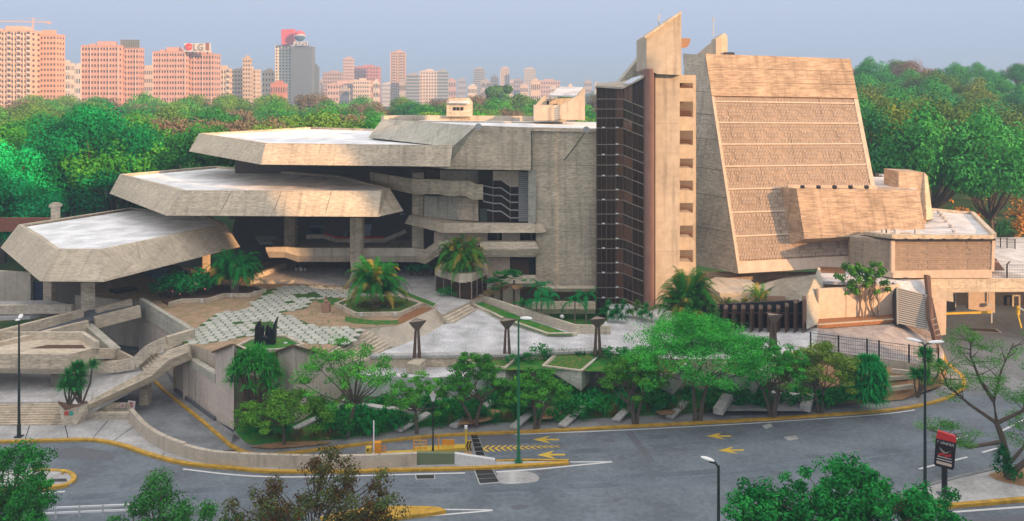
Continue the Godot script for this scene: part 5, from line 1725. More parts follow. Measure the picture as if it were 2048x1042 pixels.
func build_city() -> void:
	M.city_glass = plain(Color(0.10, 0.085, 0.085), 0.4)
	M.city_band = plain(Color(0.14, 0.18, 0.22), 0.3)
	var brick = Color(0.55, 0.20, 0.14)
	var beige = Color(0.62, 0.42, 0.26)
	var cream = Color(0.66, 0.52, 0.40)
	var pink = Color(0.60, 0.36, 0.30)
	var grey = Color(0.30, 0.32, 0.34)
	block("apartment_tower", "tall beige apartment tower with balcony columns at the far left edge", -30, 60, 62, 400, Color(0.70, 0.48, 0.38), 19, 14, 1)
	block("apartment_tower", "orange apartment tower joined to the beige one at the far left", 61, 112, 70, 408, Color(0.68, 0.40, 0.30), 18, 8, 0)
	block("apartment_tower", "left half of the pink gridded apartment slab below the grey lattice hoarding", 163, 236, 92, 430, Color(0.64, 0.39, 0.34), 15, 12, 4)
	var g = block("apartment_tower", "right half of the pink gridded apartment slab carrying a grey lattice hoarding", 237, 277, 97, 436, Color(0.58, 0.36, 0.32), 15, 7, 4)
	var lat = MB.new()
	for i in 9: lat.box(P(241 + i * 4.7, 88, 436), Vector3(0.3, 4.2, 0.3))
	for i in 5: lat.box(P(260, 80 + i * 4, 436), Vector3(9.4, 0.25, 0.3))
	lat.box(P(260, 88, 436.6), Vector3(9.2, 4.0, 0.2))
	tag(put("roof_hoarding", lat, plain(Color(0.30, 0.33, 0.34), 0.9)), "grey lattice back of a hoarding on the left pink apartment slab", "billboard")
	block("apartment_tower", "left half of the pink gridded apartment slab below the white roof sign", 306, 370, 104, 440, Color(0.64, 0.39, 0.34), 14, 12, 4)
	block("apartment_tower", "right half of the pink gridded apartment slab below the white roof sign", 371, 428, 109, 446, Color(0.58, 0.36, 0.32), 14, 10, 4)
	# roof sign with a round red emblem and two letters
	var sg = thing("roof_sign", "white roof sign with a round red emblem and the letters LG", "sign")
	var sb = MB.new()
	sb.box(P(395, 95, 440), Vector3(13.2, 4.2, 0.4))
	put("board", sb, M.white_paint, sg)
	var ring = MB.new()
	ring.tube([P(378, 93.5, 439.6), P(378, 93.5, 439.3)], [1.7, 1.7], 20)
	put("emblem_disc", ring, M.red, sg)
	var em = MB.new()
	em.box(P(375.8, 93.5, 439.2), Vector3(0.28, 1.5, 0.1)); em.box(P(377.2, 95.8, 439.2), Vector3(0.9, 0.25, 0.1)); em.box(P(381, 93.5, 439.2), Vector3(0.9, 0.25, 0.1)); em.box(P(374.4, 91.6, 439.2), Vector3(0.4, 0.4, 0.1))
	put("emblem_mark", em, M.white_paint, sg)
	lettering("LG", P(396.5, 94.5, 439.6), 3.4, plain(Color(0.30, 0.28, 0.28)), sg)
	var ps = MB.new()
	ps.box(P(415, 93, 439.6), Vector3(1.6, 3.6, 0.2))
	put("poster", ps, M.brick, sg)
	var lg = MB.new()
	for u in [372, 385, 400, 415]: lg.box(P(u, 103, 440.3), Vector3(0.4, 2.6, 0.4))
	put("legs", lg, M.dark_pole, sg)
	# crane over the left towers
	var cr = thing("tower_crane", "thin tower crane above the orange apartment tower at the far left", "crane")
	var cb = MB.new()
	cb.bar(P(66, 68, 415), P(66, 36, 415), 0.6)
	cb.bar(P(-40, 42, 415), P(101, 44.5, 415), 0.5, 0.5)
	cb.bar(P(66, 36, 415), P(20, 43, 415), 0.15); cb.bar(P(66, 36, 415), P(98, 44, 415), 0.15)
	cb.box(P(98, 45.5, 415), Vector3(1.6, 1.2, 1))
	put("frame", cb, plain(Color(0.55, 0.42, 0.4), 0.8), cr)
	# middle towers
	block("city_building", "cream concrete tower with balconies on the left of the middle skyline", 462, 512, 140, 620, cream, 12, 8, 3)
	block("city_building", "slim pale core of the cream balcony tower", 485, 501, 118, 612, Color(0.60, 0.46, 0.34), 14, 3, 0)
	block("city_building", "dark-windowed office tower with white frame under the red hoarding", 550, 583, 92, 700, Color(0.74, 0.66, 0.55), 22, 5, 0)
	block("city_building", "blue-grey glass office tower that carries the globe sign", 582, 624, 94, 690, Color(0.17, 0.20, 0.25), 24, 8, 2)
	block("city_building", "narrow blue-grey glass wing right of the globe sign tower", 622, 637, 134, 700, Color(0.17, 0.20, 0.26), 14, 3, 2)
	block("city_building", "low red building in front of the globe sign tower", 541, 570, 168, 640, Color(0.60, 0.24, 0.15), 3, 6, 0)
	var rs = MB.new()
	rs.extrude(PL([562, 59, 586, 58, 585, 88, 563, 89], 695), Vector3(0, 0, -9))
	tag(put("roof_hoarding", rs, plain(Color(0.62, 0.10, 0.13), 0.7)), "big plain red hoarding on the white framed office tower", "billboard")
	var gs = thing("globe_sign", "red white and blue globe on the grey tower over the letters PEPSI", "sign")
	globe(gs, P(599.5, 71.5, 690), 4.3)
	var bd = MB.new()
	bd.box(P(601, 87.5, 688.5), Vector3(10.4, 3.6, 0.4))
	put("board", bd, plain(Color(0.20, 0.25, 0.34)), gs)
	lettering("PEPSI", P(601.5, 87.3, 688), 3.3, M.white_paint, gs)
	var tp = block("city_building", "tapered skyscraper with a stepped crown in the middle skyline", 686, 706, 118, 900, Color(0.62, 0.45, 0.40), 16, 5, 0)
	var cw = MB.new()
	cw.loft(PL([689, 118, 704, 118, 702, 103, 692, 103], 899), PL([689, 118, 704, 118, 702, 103, 692, 103], 906))
	cw.box(P(697, 101, 902), Vector3(1.2, 4, 1.2))
	cw.loft(PL([680, 185, 690, 185, 690, 120], 897), PL([680, 185, 690, 185, 690, 120], 905))
	cw.loft(PL([702, 120, 702, 185, 712, 185], 897), PL([702, 120, 702, 185, 712, 185], 905))
	put("crown", cw, city_mat(Color(0.62, 0.45, 0.40)), tp)
	block("city_building", "grey flat-topped block left of the tapered skyscraper", 645, 684, 146, 880, Color(0.50, 0.36, 0.33), 10, 8, 0)
	var ar = block("city_building", "red brick arch-shaped block right of the tapered skyscraper", 708, 757, 134, 950, Color(0.58, 0.24, 0.22), 12, 8, 0)
	var ag = MB.new()
	ag.box(P(743, 162, 948), Vector3(7.0, 18, 0.5))
	put("glass_bay", ag, plain(Color(0.25, 0.32, 0.33), 0.4), ar)
	block("city_building", "white apartment block in front of the brick arch block", 706, 738, 162, 760, Color(0.76, 0.62, 0.52), 8, 7, 3)
	block("city_building", "pale pink apartment block before the tapered skyscraper", 655, 704, 168, 770, Color(0.70, 0.48, 0.42), 5, 9, 0)
	block("city_building", "tall weathered beige tower right of the brick arch block", 781, 810, 105, 900, Color(0.66, 0.42, 0.30), 20, 6, 1)
	block("city_building", "grey banded office slab in the middle of the skyline", 812, 839, 150, 850, Color(0.42, 0.40, 0.42), 11, 5, 2)
	block("city_building", "pale banded block with white fins right of the grey slab", 840, 873, 143, 860, Color(0.72, 0.60, 0.52), 12, 6, 4)
	block("city_building", "blue-grey block at the end of the pale banded block", 872, 896, 143, 866, Color(0.40, 0.42, 0.46), 12, 5, 2)
	block("city_building", "slim grey tower left of the twin slim towers above the roof hut", 947, 969, 138, 1100, Color(0.46, 0.42, 0.42), 16, 4, 2)
	block("city_building", "slim cream tower with a white spine above the roof huts", 1001, 1019, 137, 1100, Color(0.70, 0.54, 0.44), 16, 4, 4)
	block("city_building", "short cream tower left of the slim cream tower", 981, 997, 154, 1120, Color(0.70, 0.55, 0.45), 10, 4, 0)
	block("city_building", "mural-painted block with antennas right of the slim cream tower", 1048, 1071, 138, 1080, Color(0.60, 0.55, 0.52), 14, 5, 0)
	block("city_building", "wide pinkish block at the right end of the skyline", 1072, 1120, 162, 1100, Color(0.68, 0.46, 0.40), 6, 10, 0)
	block("city_building", "low dark block left of the mural-painted block", 1027, 1046, 160, 1150, Color(0.42, 0.34, 0.34), 6, 4, 0)
	block("city_building", "pale block on the far slope beside the left pink slab", 113, 140, 127, 620, Color(0.72, 0.60, 0.48), 6, 6, 3)
	block("city_building", "white block on the far slope left of the left pink slab", 142, 166, 133, 700, Color(0.76, 0.66, 0.56), 5, 5, 0)
	block("city_building", "cream block between the two pink slabs", 279, 306, 137, 650, Color(0.70, 0.52, 0.40), 6, 6, 0)
	block("city_building", "pale stepped block just right of the right pink slab", 430, 458, 138, 600, Color(0.66, 0.50, 0.38), 9, 5, 1)
	block("city_building", "cream block between the balcony tower and the red hoarding tower", 524, 548, 143, 720, Color(0.70, 0.52, 0.36), 8, 4, 0)
	var r = RandomNumberGenerator.new()
	r.seed = 31
	for i in 60:
		var u = 112 + i * 18.2 + r.randf_range(-6, 6)
		var w = r.randf_range(10, 24)
		var d = r.randf_range(680, 1500)
		var c = [Color(0.72, 0.56, 0.46), Color(0.64, 0.40, 0.33), Color(0.76, 0.66, 0.58), Color(0.50, 0.44, 0.42)][r.randi() % 4] as Color
		block("far_building", far_label(u, c, d), u, u + w, r.randf_range(158, 178), d, c, r.randi_range(3, 5), r.randi_range(4, 7), r.randi() % 2, 0.7, "low blocks far off in the haze")

func far_label(u: float, c: Color, d: float) -> String:
	var w = "cream" if c.r > 0.7 and c.g < 0.6 else ("white" if c.r > 0.7 else ("pink" if c.r > 0.6 else "grey"))
	var at = ""
	for q in [[180, "beside the orange tower"], [300, "behind the left pink slab"], [440, "behind the right pink slab"], [550, "behind the cream balcony tower"], [645, "behind the globe sign tower"], [710, "behind the tapered skyscraper"], [785, "behind the brick arch block"], [845, "beside the weathered beige tower"], [905, "behind the grey banded slab"], [975, "beside the slim grey tower"], [1045, "beside the slim cream tower"], [1080, "beside the mural-painted block"], [9999, "right of the wide pinkish block"]]:
		if u < q[0]:
			at = q[1]
			break
	return "low %s block %s, %s" % [w, at, "nearer in the haze" if d < 950 else ("farther in the haze" if d < 1230 else "farthest in the haze")]

func lettering(s: String, at: Vector3, h: float, mt: Material, parent: Node3D, turn := Basis()) -> void:
	var tm = TextMesh.new()
	tm.text = s
	var f = SystemFont.new()
	f.font_names = PackedStringArray(["Droid Sans"])
	f.font_weight = 700
	tm.font = f
	tm.font_size = 64
	tm.pixel_size = h / 64.0 * 1.35
	tm.depth = h * 0.06
	var o = put("lettering", tm, mt, parent)
	o.position = at
	o.basis = turn

func globe(parent: Node3D, at: Vector3, rad: float) -> void:
	# three caps of one ball: red above, a wavy white belt, blue below
	var n = 32
	var m = 24
	var names = ["red_cap", "white_belt", "blue_cap"]
	var mats = [plain(Color(0.62, 0.10, 0.12), 0.6), M.white_paint, plain(Color(0.07, 0.16, 0.30), 0.6)]
	for z in 3:
		var b = MB.new()
		for i in m:
			for k in n:
				var q = []
				for c in [[0, 0], [1, 0], [1, 1], [0, 1]]:
					var a = TAU * (k + c[0]) / n
					var wave = 0.14 * sin(a * 2.0 - 0.6)
					var lo: float = [0.10 + wave, -0.10 + wave, -1.0][z]
					var hi: float = [1.0, 0.10 + wave, -0.10 + wave][z]
					var y = clampf(lerpf(lo, hi, float(i + c[1]) / m), -1.0, 1.0)
					var rr = sqrt(maxf(0.0, 1.0 - y * y))
					q.append(at + Vector3(cos(a) * rr, y, sin(a) * rr) * rad)
				b.quad(q[0], q[1], q[2], q[3])
		put(names[z], b, mats[z], parent)

# ---- planting ----
func jit(r: RandomNumberGenerator, a: float) -> Vector3:
	return Vector3(r.randf_range(-a, a), r.randf_range(-a, a), r.randf_range(-a, a))

func leafy(seed_: int, clumps: Array, per: int, size: float, c0: Color, c1: Color, flat := 0.0, thin := 0.55) -> ArrayMesh:
	# leaf-sized faces spread through many clumps; each clump has its own tone
	var r = RandomNumberGenerator.new()
	r.seed = seed_
	var v = PackedVector3Array()
	var c = PackedColorArray()
	for cl in clumps:
		var ctr: Vector3 = cl[0]
		var rad: Vector3 = cl[1]
		var tone = r.randf()
		var n = int(per * clampf(rad.x * rad.z, 0.3, 9.0)) if cl.size() < 3 else int(cl[2])
		for i in n:
			var d = Vector3(r.randfn(), r.randfn(), r.randfn()).normalized()
			var p = ctr + d * rad * pow(r.randf(), 0.38)
			var nrm = (d + jit(r, 0.75) + Vector3(0, 0.35 + flat, 0)).normalized()
			var x = nrm.cross(jit(r, 1.0)).normalized()
			var y = nrm.cross(x)
			var s = size * r.randf_range(0.6, 1.3)
			var col = c0.lerp(c1, clampf(tone * 0.55 + r.randf_range(0.0, 0.5), 0.0, 1.0))
			var a = p + x * s
			var b = p + y * s * thin
			var e = p - x * s
			var f = p - y * s * thin
			v.append(a); v.append(b); v.append(e); v.append(a); v.append(e); v.append(f)
			for k in 6: c.append(col)
	var arr = []
	arr.resize(Mesh.ARRAY_MAX)
	arr[Mesh.ARRAY_VERTEX] = v
	arr[Mesh.ARRAY_COLOR] = c
	var m = ArrayMesh.new()
	m.add_surface_from_arrays(Mesh.PRIMITIVE_TRIANGLES, arr)
	return m

func dome(seed_: int, n: int, rad: Vector3, y: float, cr: float, low := -0.35) -> Array:
	var r = RandomNumberGenerator.new()
	r.seed = seed_
	var a = []
	while a.size() < n:
		var d = Vector3(r.randfn(), r.randfn(), r.randfn()).normalized()
		if d.y < low: continue
		var k = r.randf_range(0.62, 0.95)
		var s = cr * r.randf_range(0.65, 1.3)
		a.append([Vector3(0, y, 0) + d * rad * k, Vector3(s, s * 0.8, s)])
	return a

func limbs(seed_: int, clumps: Array, h: float, r0: float, fork: float, stems := 1) -> MB:
	# tapered trunk (or trunks) with limbs that reach into the clumps
	var r = RandomNumberGenerator.new()
	r.seed = seed_
	var b = MB.new()
	var tops = []
	for s in stems:
		var off = Vector3.ZERO if stems == 1 else Vector3(cos(TAU * s / stems), 0, sin(TAU * s / stems)) * r0 * 1.2
		var lean = Vector3(r.randf_range(-0.1, 0.1), 0, r.randf_range(-0.1, 0.1)) * h + off * 3.0
		var top = off + Vector3(lean.x, h * fork, lean.z)
		b.tube([off + Vector3(0, -0.15, 0), off + lean * 0.25 + Vector3(0, h * fork * 0.35, 0), off + lean * 0.7 + Vector3(r.randf_range(-0.1, 0.1), h * fork * 0.7, 0), top], [r0 * 1.35, r0, r0 * 0.85, r0 * 0.7], 7)
		tops.append(top)
	var used = 0
	for cl in clumps:
		used += 1
		if used > 16: break
		var t: Vector3 = tops[used % tops.size()]
		var e: Vector3 = cl[0]
		var m = t.lerp(e, 0.5) + Vector3(0, -0.08 * t.distance_to(e), 0) + jit(r, 0.04 * h)
		b.tube([t - Vector3(0, h * 0.03, 0), m, e], [r0 * 0.5, r0 * 0.32, r0 * 0.12], 5)
	return b

func frond(b: MB, base: Vector3, yaw: float, len: float, rise_: float, c: Color, leaf: float, r: RandomNumberGenerator, n := 11) -> void:
	var dir = Vector3(cos(yaw), 0, sin(yaw))
	var side = Vector3(-sin(yaw), 0, cos(yaw))
	var pts = []
	for i in n + 1:
		var t = float(i) / n
		pts.append(base + dir * len * (t - 0.12 * t * t) * cos(rise_ * 0.8) + Vector3(0, len * (sin(rise_) * t * 1.15 - (0.42 + 0.35 * cos(rise_)) * t * t * t), 0))
	for i in n:
		var p: Vector3 = pts[i]
		var q: Vector3 = pts[i + 1]
		var up = side.cross(q - p).normalized() * 0.02
		b.col = c.darkened(0.25)
		b.tri(p - side * 0.025, p + side * 0.025, q)
		if i == 0: continue
		var l = leaf * sin(PI * clampf(0.18 + 0.8 * i / n, 0.0, 1.0))
		for s in [-1.0, 1.0]:
			for k in 4:
				var o = p.lerp(q, 0.25 * k)
				var tip: Vector3 = o + side * s * l * 0.8 + (q - p).normalized() * l * 0.55 + Vector3(0, -0.12 * l - r.randf() * 0.35 * l, 0)
				b.col = c.lerp(Color(c.r * 1.7, c.g * 1.25, c.b), r.randf() * 0.6)
				b.tri(o, o + (q - p) * 0.2, tip)

func palm_clump(seed_: int, rad: float, h: float, n: int, c: Color, yellow: float, stems := 9) -> Array:
	var r = RandomNumberGenerator.new()
	r.seed = seed_
	var b = MB.new()
	b.tinted = true
	var t = MB.new()
	for s in stems:
		var a = r.randf() * TAU
		var o = Vector3(cos(a), 0, sin(a)) * rad * 0.16 * r.randf()
		var top = Vector3(cos(a), 0, sin(a)) * rad * r.randf_range(0.08, 0.42) + Vector3(0, h * r.randf_range(0.12, 0.56), 0)
		t.tube([o - Vector3(0, 0.1, 0), o.lerp(top, 0.5) + Vector3(0, 0.05, 0), top], [0.06, 0.05, 0.04], 5)
		for k in int(n / stems):
			var cc = c if r.randf() > yellow else Color(0.30, 0.26, 0.05)
			frond(b, top + Vector3(0, -0.1, 0), a + r.randf_range(-1.9, 1.9), rad * r.randf_range(0.75, 1.3), r.randf_range(0.35, 1.5), cc, rad * 0.25, r)
	return [b.mesh(), t.mesh()]

func palm_tree(seed_: int, h: float, len: float, n: int, c: Color) -> Array:
	var r = RandomNumberGenerator.new()
	r.seed = seed_
	var b = MB.new()
	b.tinted = true
	for i in n:
		frond(b, Vector3(0, h, 0), TAU * i / n + r.randf_range(-0.2, 0.2), len * r.randf_range(0.8, 1.1), r.randf_range(0.1, 1.0), c, len * 0.22, r, 9)
	var t = MB.new()
	t.tube([Vector3(0, -0.1, 0), Vector3(0.03, h * 0.5, 0), Vector3(0, h, 0)], [0.11, 0.08, 0.07], 7)
	return [b.mesh(), t.mesh()]

func fan_palm(seed_: int, h: float, rad: float, c: Color) -> Array:
	# a fan palm with a skirt of dead leaves
	var r = RandomNumberGenerator.new()
	r.seed = seed_
	var b = MB.new()
	b.tinted = true
	for i in 30:
		var a = r.randf() * TAU
		var e = r.randf_range(-1.0, 1.1)
		var d = Vector3(cos(a) * cos(e), sin(e), sin(a) * cos(e))
		var ctr = Vector3(0, h, 0) + d * rad * r.randf_range(0.5, 0.75)
		var x = d.cross(Vector3.UP).normalized()
		var y = x.cross(d)
		b.col = (c if e > -0.35 else Color(0.34, 0.2, 0.11)).lerp(Color(0.144, 0.269, 0.037), r.randf() * 0.3)
		for k in 9:
			var t = -1.25 + 2.5 * k / 8.0
			var tip = ctr + (d * cos(t) + x * sin(t)) * rad * 0.48 + y * 0.05
			b.tri(ctr, ctr + (d * cos(t - 0.16) + x * sin(t - 0.16)) * rad * 0.28, tip)
			b.tri(ctr, tip, ctr + (d * cos(t + 0.16) + x * sin(t + 0.16)) * rad * 0.28)
	var t2 = MB.new()
	t2.tube([Vector3(0, -0.1, 0), Vector3(0, h, 0)], [0.14, 0.11], 7)
	return [b.mesh(), t2.mesh()]

func straps(b: MB, at: Vector3, n: int, len: float, w: float, c: Color, r: RandomNumberGenerator, droop := 0.6, lift := 0.2) -> void:
	for i in n:
		var a = r.randf() * TAU
		var e = r.randf_range(lift - 0.3, 1.35)
		var d = Vector3(cos(a) * cos(e), sin(e), sin(a) * cos(e))
		var s = d.cross(Vector3.UP).normalized() * w * 0.5
		var l = len * r.randf_range(0.7, 1.15)
		var m = at + d * l * 0.55 + Vector3(0, 0.02, 0)
		var tip = at + d * l - Vector3(0, droop * l * cos(e) * 0.6, 0)
		b.col = c.lerp(Color(c.r * 2.2, c.g * 1.35, c.b * 1.2), r.randf() * 0.8)
		b.quad(at - s * 0.5, at + s * 0.5, m + s, m - s)
		b.tri(m - s, m + s, tip)

func strap_bush(seed_: int, heads: Array, n: int, len: float, w: float, c: Color, droop := 0.6) -> ArrayMesh:
	var r = RandomNumberGenerator.new()
	r.seed = seed_
	var b = MB.new()
	b.tinted = true
	for h in heads: straps(b, h, n, len, w, c, r, droop)
	return b.mesh()

func plant(called: String, label: String, cat: String, at: Vector3, foliage: Mesh, stem: Mesh, group := "", bark: Material = null) -> Node3D:
	var t = thing(called, label, cat, at, group)
	put("crown" if cat == "tree" else ("fronds" if cat == "palm" else "leaves"), foliage, M.leaf, t)
	if stem: put("trunk" if cat in ["tree", "palm"] else "stem", stem, bark if bark else M.bark, t)
	return t

func build_planting() -> void:
	var r = RandomNumberGenerator.new()
	r.seed = 21
	# park trees beyond the theatre: five kinds, then copies
	var kinds = [
		["broad bright green tree in the park beyond the theatre roofs", Color(0.022, 0.190, 0.023), Color(0.122, 0.470, 0.046)],
		["olive green tree in the park beyond the theatre roofs", Color(0.043, 0.134, 0.018), Color(0.202, 0.370, 0.055)],
		["brownish half-bare tree in the park beyond the theatre roofs", Color(0.16, 0.13, 0.085), Color(0.28, 0.22, 0.13)],
		["deep green dense tree in the park beyond the theatre roofs", Color(0.014, 0.168, 0.028), Color(0.050, 0.291, 0.041)],
		["yellow-green tree in the park beyond the theatre roofs", Color(0.101, 0.258, 0.028), Color(0.202, 0.381, 0.055)]]
	var protos = []
	for i in 5:
		var cl = dome(100 + i, 34, Vector3(6.2, 5.2, 6.2), 14.2, 2.3)
		var fo = leafy(200 + i, cl, 62 if i != 2 else 36, 0.27, kinds[i][1], kinds[i][2])
		var st = limbs(300 + i, cl, 14.0, 0.42, 0.55)
		protos.append([fo, st.mesh()])
	var nk = []
	nk.resize(5)
	var spots = []
	for row in [[126, 9.5, -84, -14], [139, 9.5, -96, 4], [154, 10, -104, 14], [172, 10.5, -116, 26], [193, 11, -128, 30], [217, 12, -140, 34], [246, 13, -156, 36], [280, 14, -172, 38], [318, 15, -190, 40]]:
		var x: float = row[2]
		while x < row[3]:
			spots.append([x + r.randf_range(-2, 2), row[0] + r.randf_range(-5, 5), -1])
			x += row[1]
	for s in spots:
		var d: float = s[1]
		var x: float = s[0]
		var u = 1024.0 + x * FOC / d
		if d < 132 and u > 400 and u < 1180: continue
		var k = r.randi() % 5
		if k == 2 and r.randf() < 0.7: k = 0
		if d > 225 and r.randf() < 0.5: k = 2
		if d < 150: k = [0, 4, 3, 1, 0][r.randi() % 5]
		var hgt = 25.0 - (lerpf(243, 186, clampf((d - 130.0) / 190.0, 0.0, 1.0)) - 180.0) * d / FOC + r.randf_range(-1.8, 0.6)
		park_tree(protos, nk, kinds, k, Vector3(x, 0, -d), hgt / 19.6, r)
	# wooded hill at the right
	var hk = [
		["bright green tree on the wooded hillside at the right", Color(0.021, 0.175, 0.039), Color(0.084, 0.420, 0.086)],
		["olive tree on the wooded hillside at the right", Color(0.062, 0.148, 0.025), Color(0.152, 0.257, 0.060)],
		["greyish half-bare tree on the wooded hillside at the right", Color(0.212, 0.148, 0.119), Color(0.352, 0.242, 0.187)],
		["deep green tree on the wooded hillside at the right", Color(0.016, 0.114, 0.035), Color(0.055, 0.349, 0.093)],
		["yellow-flecked tree on the wooded hillside at the right", Color(0.082, 0.172, 0.025), Color(0.212, 0.281, 0.051)]]
	var hp = []
	for i in 5:
		var cl = dome(130 + i, 30, Vector3(5.6, 5.0, 5.6), 9.5, 2.1)
		hp.append([leafy(230 + i, cl, 90 if i != 2 else 46, 0.21, hk[i][1], hk[i][2]), limbs(330 + i, cl, 10.0, 0.35, 0.5).mesh()])
	var hn = []
	hn.resize(5)
	for row in [[125, 7, 51, 66], [136, 10, 58, 90], [150, 10, 52, 100], [165, 10.5, 58, 110], [182, 11, 62, 118], [200, 11, 66, 130], [220, 11.5, 70, 142], [242, 12, 76, 156], [266, 12.5, 82, 170], [292, 13, 90, 186], [320, 13.5, 98, 200]]:
		var x: float = row[2]
		while x < row[3]:
			var d: float = row[0] + r.randf_range(-5, 5)
			var xx = x + r.randf_range(-3, 3)
			var u = 1024.0 + xx * FOC / d
			x += row[1]
			if d < 172 and u > 1900 and r.randf() < 0.55: continue
			var t = clampf((d - 140.0) / 190.0, 0.0, 1.0)
			var s = clampf((xx - 45.0) / 50.0, 0.0, 1.0)
			var gy = 23.0 * t * t * (3.0 - 2.0 * t) * s
			var want = lerpf(196, 118, clampf((d - 150.0) / 140.0, 0.0, 1.0)) + r.randf_range(-8, 16)
			if u > 1880: want += 12
			var hgt = clampf(25.0 - (want - 180.0) * d / FOC - gy, 9.0, 24.0)
			var k: int = [0, 3, 0, 1, 2, 4, 3, 0][r.randi() % 8]
			if d > 285 and r.randf() < 0.3: k = 2
			park_tree(hp, hn, hk, k, Vector3(xx, gy, -d), hgt / 14.8, r)
	# low shrubs and ground flowers by the far right road
	for i in 80:
		var p = G(r.randf_range(1870, 2070), r.randf_range(370, 478), 0.0)
		var kk = r.randi() % 3
		var cl = dome(500 + i % 6, 7, Vector3(1.5, 0.9, 1.5), 0.8, 0.8)
		if i < 6: shrubs.append([leafy(510 + i, cl, 34, 0.22, [Color(0.022, 0.224, 0.046), Color(0.45, 0.19, 0.03), Color(0.072, 0.246, 0.046)][i % 3], [Color(0.072, 0.336, 0.055), Color(0.7, 0.33, 0.05), Color(0.173, 0.336, 0.092)][i % 3])])
		var o: Node3D = plant("roadside_shrub", ["green shrub by the far right road beyond the annex", "orange flowering shrub by the far right road beyond the annex", "pale olive shrub by the far right road beyond the annex"][i % 3], "shrub", p, shrubs[i % 6][0], null, "shrubs along the far right road")
		o.scale = Vector3.ONE * r.randf_range(0.8, 1.7)
		var su = 1024.0 + p.x * FOC / -p.z
		o.set_meta("label", "%s %s, %s" % [["green shrub", "orange flowering shrub", "pale olive shrub"][i % 3], "beside the annex roof" if su < 1925 else ("between annex roof and deck corner" if su < 1985 else "at the right edge of the view"), "farthest by the road" if p.z < -190 else ("midway by the road" if p.z < -160 else "nearest the annex")])
		o.rotation.y = r.randf() * TAU
	# the two great trees at the left
	big_tree("great_tree", "huge dark green tree behind the low left canopy", Vector3(-57.5, 0, -121), 23.6, 9.2, Color(0.002, 0.055, 0.016), Color(0.014, 0.40, 0.11), 41, 0.2, 60)
	big_tree("great_tree", "bright green tree at the left edge behind the low canopy", Vector3(-65, 0, -110), 18.5, 8.4, Color(0.004, 0.20, 0.06), Color(0.02, 0.70, 0.20), 42, 0.18, 52)
	big_tree("great_tree", "smaller dark tree between the great dark tree and the middle canopy", Vector3(-49, 0, -124), 14.5, 5.0, Color(0.009, 0.101, 0.018), Color(0.043, 0.224, 0.037), 43, 0.19, 26)
	big_tree("great_tree", "mottled flat-topped tree left of the upper canopy", Vector3(-42, 0, -133), 19.0, 7.0, Color(0.036, 0.179, 0.018), Color(0.122, 0.336, 0.046), 44, 0.2, 34)
	big_tree("far_round_tree", "grey-green round tree standing above the roof huts", Vector3(-3.5, 0, -330), 27.0, 9.0, Color(0.058, 0.157, 0.055), Color(0.115, 0.269, 0.092), 45, 0.5, 34)
	garden_plants()
	palms()
	front_trees()

var shrubs = []

func park_tree(protos: Array, nk: Array, kinds: Array, k: int, at: Vector3, s: float, r: RandomNumberGenerator) -> void:
	var o: Node3D
	if nk[k] == null:
		o = plant("park_tree", kinds[k][0], "tree", at, protos[k][0], protos[k][1], "trees of the park behind the theatre")
		nk[k] = o
	else:
		o = copy(nk[k], "park_tree")
	var d = -at.z
	var u = 1024.0 + at.x * FOC / d
	var word: String = kinds[k][0].split(" tree")[0]
	if at.x > 45:
		o.set_meta("group", "trees of the wooded hillside")
		var w2 = "right beside the leaning hall" if u < 1780 else ("in the middle of the hillside" if u < 1900 else ("above the roadside shrubs" if u < 1990 else "at the right edge of the view"))
		o.set_meta("label", "%s tree %s, %s" % [word, w2, "near its foot" if d < 170 else ("halfway up the slope" if d < 215 else ("high on the slope" if d < 260 else "on the crest"))])
	else:
		var w3 = ""
		for q in [[60, "below the far left beige tower"], [130, "below the orange tower"], [200, "below the left pink slab"], [280, "below the lattice hoarding"], [350, "between the two pink slabs"], [430, "below the white roof sign"], [500, "below the cream balcony tower"], [560, "below the low red building"], [640, "below the globe sign tower"], [710, "below the tapered skyscraper"], [780, "below the brick arch block"], [850, "below the weathered beige tower"], [930, "left of the small roof hut"], [1060, "between the two roof huts"], [9999, "beside the large roof hut"]]:
			if u < q[0]:
				w3 = q[1]
				break
		o.set_meta("label", "%s tree %s, %s" % [word, w3, "front rank" if d < 134 else ("second rank" if d < 147 else ("third rank" if d < 164 else ("middle rank" if d < 200 else ("well back" if d < 235 else ("far back" if d < 285 else "far edge")))))])
	o.position = at
	var w = clampf(s, 0.72, 1.15)
	o.scale = Vector3(w * r.randf_range(0.85, 1.2), s, w * r.randf_range(0.85, 1.2))
	o.rotation.y = r.randf() * TAU

func big_tree(called: String, label: String, at: Vector3, h: float, rad: float, c0: Color, c1: Color, sd: int, leaf: float, n: int) -> Node3D:
	var ch = h * 0.4
	var cl = dome(sd, n, Vector3(rad, ch, rad), h - ch, rad * 0.27, -0.6)
	cl += dome(sd + 7, n / 3, Vector3(rad * 0.6, ch * 0.6, rad * 0.6), h - ch, rad * 0.3, -0.6)
	return plant(called, label, "tree", at, leafy(sd + 1, cl, 150, leaf, c0, c1), limbs(sd + 2, cl, h * 0.75, rad * 0.05, 0.5).mesh())

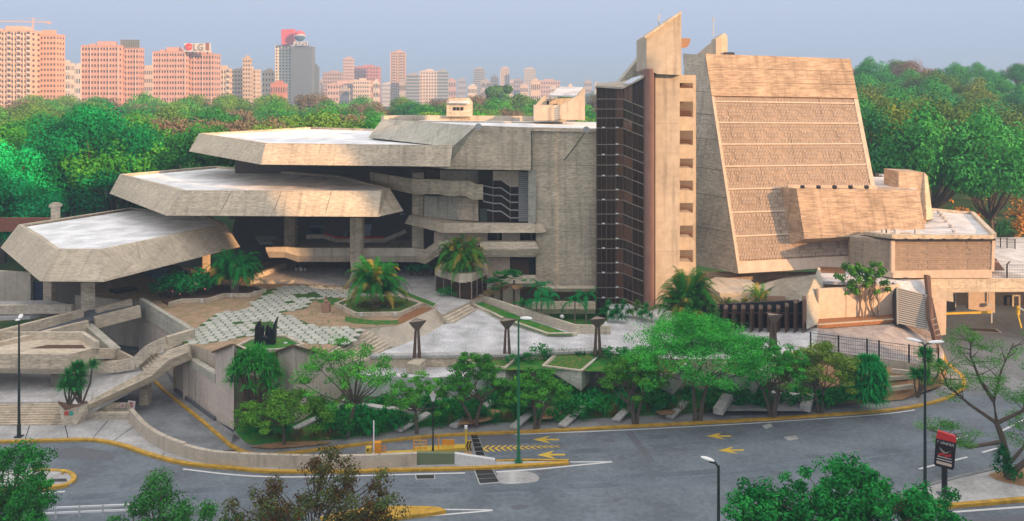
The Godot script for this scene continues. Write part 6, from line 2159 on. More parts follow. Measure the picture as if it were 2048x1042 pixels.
func flat_tree(called: String, label: String, at: Vector3, h: float, rx: float, rz: float, c0: Color, c1: Color, sd: int, n: int, per: int, leaf := 0.13, stems := 1, open := 0.62) -> Node3D:
	# a spreading crown in flat tiers over forked, visible limbs
	var r = RandomNumberGenerator.new()
	r.seed = sd
	var cl = []
	for i in int(n * 1.9):
		var a = r.randf() * TAU
		var k = sqrt(r.randf())
		var y = h * (open + (0.93 - open) * (1.0 - k * k * 0.75) + r.randf_range(-0.26, 0.06))
		var s = rx * r.randf_range(0.09, 0.20)
		cl.append([Vector3(cos(a) * rx * 0.86 * k, y, sin(a) * rz * 0.86 * k), Vector3(s, s * 0.5, s), int(0.58 * per * r.randf_range(0.6, 1.4))])
	return plant(called, label, "tree", at, leafy(sd + 1, cl, per, leaf * 0.85, c0, c1, 0.35, 0.42), limbs(sd + 2, cl, h * 0.8, 0.07 + 0.010 * h, 0.42, stems).mesh(), "", M.bark)

func garden_plants() -> void:
	var g0 = Color(0.017, 0.146, 0.021)
	var g1 = Color(0.150, 0.585, 0.058)
	var o0 = Color(0.033, 0.133, 0.016)
	var o1 = Color(0.295, 0.505, 0.050)
	flat_tree("garden_tree", "low bushy tree leaning over the pink bastion by the drive", G(568, 886, 0.3), 3.7, 3.7, 2.4, o0, Color(0.165, 0.399, 0.041), 61, 46, 190, 0.12, 1, 0.5)
	flat_tree("garden_tree", "open airy tree with a thin raised top in front of the plaza steps", G(695, 872, 0.3), 7.0, 4.6, 2.4, g0, g1, 62, 44, 130, 0.12, 1, 0.55)
	flat_tree("garden_tree", "small dark tree just left of the white lantern post", G(833, 862, 0.3), 4.3, 2.6, 2.0, o0, g1, 63, 30, 150, 0.12, 1, 0.55)
	flat_tree("garden_tree", "dense rounded tree between the lantern post and the green lamp post", G(948, 848, 0.35), 5.4, 2.8, 2.2, g0, Color(0.099, 0.359, 0.041), 64, 46, 230, 0.12, 2, 0.45)
	flat_tree("garden_tree", "round tree with several thin stems just right of the green lamp post", G(1072, 852, 0.3), 4.2, 2.9, 2.2, g0, Color(0.121, 0.412, 0.041), 65, 40, 200, 0.12, 3, 0.55)
	flat_tree("garden_tree", "rounded tree with pale fanned stems left of the broad flat tree", G(1270, 842, 0.3), 5.0, 3.1, 2.3, o0, Color(0.127, 0.373, 0.041), 66, 44, 200, 0.12, 3, 0.5)
	flat_tree("garden_tree", "broad flat-topped feathery tree, the largest in the street garden", G(1395, 836, 0.3), 8.1, 6.3, 3.8, Color(0.016, 0.186, 0.029), Color(0.113, 0.665, 0.083), 67, 125, 330, 0.10, 2, 0.52)
	flat_tree("garden_tree", "upright green tree with a bundle of stems right of the broad flat tree", G(1545, 829, 0.3), 6.0, 3.1, 2.3, Color(0.026, 0.240, 0.033), Color(0.091, 0.452, 0.058), 68, 44, 200, 0.12, 4, 0.5)
	flat_tree("garden_tree", "olive-tinted spreading tree left of the strap-leaved bush", G(1640, 821, 0.3), 5.4, 3.9, 2.4, o0, Color(0.281, 0.386, 0.058), 69, 52, 190, 0.12, 2, 0.5)
	# strap-leaved masses
	var r = RandomNumberGenerator.new()
	r.seed = 71
	var heads = []
	for i in 44:
		var a = r.randf() * TAU
		var e = r.randf_range(-0.2, 1.4)
		heads.append(Vector3(cos(a) * cos(e) * 1.7, 3.3 + sin(e) * 2.2, 0.7 + sin(a) * cos(e) * 1.3))
	var st = MB.new()
	for h in heads.slice(0, 9): st.tube([Vector3(h.x * 0.2, 0, h.z * 0.2), h], [0.09, 0.05], 5)
	plant("strap_leaf_bush", "big hanging mass of strap leaves in the notch of the pink bastion", "bush", G(516, 846, 0.2), strap_bush(72, heads, 44, 1.0, 0.085, Color(0.025, 0.269, 0.037)), st.mesh())
	heads = []
	for i in 80:
		var a = r.randf() * TAU
		var e = r.randf_range(-0.9, 1.4)
		heads.append(Vector3(cos(a) * cos(e) * 1.3, 2.0 + sin(e) * 1.65, sin(a) * cos(e) * 0.7 - 0.7))
	plant("strap_leaf_bush", "tall glossy strap-leaved bush at the right end of the street garden", "bush", G(1742, 826, 0.3), strap_bush(73, heads, 50, 1.0, 0.10, Color(0.011, 0.291, 0.064)), null)
	# yuccas
	var yu = [[G(138, 806, 2.1), 1.7, 6, "yucca with short stems at the left of the street planter"], [G(162, 803, 2.1), 2.7, 6, "taller branching yucca at the right of the street planter"], [G(1835, 792, 0.5), 2.3, 4, "lower yucca on the bare soil by the right street corner"], [G(1858, 768, 1.4), 3.0, 5, "taller yucca below the fence at the right street corner"]]
	for i in yu.size():
		var q = yu[i]
		heads = []
		var sm = MB.new()
		for k in q[2]:
			var h = Vector3(r.randf_range(-0.85, 0.85), q[1] * r.randf_range(0.45, 0.95), r.randf_range(-0.4, 0.4))
			heads.append(h)
			sm.tube([Vector3(h.x * 0.15, -0.1, h.z * 0.15), Vector3(h.x * 0.8, h.y * 0.5, h.z * 0.6), h], [0.09, 0.07, 0.05], 6)
		plant("yucca", q[3], "yucca", q[0], strap_bush(80 + i, heads, 130, 0.85, 0.075, Color(0.018, 0.224, 0.046), 0.4), sm.mesh())
	# low lilies, ferns and broad leaves along the street garden
	var kinds = [strap_bush(90, [Vector3(0, 0.1, 0), Vector3(0.3, 0.1, 0.1), Vector3(-0.3, 0.1, 0)], 40, 0.75, 0.05, Color(0.014, 0.190, 0.032)), strap_bush(91, [Vector3(0, 0.25, 0), Vector3(0.35, 0.15, 0.2), Vector3(-0.3, 0.2, -0.1)], 30, 0.8, 0.16, Color(0.009, 0.213, 0.046)), leafy(92, dome(93, 9, Vector3(0.8, 0.6, 0.6), 0.5, 0.4), 90, 0.11, Color(0.009, 0.123, 0.023), Color(0.036, 0.291, 0.046)), strap_bush(94, [Vector3(0, 0.1, 0), Vector3(0.25, 0.1, 0.1)], 40, 0.6, 0.05, Color(0.11, 0.11, 0.03))]
	var kn = ["low strap-leaved plant along the street garden", "broad-leaved plant in the shade of the street garden", "small dark shrub in the street garden", "faded yellowish tuft along the street garden pavement"]
	var first = [null, null, null, null]
	var line = smooth_line([560, 882, 700, 872, 832, 852, 934, 846, 1100, 839, 1250, 831, 1348, 826, 1480, 819, 1620, 811, 1700, 804], 0.25, 9)
	var places = []
	for i in line.size(): if r.randf() < 0.85: places.append([line[i] + Vector3(r.randf_range(-0.5, 0.5), 0, r.randf_range(-1.1, 0.1)), [0, 0, 3, 2, 0][r.randi() % 5]])
	for q in [[905, 815], [930, 808], [890, 822], [960, 806], [1000, 812], [1020, 808], [985, 802], [1040, 815], [1140, 800], [1165, 812], [1210, 806], [1300, 808], [1320, 800], [1345, 812], [1440, 812], [1420, 800], [1245, 812], [720, 835], [745, 845], [770, 838], [790, 850], [700, 848], [660, 858], [735, 860], [690, 865], [1640, 815], [1680, 808], [1700, 800], [1660, 800], [1180, 822], [1195, 830], [1130, 806], [520, 865], [545, 862], [570, 866], [500, 856], [1480, 812], [1530, 815], [1575, 810], [1600, 812]]:
		places.append([G(q[0], q[1], 0.45), [1, 1, 2, 1][r.randi() % 4]])
	for i in 46:
		var pu = r.randf_range(640, 1690)
		places.append([G(pu, lerpf(858, 804, (pu - 640) / 1050.0) - r.randf_range(8, 40), 0.5), [1, 2, 2, 0, 1][r.randi() % 5]])
	for q in [[1100, 716], [1130, 714], [1160, 716], [1190, 714], [1215, 718], [1250, 720], [1275, 722], [1240, 730], [1300, 726], [1040, 720], [1060, 724], [1025, 728], [1080, 716]]:
		places.append([G(q[0], q[1], 2.75), 2 if r.randf() < 0.6 else 0])
	for q in places:
		var k: int = q[1]
		var o: Node3D
		if first[k] == null:
			first[k] = plant("garden_plant", kn[k], "plant", q[0], kinds[k], null, "low plants of the street garden")
			o = first[k]
		else:
			o = copy(first[k], "garden_plant")
			o.position = q[0]
		var gu: float = 1024.0 + q[0].x * FOC / -q[0].z
		var gw = ""
		for z in [[540, "under the pink bastion"], [610, "beside the bushy tree by the drive"], [680, "left of the open airy tree"], [730, "right of the open airy tree"], [780, "behind the barrier cabinet"], [830, "left of the lantern post"], [890, "right of the lantern post"], [940, "behind the chevron post"], [1000, "left of the green lamp post"], [1060, "right of the green lamp post"], [1110, "under the thin-stemmed round tree"], [1180, "below the sharp-cornered planter"], [1240, "left of the fanned-stem tree"], [1310, "right of the fanned-stem tree"], [1400, "under the broad flat tree"], [1470, "right of the broad flat tree"], [1560, "before the bench recess"], [1640, "right of the bench recess"], [9999, "beside the tall glossy strap-leaved bush"]]:
			if gu < z[0]:
				gw = z[1]
				break
		o.set_meta("label", "%s %s, %s" % [["low strap-leaved plant", "broad-leaved plant", "small dark shrub", "faded yellowish tuft"][k], gw, "on the raised terrace" if q[0].y > 2 else ("along the pavement" if q[0].y < 0.35 else "deep in the garden")])
		o.scale = Vector3.ONE * r.randf_range(0.75, 1.35)
		o.rotation.y = r.randf() * TAU
	# shrubs of the left plaza bed
	var bs = [["dark green shrub with pink flowers at the left end of the angular bed", 345, 596, 1.5], ["leafy green shrub in the middle of the angular bed", 385, 594, 1.7], ["dark shrub under the palm in the angular bed", 418, 588, 1.4], ["small shrub at the inner corner of the angular bed", 330, 590, 1.2]]
	for i in 4:
		var cl = dome(150 + i, 14, Vector3(1.5, 1.0, 1.1), 1.0, 0.6)
		plant("plaza_shrub", bs[i][0], "shrub", G(bs[i][1], bs[i][2], 4.6), leafy(160 + i, cl, 110, 0.13, Color(0.006, 0.112, 0.028), Color(0.022, 0.358, 0.074)), limbs(165 + i, cl, 1.4, 0.05, 0.4, 3).mesh()).scale = Vector3.ONE * bs[i][3] * 0.8
	var fl = MB.new()
	for q in [[345, 583], [392, 568], [360, 588], [410, 578]]: fl.box(P(q[0], q[1], 86.0), Vector3(0.16, 0.14, 0.12), Basis(Vector3.UP, q[0]))
	tag(put("pink_flowers", fl, plain(Color(0.75, 0.25, 0.2), 0.8)), "few pink blossoms on the shrubs of the angular bed", "flowers")
	# booth shrubs and court greenery
	var cl2 = dome(170, 12, Vector3(1.6, 0.7, 0.7), 0.7, 0.5)
	plant("hedge_clump", "grassy green clump at the foot of the glazed booth", "shrub", G(900, 592, 4.5), strap_bush(171, [Vector3(-1.0, 0.3, 0), Vector3(-0.4, 0.4, 0.2), Vector3(0.2, 0.4, 0.1), Vector3(0.8, 0.3, 0.3), Vector3(0, 0.6, -0.2)], 60, 0.75, 0.05, Color(0.018, 0.291, 0.055)), null)
	for i in 5:
		var q: Array = [[1215, 640], [1245, 638], [1272, 640], [1232, 648], [1290, 645]][i]
		plant("shaft_shrub", ["leafy palm-like shrub left at the foot of the glass shaft", "spiky shrub at the foot of the glass shaft", "yellowish shrub under the glass shaft", "low dark shrub in front of the glass shaft", "green shrub at the foot of the red-brown duct"][i], "shrub", G(q[0], q[1], 3.1), strap_bush(180 + i, [Vector3(0, 0.9, 0), Vector3(0.5, 0.6, 0.2), Vector3(-0.5, 0.7, 0.1), Vector3(0.1, 1.4, 0)], 44, 0.7, 0.1, [Color(0.014, 0.224, 0.046), Color(0.022, 0.202, 0.046), Color(0.072, 0.224, 0.028), Color(0.011, 0.168, 0.037), Color(0.022, 0.269, 0.055)][i]), null)
	for i in 5:
		var t = thing("potted_plant", "small leafy plant in a dark pot in the row beside the glazed booth", "potted plant", G(822 + i * 11, 552, 4.5), "potted plants beside the booth")
		var pb = MB.new()
		pb.tube([Vector3.ZERO, Vector3(0, 0.4, 0)], [0.14, 0.2], 9)
		put("pot", pb, M.brown_metal, t)
		put("leaves", leafy(190 + i, dome(195 + i, 6, Vector3(0.45, 0.4, 0.45), 0.85, 0.3), 150, 0.1, Color(0.009, 0.179, 0.046), Color(0.029, 0.358, 0.083)), M.leaf, t)
	# small crooked trees in front of the sunlit wall
	for i in 3:
		var cl = []
		for k in 15:
			var a = r.randf() * TAU
			cl.append([Vector3(cos(a) * r.randf_range(0.2, 1.45), r.randf_range(2.3, 5.2), sin(a) * r.randf_range(0.1, 0.9)), Vector3(0.42, 0.34, 0.42), 46])
		var t = flat_stub("crooked_tree", ["leftmost crooked small tree with leaf tufts before the sunlit wall", "middle crooked small tree with leaf tufts before the sunlit wall", "rightmost crooked small tree with leaf tufts before the sunlit wall"][i], [G(1697, 633, 3.4), G(1728, 635, 3.4), G(1753, 633, 3.4)][i], cl, 210 + i)
	# thin grass tufts in the paver joints
	var gb = MB.new()
	gb.tinted = true
	for i in 260:
		straps(gb, G(r.randf_range(400, 760), r.randf_range(575, 690), 4.5), 7, 0.13, 0.03, Color(0.036, 0.246, 0.037), r)
	tag(put("joint_grass", gb, M.leaf), "sparse grass blades sprouting between the hexagonal pavers", "grass", "", "stuff")

func flat_stub(called: String, label: String, at: Vector3, cl: Array, sd: int) -> Node3D:
	return plant(called, label, "tree", at, leafy(sd, cl, 40, 0.17, Color(0.022, 0.134, 0.023), Color(0.115, 0.302, 0.041), 0.2, 0.5), limbs(sd + 1, cl, 3.2, 0.09, 0.45, 2).mesh(), "", M.pale_bark)

func palms() -> void:
	var q = palm_clump(401, 2.7, 5.4, 190, Color(0.025, 0.213, 0.032), 0.20, 14)
	var t = plant("palm_clump", "tall yellowing palm clump on the diamond lawn bed of the plaza", "palm", G(754, 617, 4.6), q[0], q[1], "", M.pale_bark)
	var sk = leafy(402, dome(403, 16, Vector3(1.8, 0.5, 1.3), 0.35, 0.45), 130, 0.1, Color(0.10, 0.06, 0.03), Color(0.17, 0.14, 0.05))
	put("undergrowth", sk, M.leaf, t)
	q = palm_clump(404, 2.6, 5.2, 170, Color(0.014, 0.213, 0.041), 0.06, 10)
	plant("palm_clump", "green feathery palm clump in the angular bed beside the low canopy", "palm", G(470, 586, 4.6), q[0], q[1], "", M.pale_bark)
	q = palm_clump(405, 2.6, 4.4, 210, Color(0.043, 0.213, 0.028), 0.26, 16)
	plant("palm_clump", "golden green palm clump growing on the planter roof of the glazed booth", "palm", P(924, 545, 89.5), q[0], q[1], "", M.pale_bark)
	q = palm_clump(406, 3.0, 6.2, 230, Color(0.036, 0.190, 0.028), 0.18, 16)
	plant("palm_clump", "large shaggy palm clump at the foot of the concrete stair tower", "palm", G(1372, 660, 3.1), q[0], q[1], "", M.pale_bark)
	q = palm_clump(407, 1.4, 1.9, 40, Color(0.065, 0.224, 0.028), 0.4, 8)
	for i in 5:
		var s: Array = [[1450, 634], [1478, 635], [1505, 634], [1528, 630], [1420, 634]][i]
		var o = plant("roof_palm", ["small yellowish palm over the brown doors, second from the left", "small yellowish palm over the middle of the brown doors", "small yellowish palm over the brown doors below the hexagonal room", "taller small palm at the right over the brown doors", "small yellowish palm over the left end of the brown doors"][i], "palm", P(s[0], s[1] - 10, 85.5), q[0], q[1], "", M.pale_bark)
		o.scale = Vector3.ONE * (1.35 if i == 3 else 0.9)
		o.rotation.y = i * 1.3
	for i in 3:
		q = fan_palm(420 + i, 4.1 + 0.2 * i, 1.15, Color(0.022, 0.213, 0.046))
		plant("fan_palm", ["leftmost fan palm with a skirt of dead leaves beside the glazed booth", "middle fan palm with a skirt of dead leaves beside the glazed booth", "rightmost fan palm with a skirt of dead leaves beside the glazed booth"][i], "palm", G([985, 1003, 1028][i], [618, 612, 615][i], 3.2) - Vector3(0, 1.75, 0), q[0], q[1])
	q = palm_tree(430, 4.1, 1.7, 17, Color(0.009, 0.213, 0.055))
	for i in 5:
		var s: Array = [[1073, 650], [1097, 655], [1083, 640], [1150, 652], [1172, 648]][i]
		var o = plant("slender_palm", ["leftmost slender palm before the lower parapet", "slender palm nearest the grass wedge wall before the lower parapet", "rear slender palm of the left three before the lower parapet", "left slender palm of the pair beside the glass shaft", "right slender palm of the pair beside the glass shaft"][i], "palm", G(s[0], s[1], 3.1) - Vector3(0, 1.65, 0), q[0], q[1], "", M.pale_bark)
		o.rotation.y = i * 1.1
		o.scale = Vector3.ONE * [0.95, 1.05, 1.15, 0.95, 1.05][i]
	q = palm_tree(431, 2.5, 1.5, 15, Color(0.022, 0.224, 0.046))
	plant("slender_palm", "stubby palm with arching fronds just right of the fan palms", "palm", G(1045, 628, 3.1) - Vector3(0, 1.65, 0), q[0], q[1])

func front_trees() -> void:
	# crowns that rise from below the window, nearest the camera
	big_leaf("foreground_tree", "dark green bushy tree crown at the lower left corner", Vector3(-24.9, 0, -43.5), [[0.6, 5.6, 0.5, 2.0], [0.0, 6.3, 0, 2.6], [-2.2, 6.9, -0.5, 1.7], [1.0, 4.9, 0.6, 1.9], [1.7, 3.6, 1.0, 1.8], [-1.4, 4.4, 1.2, 2.0], [0.9, 7.0, -0.8, 1.2]], Color(0.006, 0.084, 0.017), Color(0.043, 0.347, 0.051), 801, 0.085, 1.1, 0.9)
	big_leaf("foreground_tree", "green tree crown at the bottom left of the middle", Vector3(-17.0, 0, -42), [[0.3, 5.6, 0, 1.7], [-1.0, 4.4, 0.4, 1.7], [1.9, 4.9, 0.3, 1.7], [0.2, 3.4, 0.8, 2.2], [0.2, 6.6, -0.2, 0.9], [3.2, 4.3, 0.2, 1.4]], Color(0.013, 0.112, 0.023), Color(0.072, 0.280, 0.055), 802, 0.08, 1.3, 0.6)
	var t = big_leaf("foreground_tree", "thin tree with reddish brown leaves and bare twigs at the bottom", Vector3(-9.3, 0, -41.5), [[-2.7, 5.4, 0, 1.5], [-1.3, 6.2, 0.2, 1.4], [0.9, 7.0, -0.2, 1.5], [2.3, 6.3, 0.2, 1.5], [0.3, 5.0, 0.5, 2.1], [-1.9, 4.2, 0.4, 1.9], [2.6, 4.6, 0.3, 1.6], [0.6, 8.0, 0, 0.8], [3.3, 5.6, 0, 1.0]], Color(0.12, 0.025, 0.016), Color(0.094, 0.190, 0.055), 803, 0.08, 0.85, 0.3)
	big_leaf("foreground_tree", "large glossy green tree crown at the bottom right", Vector3(14.9, 0, -40), [[-4.0, 5.9, 0.2, 1.7], [4.2, 5.9, 0.3, 1.6], [-5.0, 5.2, 0.6, 1.3], [-2.8, 6.4, 0.2, 1.4], [3.0, 6.6, 0.2, 1.3], [-3.6, 5.2, 0, 2.1], [-1.6, 6.4, 0, 2.0], [0.4, 7.1, -0.3, 2.0], [2.1, 6.0, 0, 1.9], [3.6, 4.6, 0, 1.6], [-0.6, 4.9, 1.2, 2.6], [1.6, 4.3, 1.2, 2.4], [-4.6, 4.2, 0.4, 1.5], [0.6, 7.4, -0.6, 1.2], [-2.6, 3.6, 1.4, 2.2]], Color(0.004, 0.084, 0.020), Color(0.043, 0.403, 0.074), 804, 0.10, 1.15, 0.35)
	big_leaf("foreground_tree", "sparse yellow-green leaf tips at the bottom right corner", Vector3(26.5, 0, -43), [[0, 3.2, 0, 1.6], [2.0, 3.4, 0.2, 1.4], [-2.0, 2.8, 0.2, 1.3]], Color(0.043, 0.202, 0.028), Color(0.144, 0.381, 0.064), 805, 0.09)
	# half-bare street tree on the corner island
	var r = RandomNumberGenerator.new()
	r.seed = 77
	var at = G(2012, 955, 0.1)
	var b = MB.new()
	var fork = Vector3(-0.6, 3.5, 0)
	b.tube([Vector3(0.15, -0.1, 0), Vector3(0.0, 1.5, 0), Vector3(-0.25, 2.6, 0), fork], [0.3, 0.24, 0.2, 0.17], 8)
	var arms = [[Vector3(-0.3, 2.3, 0), Vector3(-2.6, 2.05, 0.3), Vector3(-3.7, 2.6, 0.2), Vector3(-5.1, 3.2, 0)], [fork, Vector3(-0.9, 5.0, 0.2), Vector3(-0.3, 6.9, 0), Vector3(0.6, 8.6, -0.2)], [fork, Vector3(-2.2, 4.6, -0.3), Vector3(-3.6, 5.8, -0.3), Vector3(-4.4, 7.4, 0)], [fork, Vector3(0.9, 4.4, 0.3), Vector3(2.0, 5.4, 0.3), Vector3(2.8, 6.6, 0.2)], [Vector3(-0.9, 5.0, 0.2), Vector3(-1.8, 6.3, 0.3), Vector3(-2.4, 7.9, 0.2), Vector3(-2.2, 8.8, 0)], [Vector3(0.3, 1.0, 0), Vector3(1.2, 1.7, -0.3), Vector3(1.9, 2.6, -0.4), Vector3(2.6, 3.0, -0.4)]]
	var cl = []
	for a in arms:
		b.tube(a, [0.14, 0.1, 0.065, 0.03], 6)
		for k in 19:
			var seg = 1 + r.randi() % 2
			var p: Vector3 = a[seg].lerp(a[seg + 1], r.randf())
			var e: Vector3 = p + Vector3(r.randf_range(-1.3, 1.3), r.randf_range(-0.1, 1.2), r.randf_range(-0.9, 0.9))
			b.tube([p, p.lerp(e, 0.55) + jit(r, 0.12), e], [0.035, 0.022, 0.012], 4)
			cl.append([e, Vector3(0.62, 0.28, 0.62), int(r.randf_range(90, 230))])
	plant("street_tree", "half-bare spreading street tree on the corner island at the right", "tree", at, leafy(78, cl, 40, 0.06, Color(0.043, 0.224, 0.028), Color(0.144, 0.381, 0.064), 0.3, 0.4), b.mesh(), "", M.bark)
	var heads = [Vector3(0, 1.9, 0.1), Vector3(0.3, 1.3, 0.2), Vector3(-0.3, 1.1, 0.2), Vector3(0.1, 0.7, 0.3), Vector3(-0.2, 1.6, 0.2), Vector3(0.4, 0.6, 0.2)]
	plant("trunk_bush", "dark strap-leaved bush wrapped round the trunk of the corner street tree", "bush", G(2003, 958, 0.15), strap_bush(79, heads, 60, 0.6, 0.06, Color(0.009, 0.134, 0.037)), null)
	var sm = MB.new()
	sm.tube([Vector3(0, -0.1, 0), Vector3(0.6, 0.7, 0), Vector3(1.5, 1.6, 0.2), Vector3(2.4, 2.1, 0.2)], [0.24, 0.2, 0.16, 0.12], 7)
	var cl3 = dome(85, 10, Vector3(1.0, 0.5, 0.6), 0.5, 0.4)
	plant("leaning_trunk", "thick leaning trunk with low leaves at the right edge of the corner island", "tree", G(2016, 958, 0.15), leafy(86, cl3, 60, 0.1, Color(0.014, 0.112, 0.028), Color(0.043, 0.224, 0.046)), sm.mesh())

func big_leaf(called: String, label: String, at: Vector3, lobes: Array, c0: Color, c1: Color, sd: int, leaf: float, dens := 1.0, drop := 0.0) -> Node3D:
	var r = RandomNumberGenerator.new()
	r.seed = sd
	var cl = []
	for l in lobes:
		var n = int(8 * l[3] * l[3]) + 4
		for i in n:
			var d = Vector3(r.randfn(), r.randfn(), r.randfn()).normalized()
			var p = Vector3(l[0], l[1] - drop, l[2]) + d * l[3] * r.randf_range(0.45, 0.95)
			var s: float = 0.46 * r.randf_range(0.7, 1.3)
			cl.append([p, Vector3(s, s * 0.8, s), int(105 * dens * r.randf_range(0.6, 1.3))])
	var b = limbs(sd + 1, cl, lobes[0][1] * 0.8, 0.16, 0.5, 2)
	for c in cl:
		if r.randf() < (0.4 if dens > 0.9 else 1.0):
			var e: Vector3 = c[0]
			b.tube([Vector3(e.x * 0.4, e.y - 1.3, e.z * 0.4), e + jit(r, 0.1)], [0.03, 0.01], 4)
	return plant(called, label, "tree", at, leafy(sd + 2, cl, 60, leaf, c0, c1, 0.1, 0.5), b.mesh())

# ---- street lamps, barriers, signs, sculpture, cars ----
func street_lamp(label: String, at: Vector3, h: float, heads: Array, mt: Material, hm := 1.0) -> void:
	var t = thing("street_lamp", label, "street lamp", at, "tall street lamps")
	var b = MB.new()
	b.tube([Vector3.ZERO, Vector3(0, 0.9, 0), Vector3(0, 0.95, 0), Vector3(0, h, 0)], [0.14, 0.13, 0.1, 0.055], 10)
	put("pole", b, mt, t)
	b = MB.new()
	b.box(Vector3(0, 0.04, 0), Vector3(0.5, 0.09, 0.5))
	put("base_plate", b, mt, t)
	for q in heads:
		var d = Vector3(cos(q), 0, sin(q))
		var s = d.cross(Vector3.UP)
		var p = Vector3(0, h, 0) + d * 0.12
		b = MB.new()
		b.tube([Vector3(0, h - 0.1, 0), p + Vector3(0, 0.08, 0), p + d * 0.25 + Vector3(0, 0.13, 0)], [0.05, 0.05, 0.06], 6)
		put("bracket", b, mt, t)
		b = MB.new()
		var rows = [[0.1, 0.10, 0.07], [0.3, 0.19, 0.13], [0.65, 0.22, 0.15], [0.95, 0.17, 0.11], [1.1, 0.06, 0.04]]
		var last = []
		for r in rows:
			var ring = []
			for k in 10:
				var a = TAU * k / 10
				ring.append(p + d * r[0] * hm + Vector3(0, 0.14 + 0.12 * r[0], 0) + s * cos(a) * r[1] * hm + Vector3.UP * sin(a) * r[2] * hm * (1.0 if sin(a) > 0 else 0.45))
			if last.size(): b.sides(last, ring)
			else: b.cap(ring)
			last = ring
		b.cap(last)
		put("lamp_head", b, M.white, t)
	b = MB.new()

func funnel_lamp(label: String, at: Vector3, h: float, turn: float) -> void:
	var t = thing("funnel_lamp", label, "lamp", at, "brown funnel-topped lamps on the lower plaza")
	for sx in [-1, 1]:
		var b = MB.new()
		b.loft([Vector3(sx * 0.34, 0, 0.22), Vector3(sx * 0.08, 0, 0.22), Vector3(sx * 0.08, 0, -0.22), Vector3(sx * 0.34, 0, -0.22)], [Vector3(sx * 0.2, h * 0.75, 0.12), Vector3(sx * 0.02, h * 0.75, 0.12), Vector3(sx * 0.02, h * 0.75, -0.12), Vector3(sx * 0.2, h * 0.75, -0.12)])
		put("leg", b, M.brown_metal, t)
	var lo = []
	var hi = []
	for k in 3:
		var a = TAU * k / 3.0 + turn
		lo.append(Vector3(cos(a) * 0.14, h * 0.74, sin(a) * 0.14))
		hi.append(Vector3(cos(a) * 0.85, h + (0.1 if k == 0 else 0.0), sin(a) * 0.85))
	var b = MB.new()
	b.sides(lo, hi); b.cap(lo)
	put("funnel", b, M.funnel, t)
	b = MB.new()
	b.cap(hi.map(func(p): return p * Vector3(0.96, 1, 0.96) - Vector3(0, 0.05, 0)))
	put("diffuser", b, M.frame, t)

func car(called: String, label: String, at: Vector3, turn: float, paint_m: Material, tall: float) -> void:
	var t = thing(called, label, "car", at)
	t.rotation.y = turn
	# side outline lofted across the width
	var side = [[-2.1, 0.35], [-2.12, 0.75], [-1.95, 0.98], [-1.0, 1.08], [-0.45, 1.08 + 0.5 * tall], [1.5, 1.1 + 0.5 * tall], [1.95, 1.05], [2.1, 0.85], [2.1, 0.35]]
	var rings = []
	for z in [[-0.9, 0.93], [-0.82, 1.0], [0.82, 1.0], [0.9, 0.93]]:
		var r = []
		for p in side: r.append(Vector3(p[0] * z[1], lerpf(0.7, p[1], z[1]), z[0] * (0.86 if p[1] > 1.1 else 1.0)))
		rings.append(r)
	var b = MB.new()
	b.cap(rings[0]); b.cap(rings[3])
	for i in 3: b.sides(rings[i], rings[i + 1])
	put("body", b, paint_m, t)
	for s in [-1, 1]:
		b = MB.new()
		b.extrude([Vector3(-0.85, 1.1, s * 0.87), Vector3(-0.4, 1.05 + 0.45 * tall, s * 0.80), Vector3(1.4, 1.07 + 0.45 * tall, s * 0.80), Vector3(1.75, 1.1, s * 0.87)], Vector3(0, 0, s * 0.02))
		put("side_window", b, M.glass, t)
		for x in [-1.3, 1.3]:
			b = MB.new()
			b.tube([Vector3(x, 0.34, s * 0.72), Vector3(x, 0.34, s * 0.93)], [0.34, 0.34], 14)
			var wh = put("wheel", b, M.black, t)
			b = MB.new()
			b.tube([Vector3(x, 0.34, s * 0.925), Vector3(x, 0.34, s * 0.945)], [0.19, 0.19], 10)
			put("rim", b, M.slat, wh)
		b = MB.new()
		b.box(Vector3(-2.1, 0.8, s * 0.62), Vector3(0.1, 0.18, 0.32))
		put("headlight", b, M.white, t)
	b = MB.new()
	b.extrude([Vector3(-1.02, 1.12, -0.75), Vector3(-0.5, 1.06 + 0.47 * tall, -0.68), Vector3(-0.5, 1.06 + 0.47 * tall, 0.68), Vector3(-1.02, 1.12, 0.75)], Vector3(-0.03, 0.01, 0))
	put("windscreen", b, M.pane, t)
	b = MB.new()
	b.box(Vector3(-2.13, 0.5, 0), Vector3(0.1, 0.14, 1.6))
	put("bumper", b, M.slat, t)
	b = MB.new()
	b.box(Vector3(-2.14, 0.75, 0), Vector3(0.05, 0.16, 0.75))
	put("grille", b, M.slat, t)
	b = MB.new()
	b.box(Vector3(-2.2, 0.52, 0), Vector3(0.02, 0.12, 0.4))
	put("number_plate", b, M.white, t)

func sphere(r: float) -> SphereMesh:
	var s = SphereMesh.new()
	s.radius = r; s.height = 2.0 * r; s.radial_segments = 16; s.rings = 8
	return s

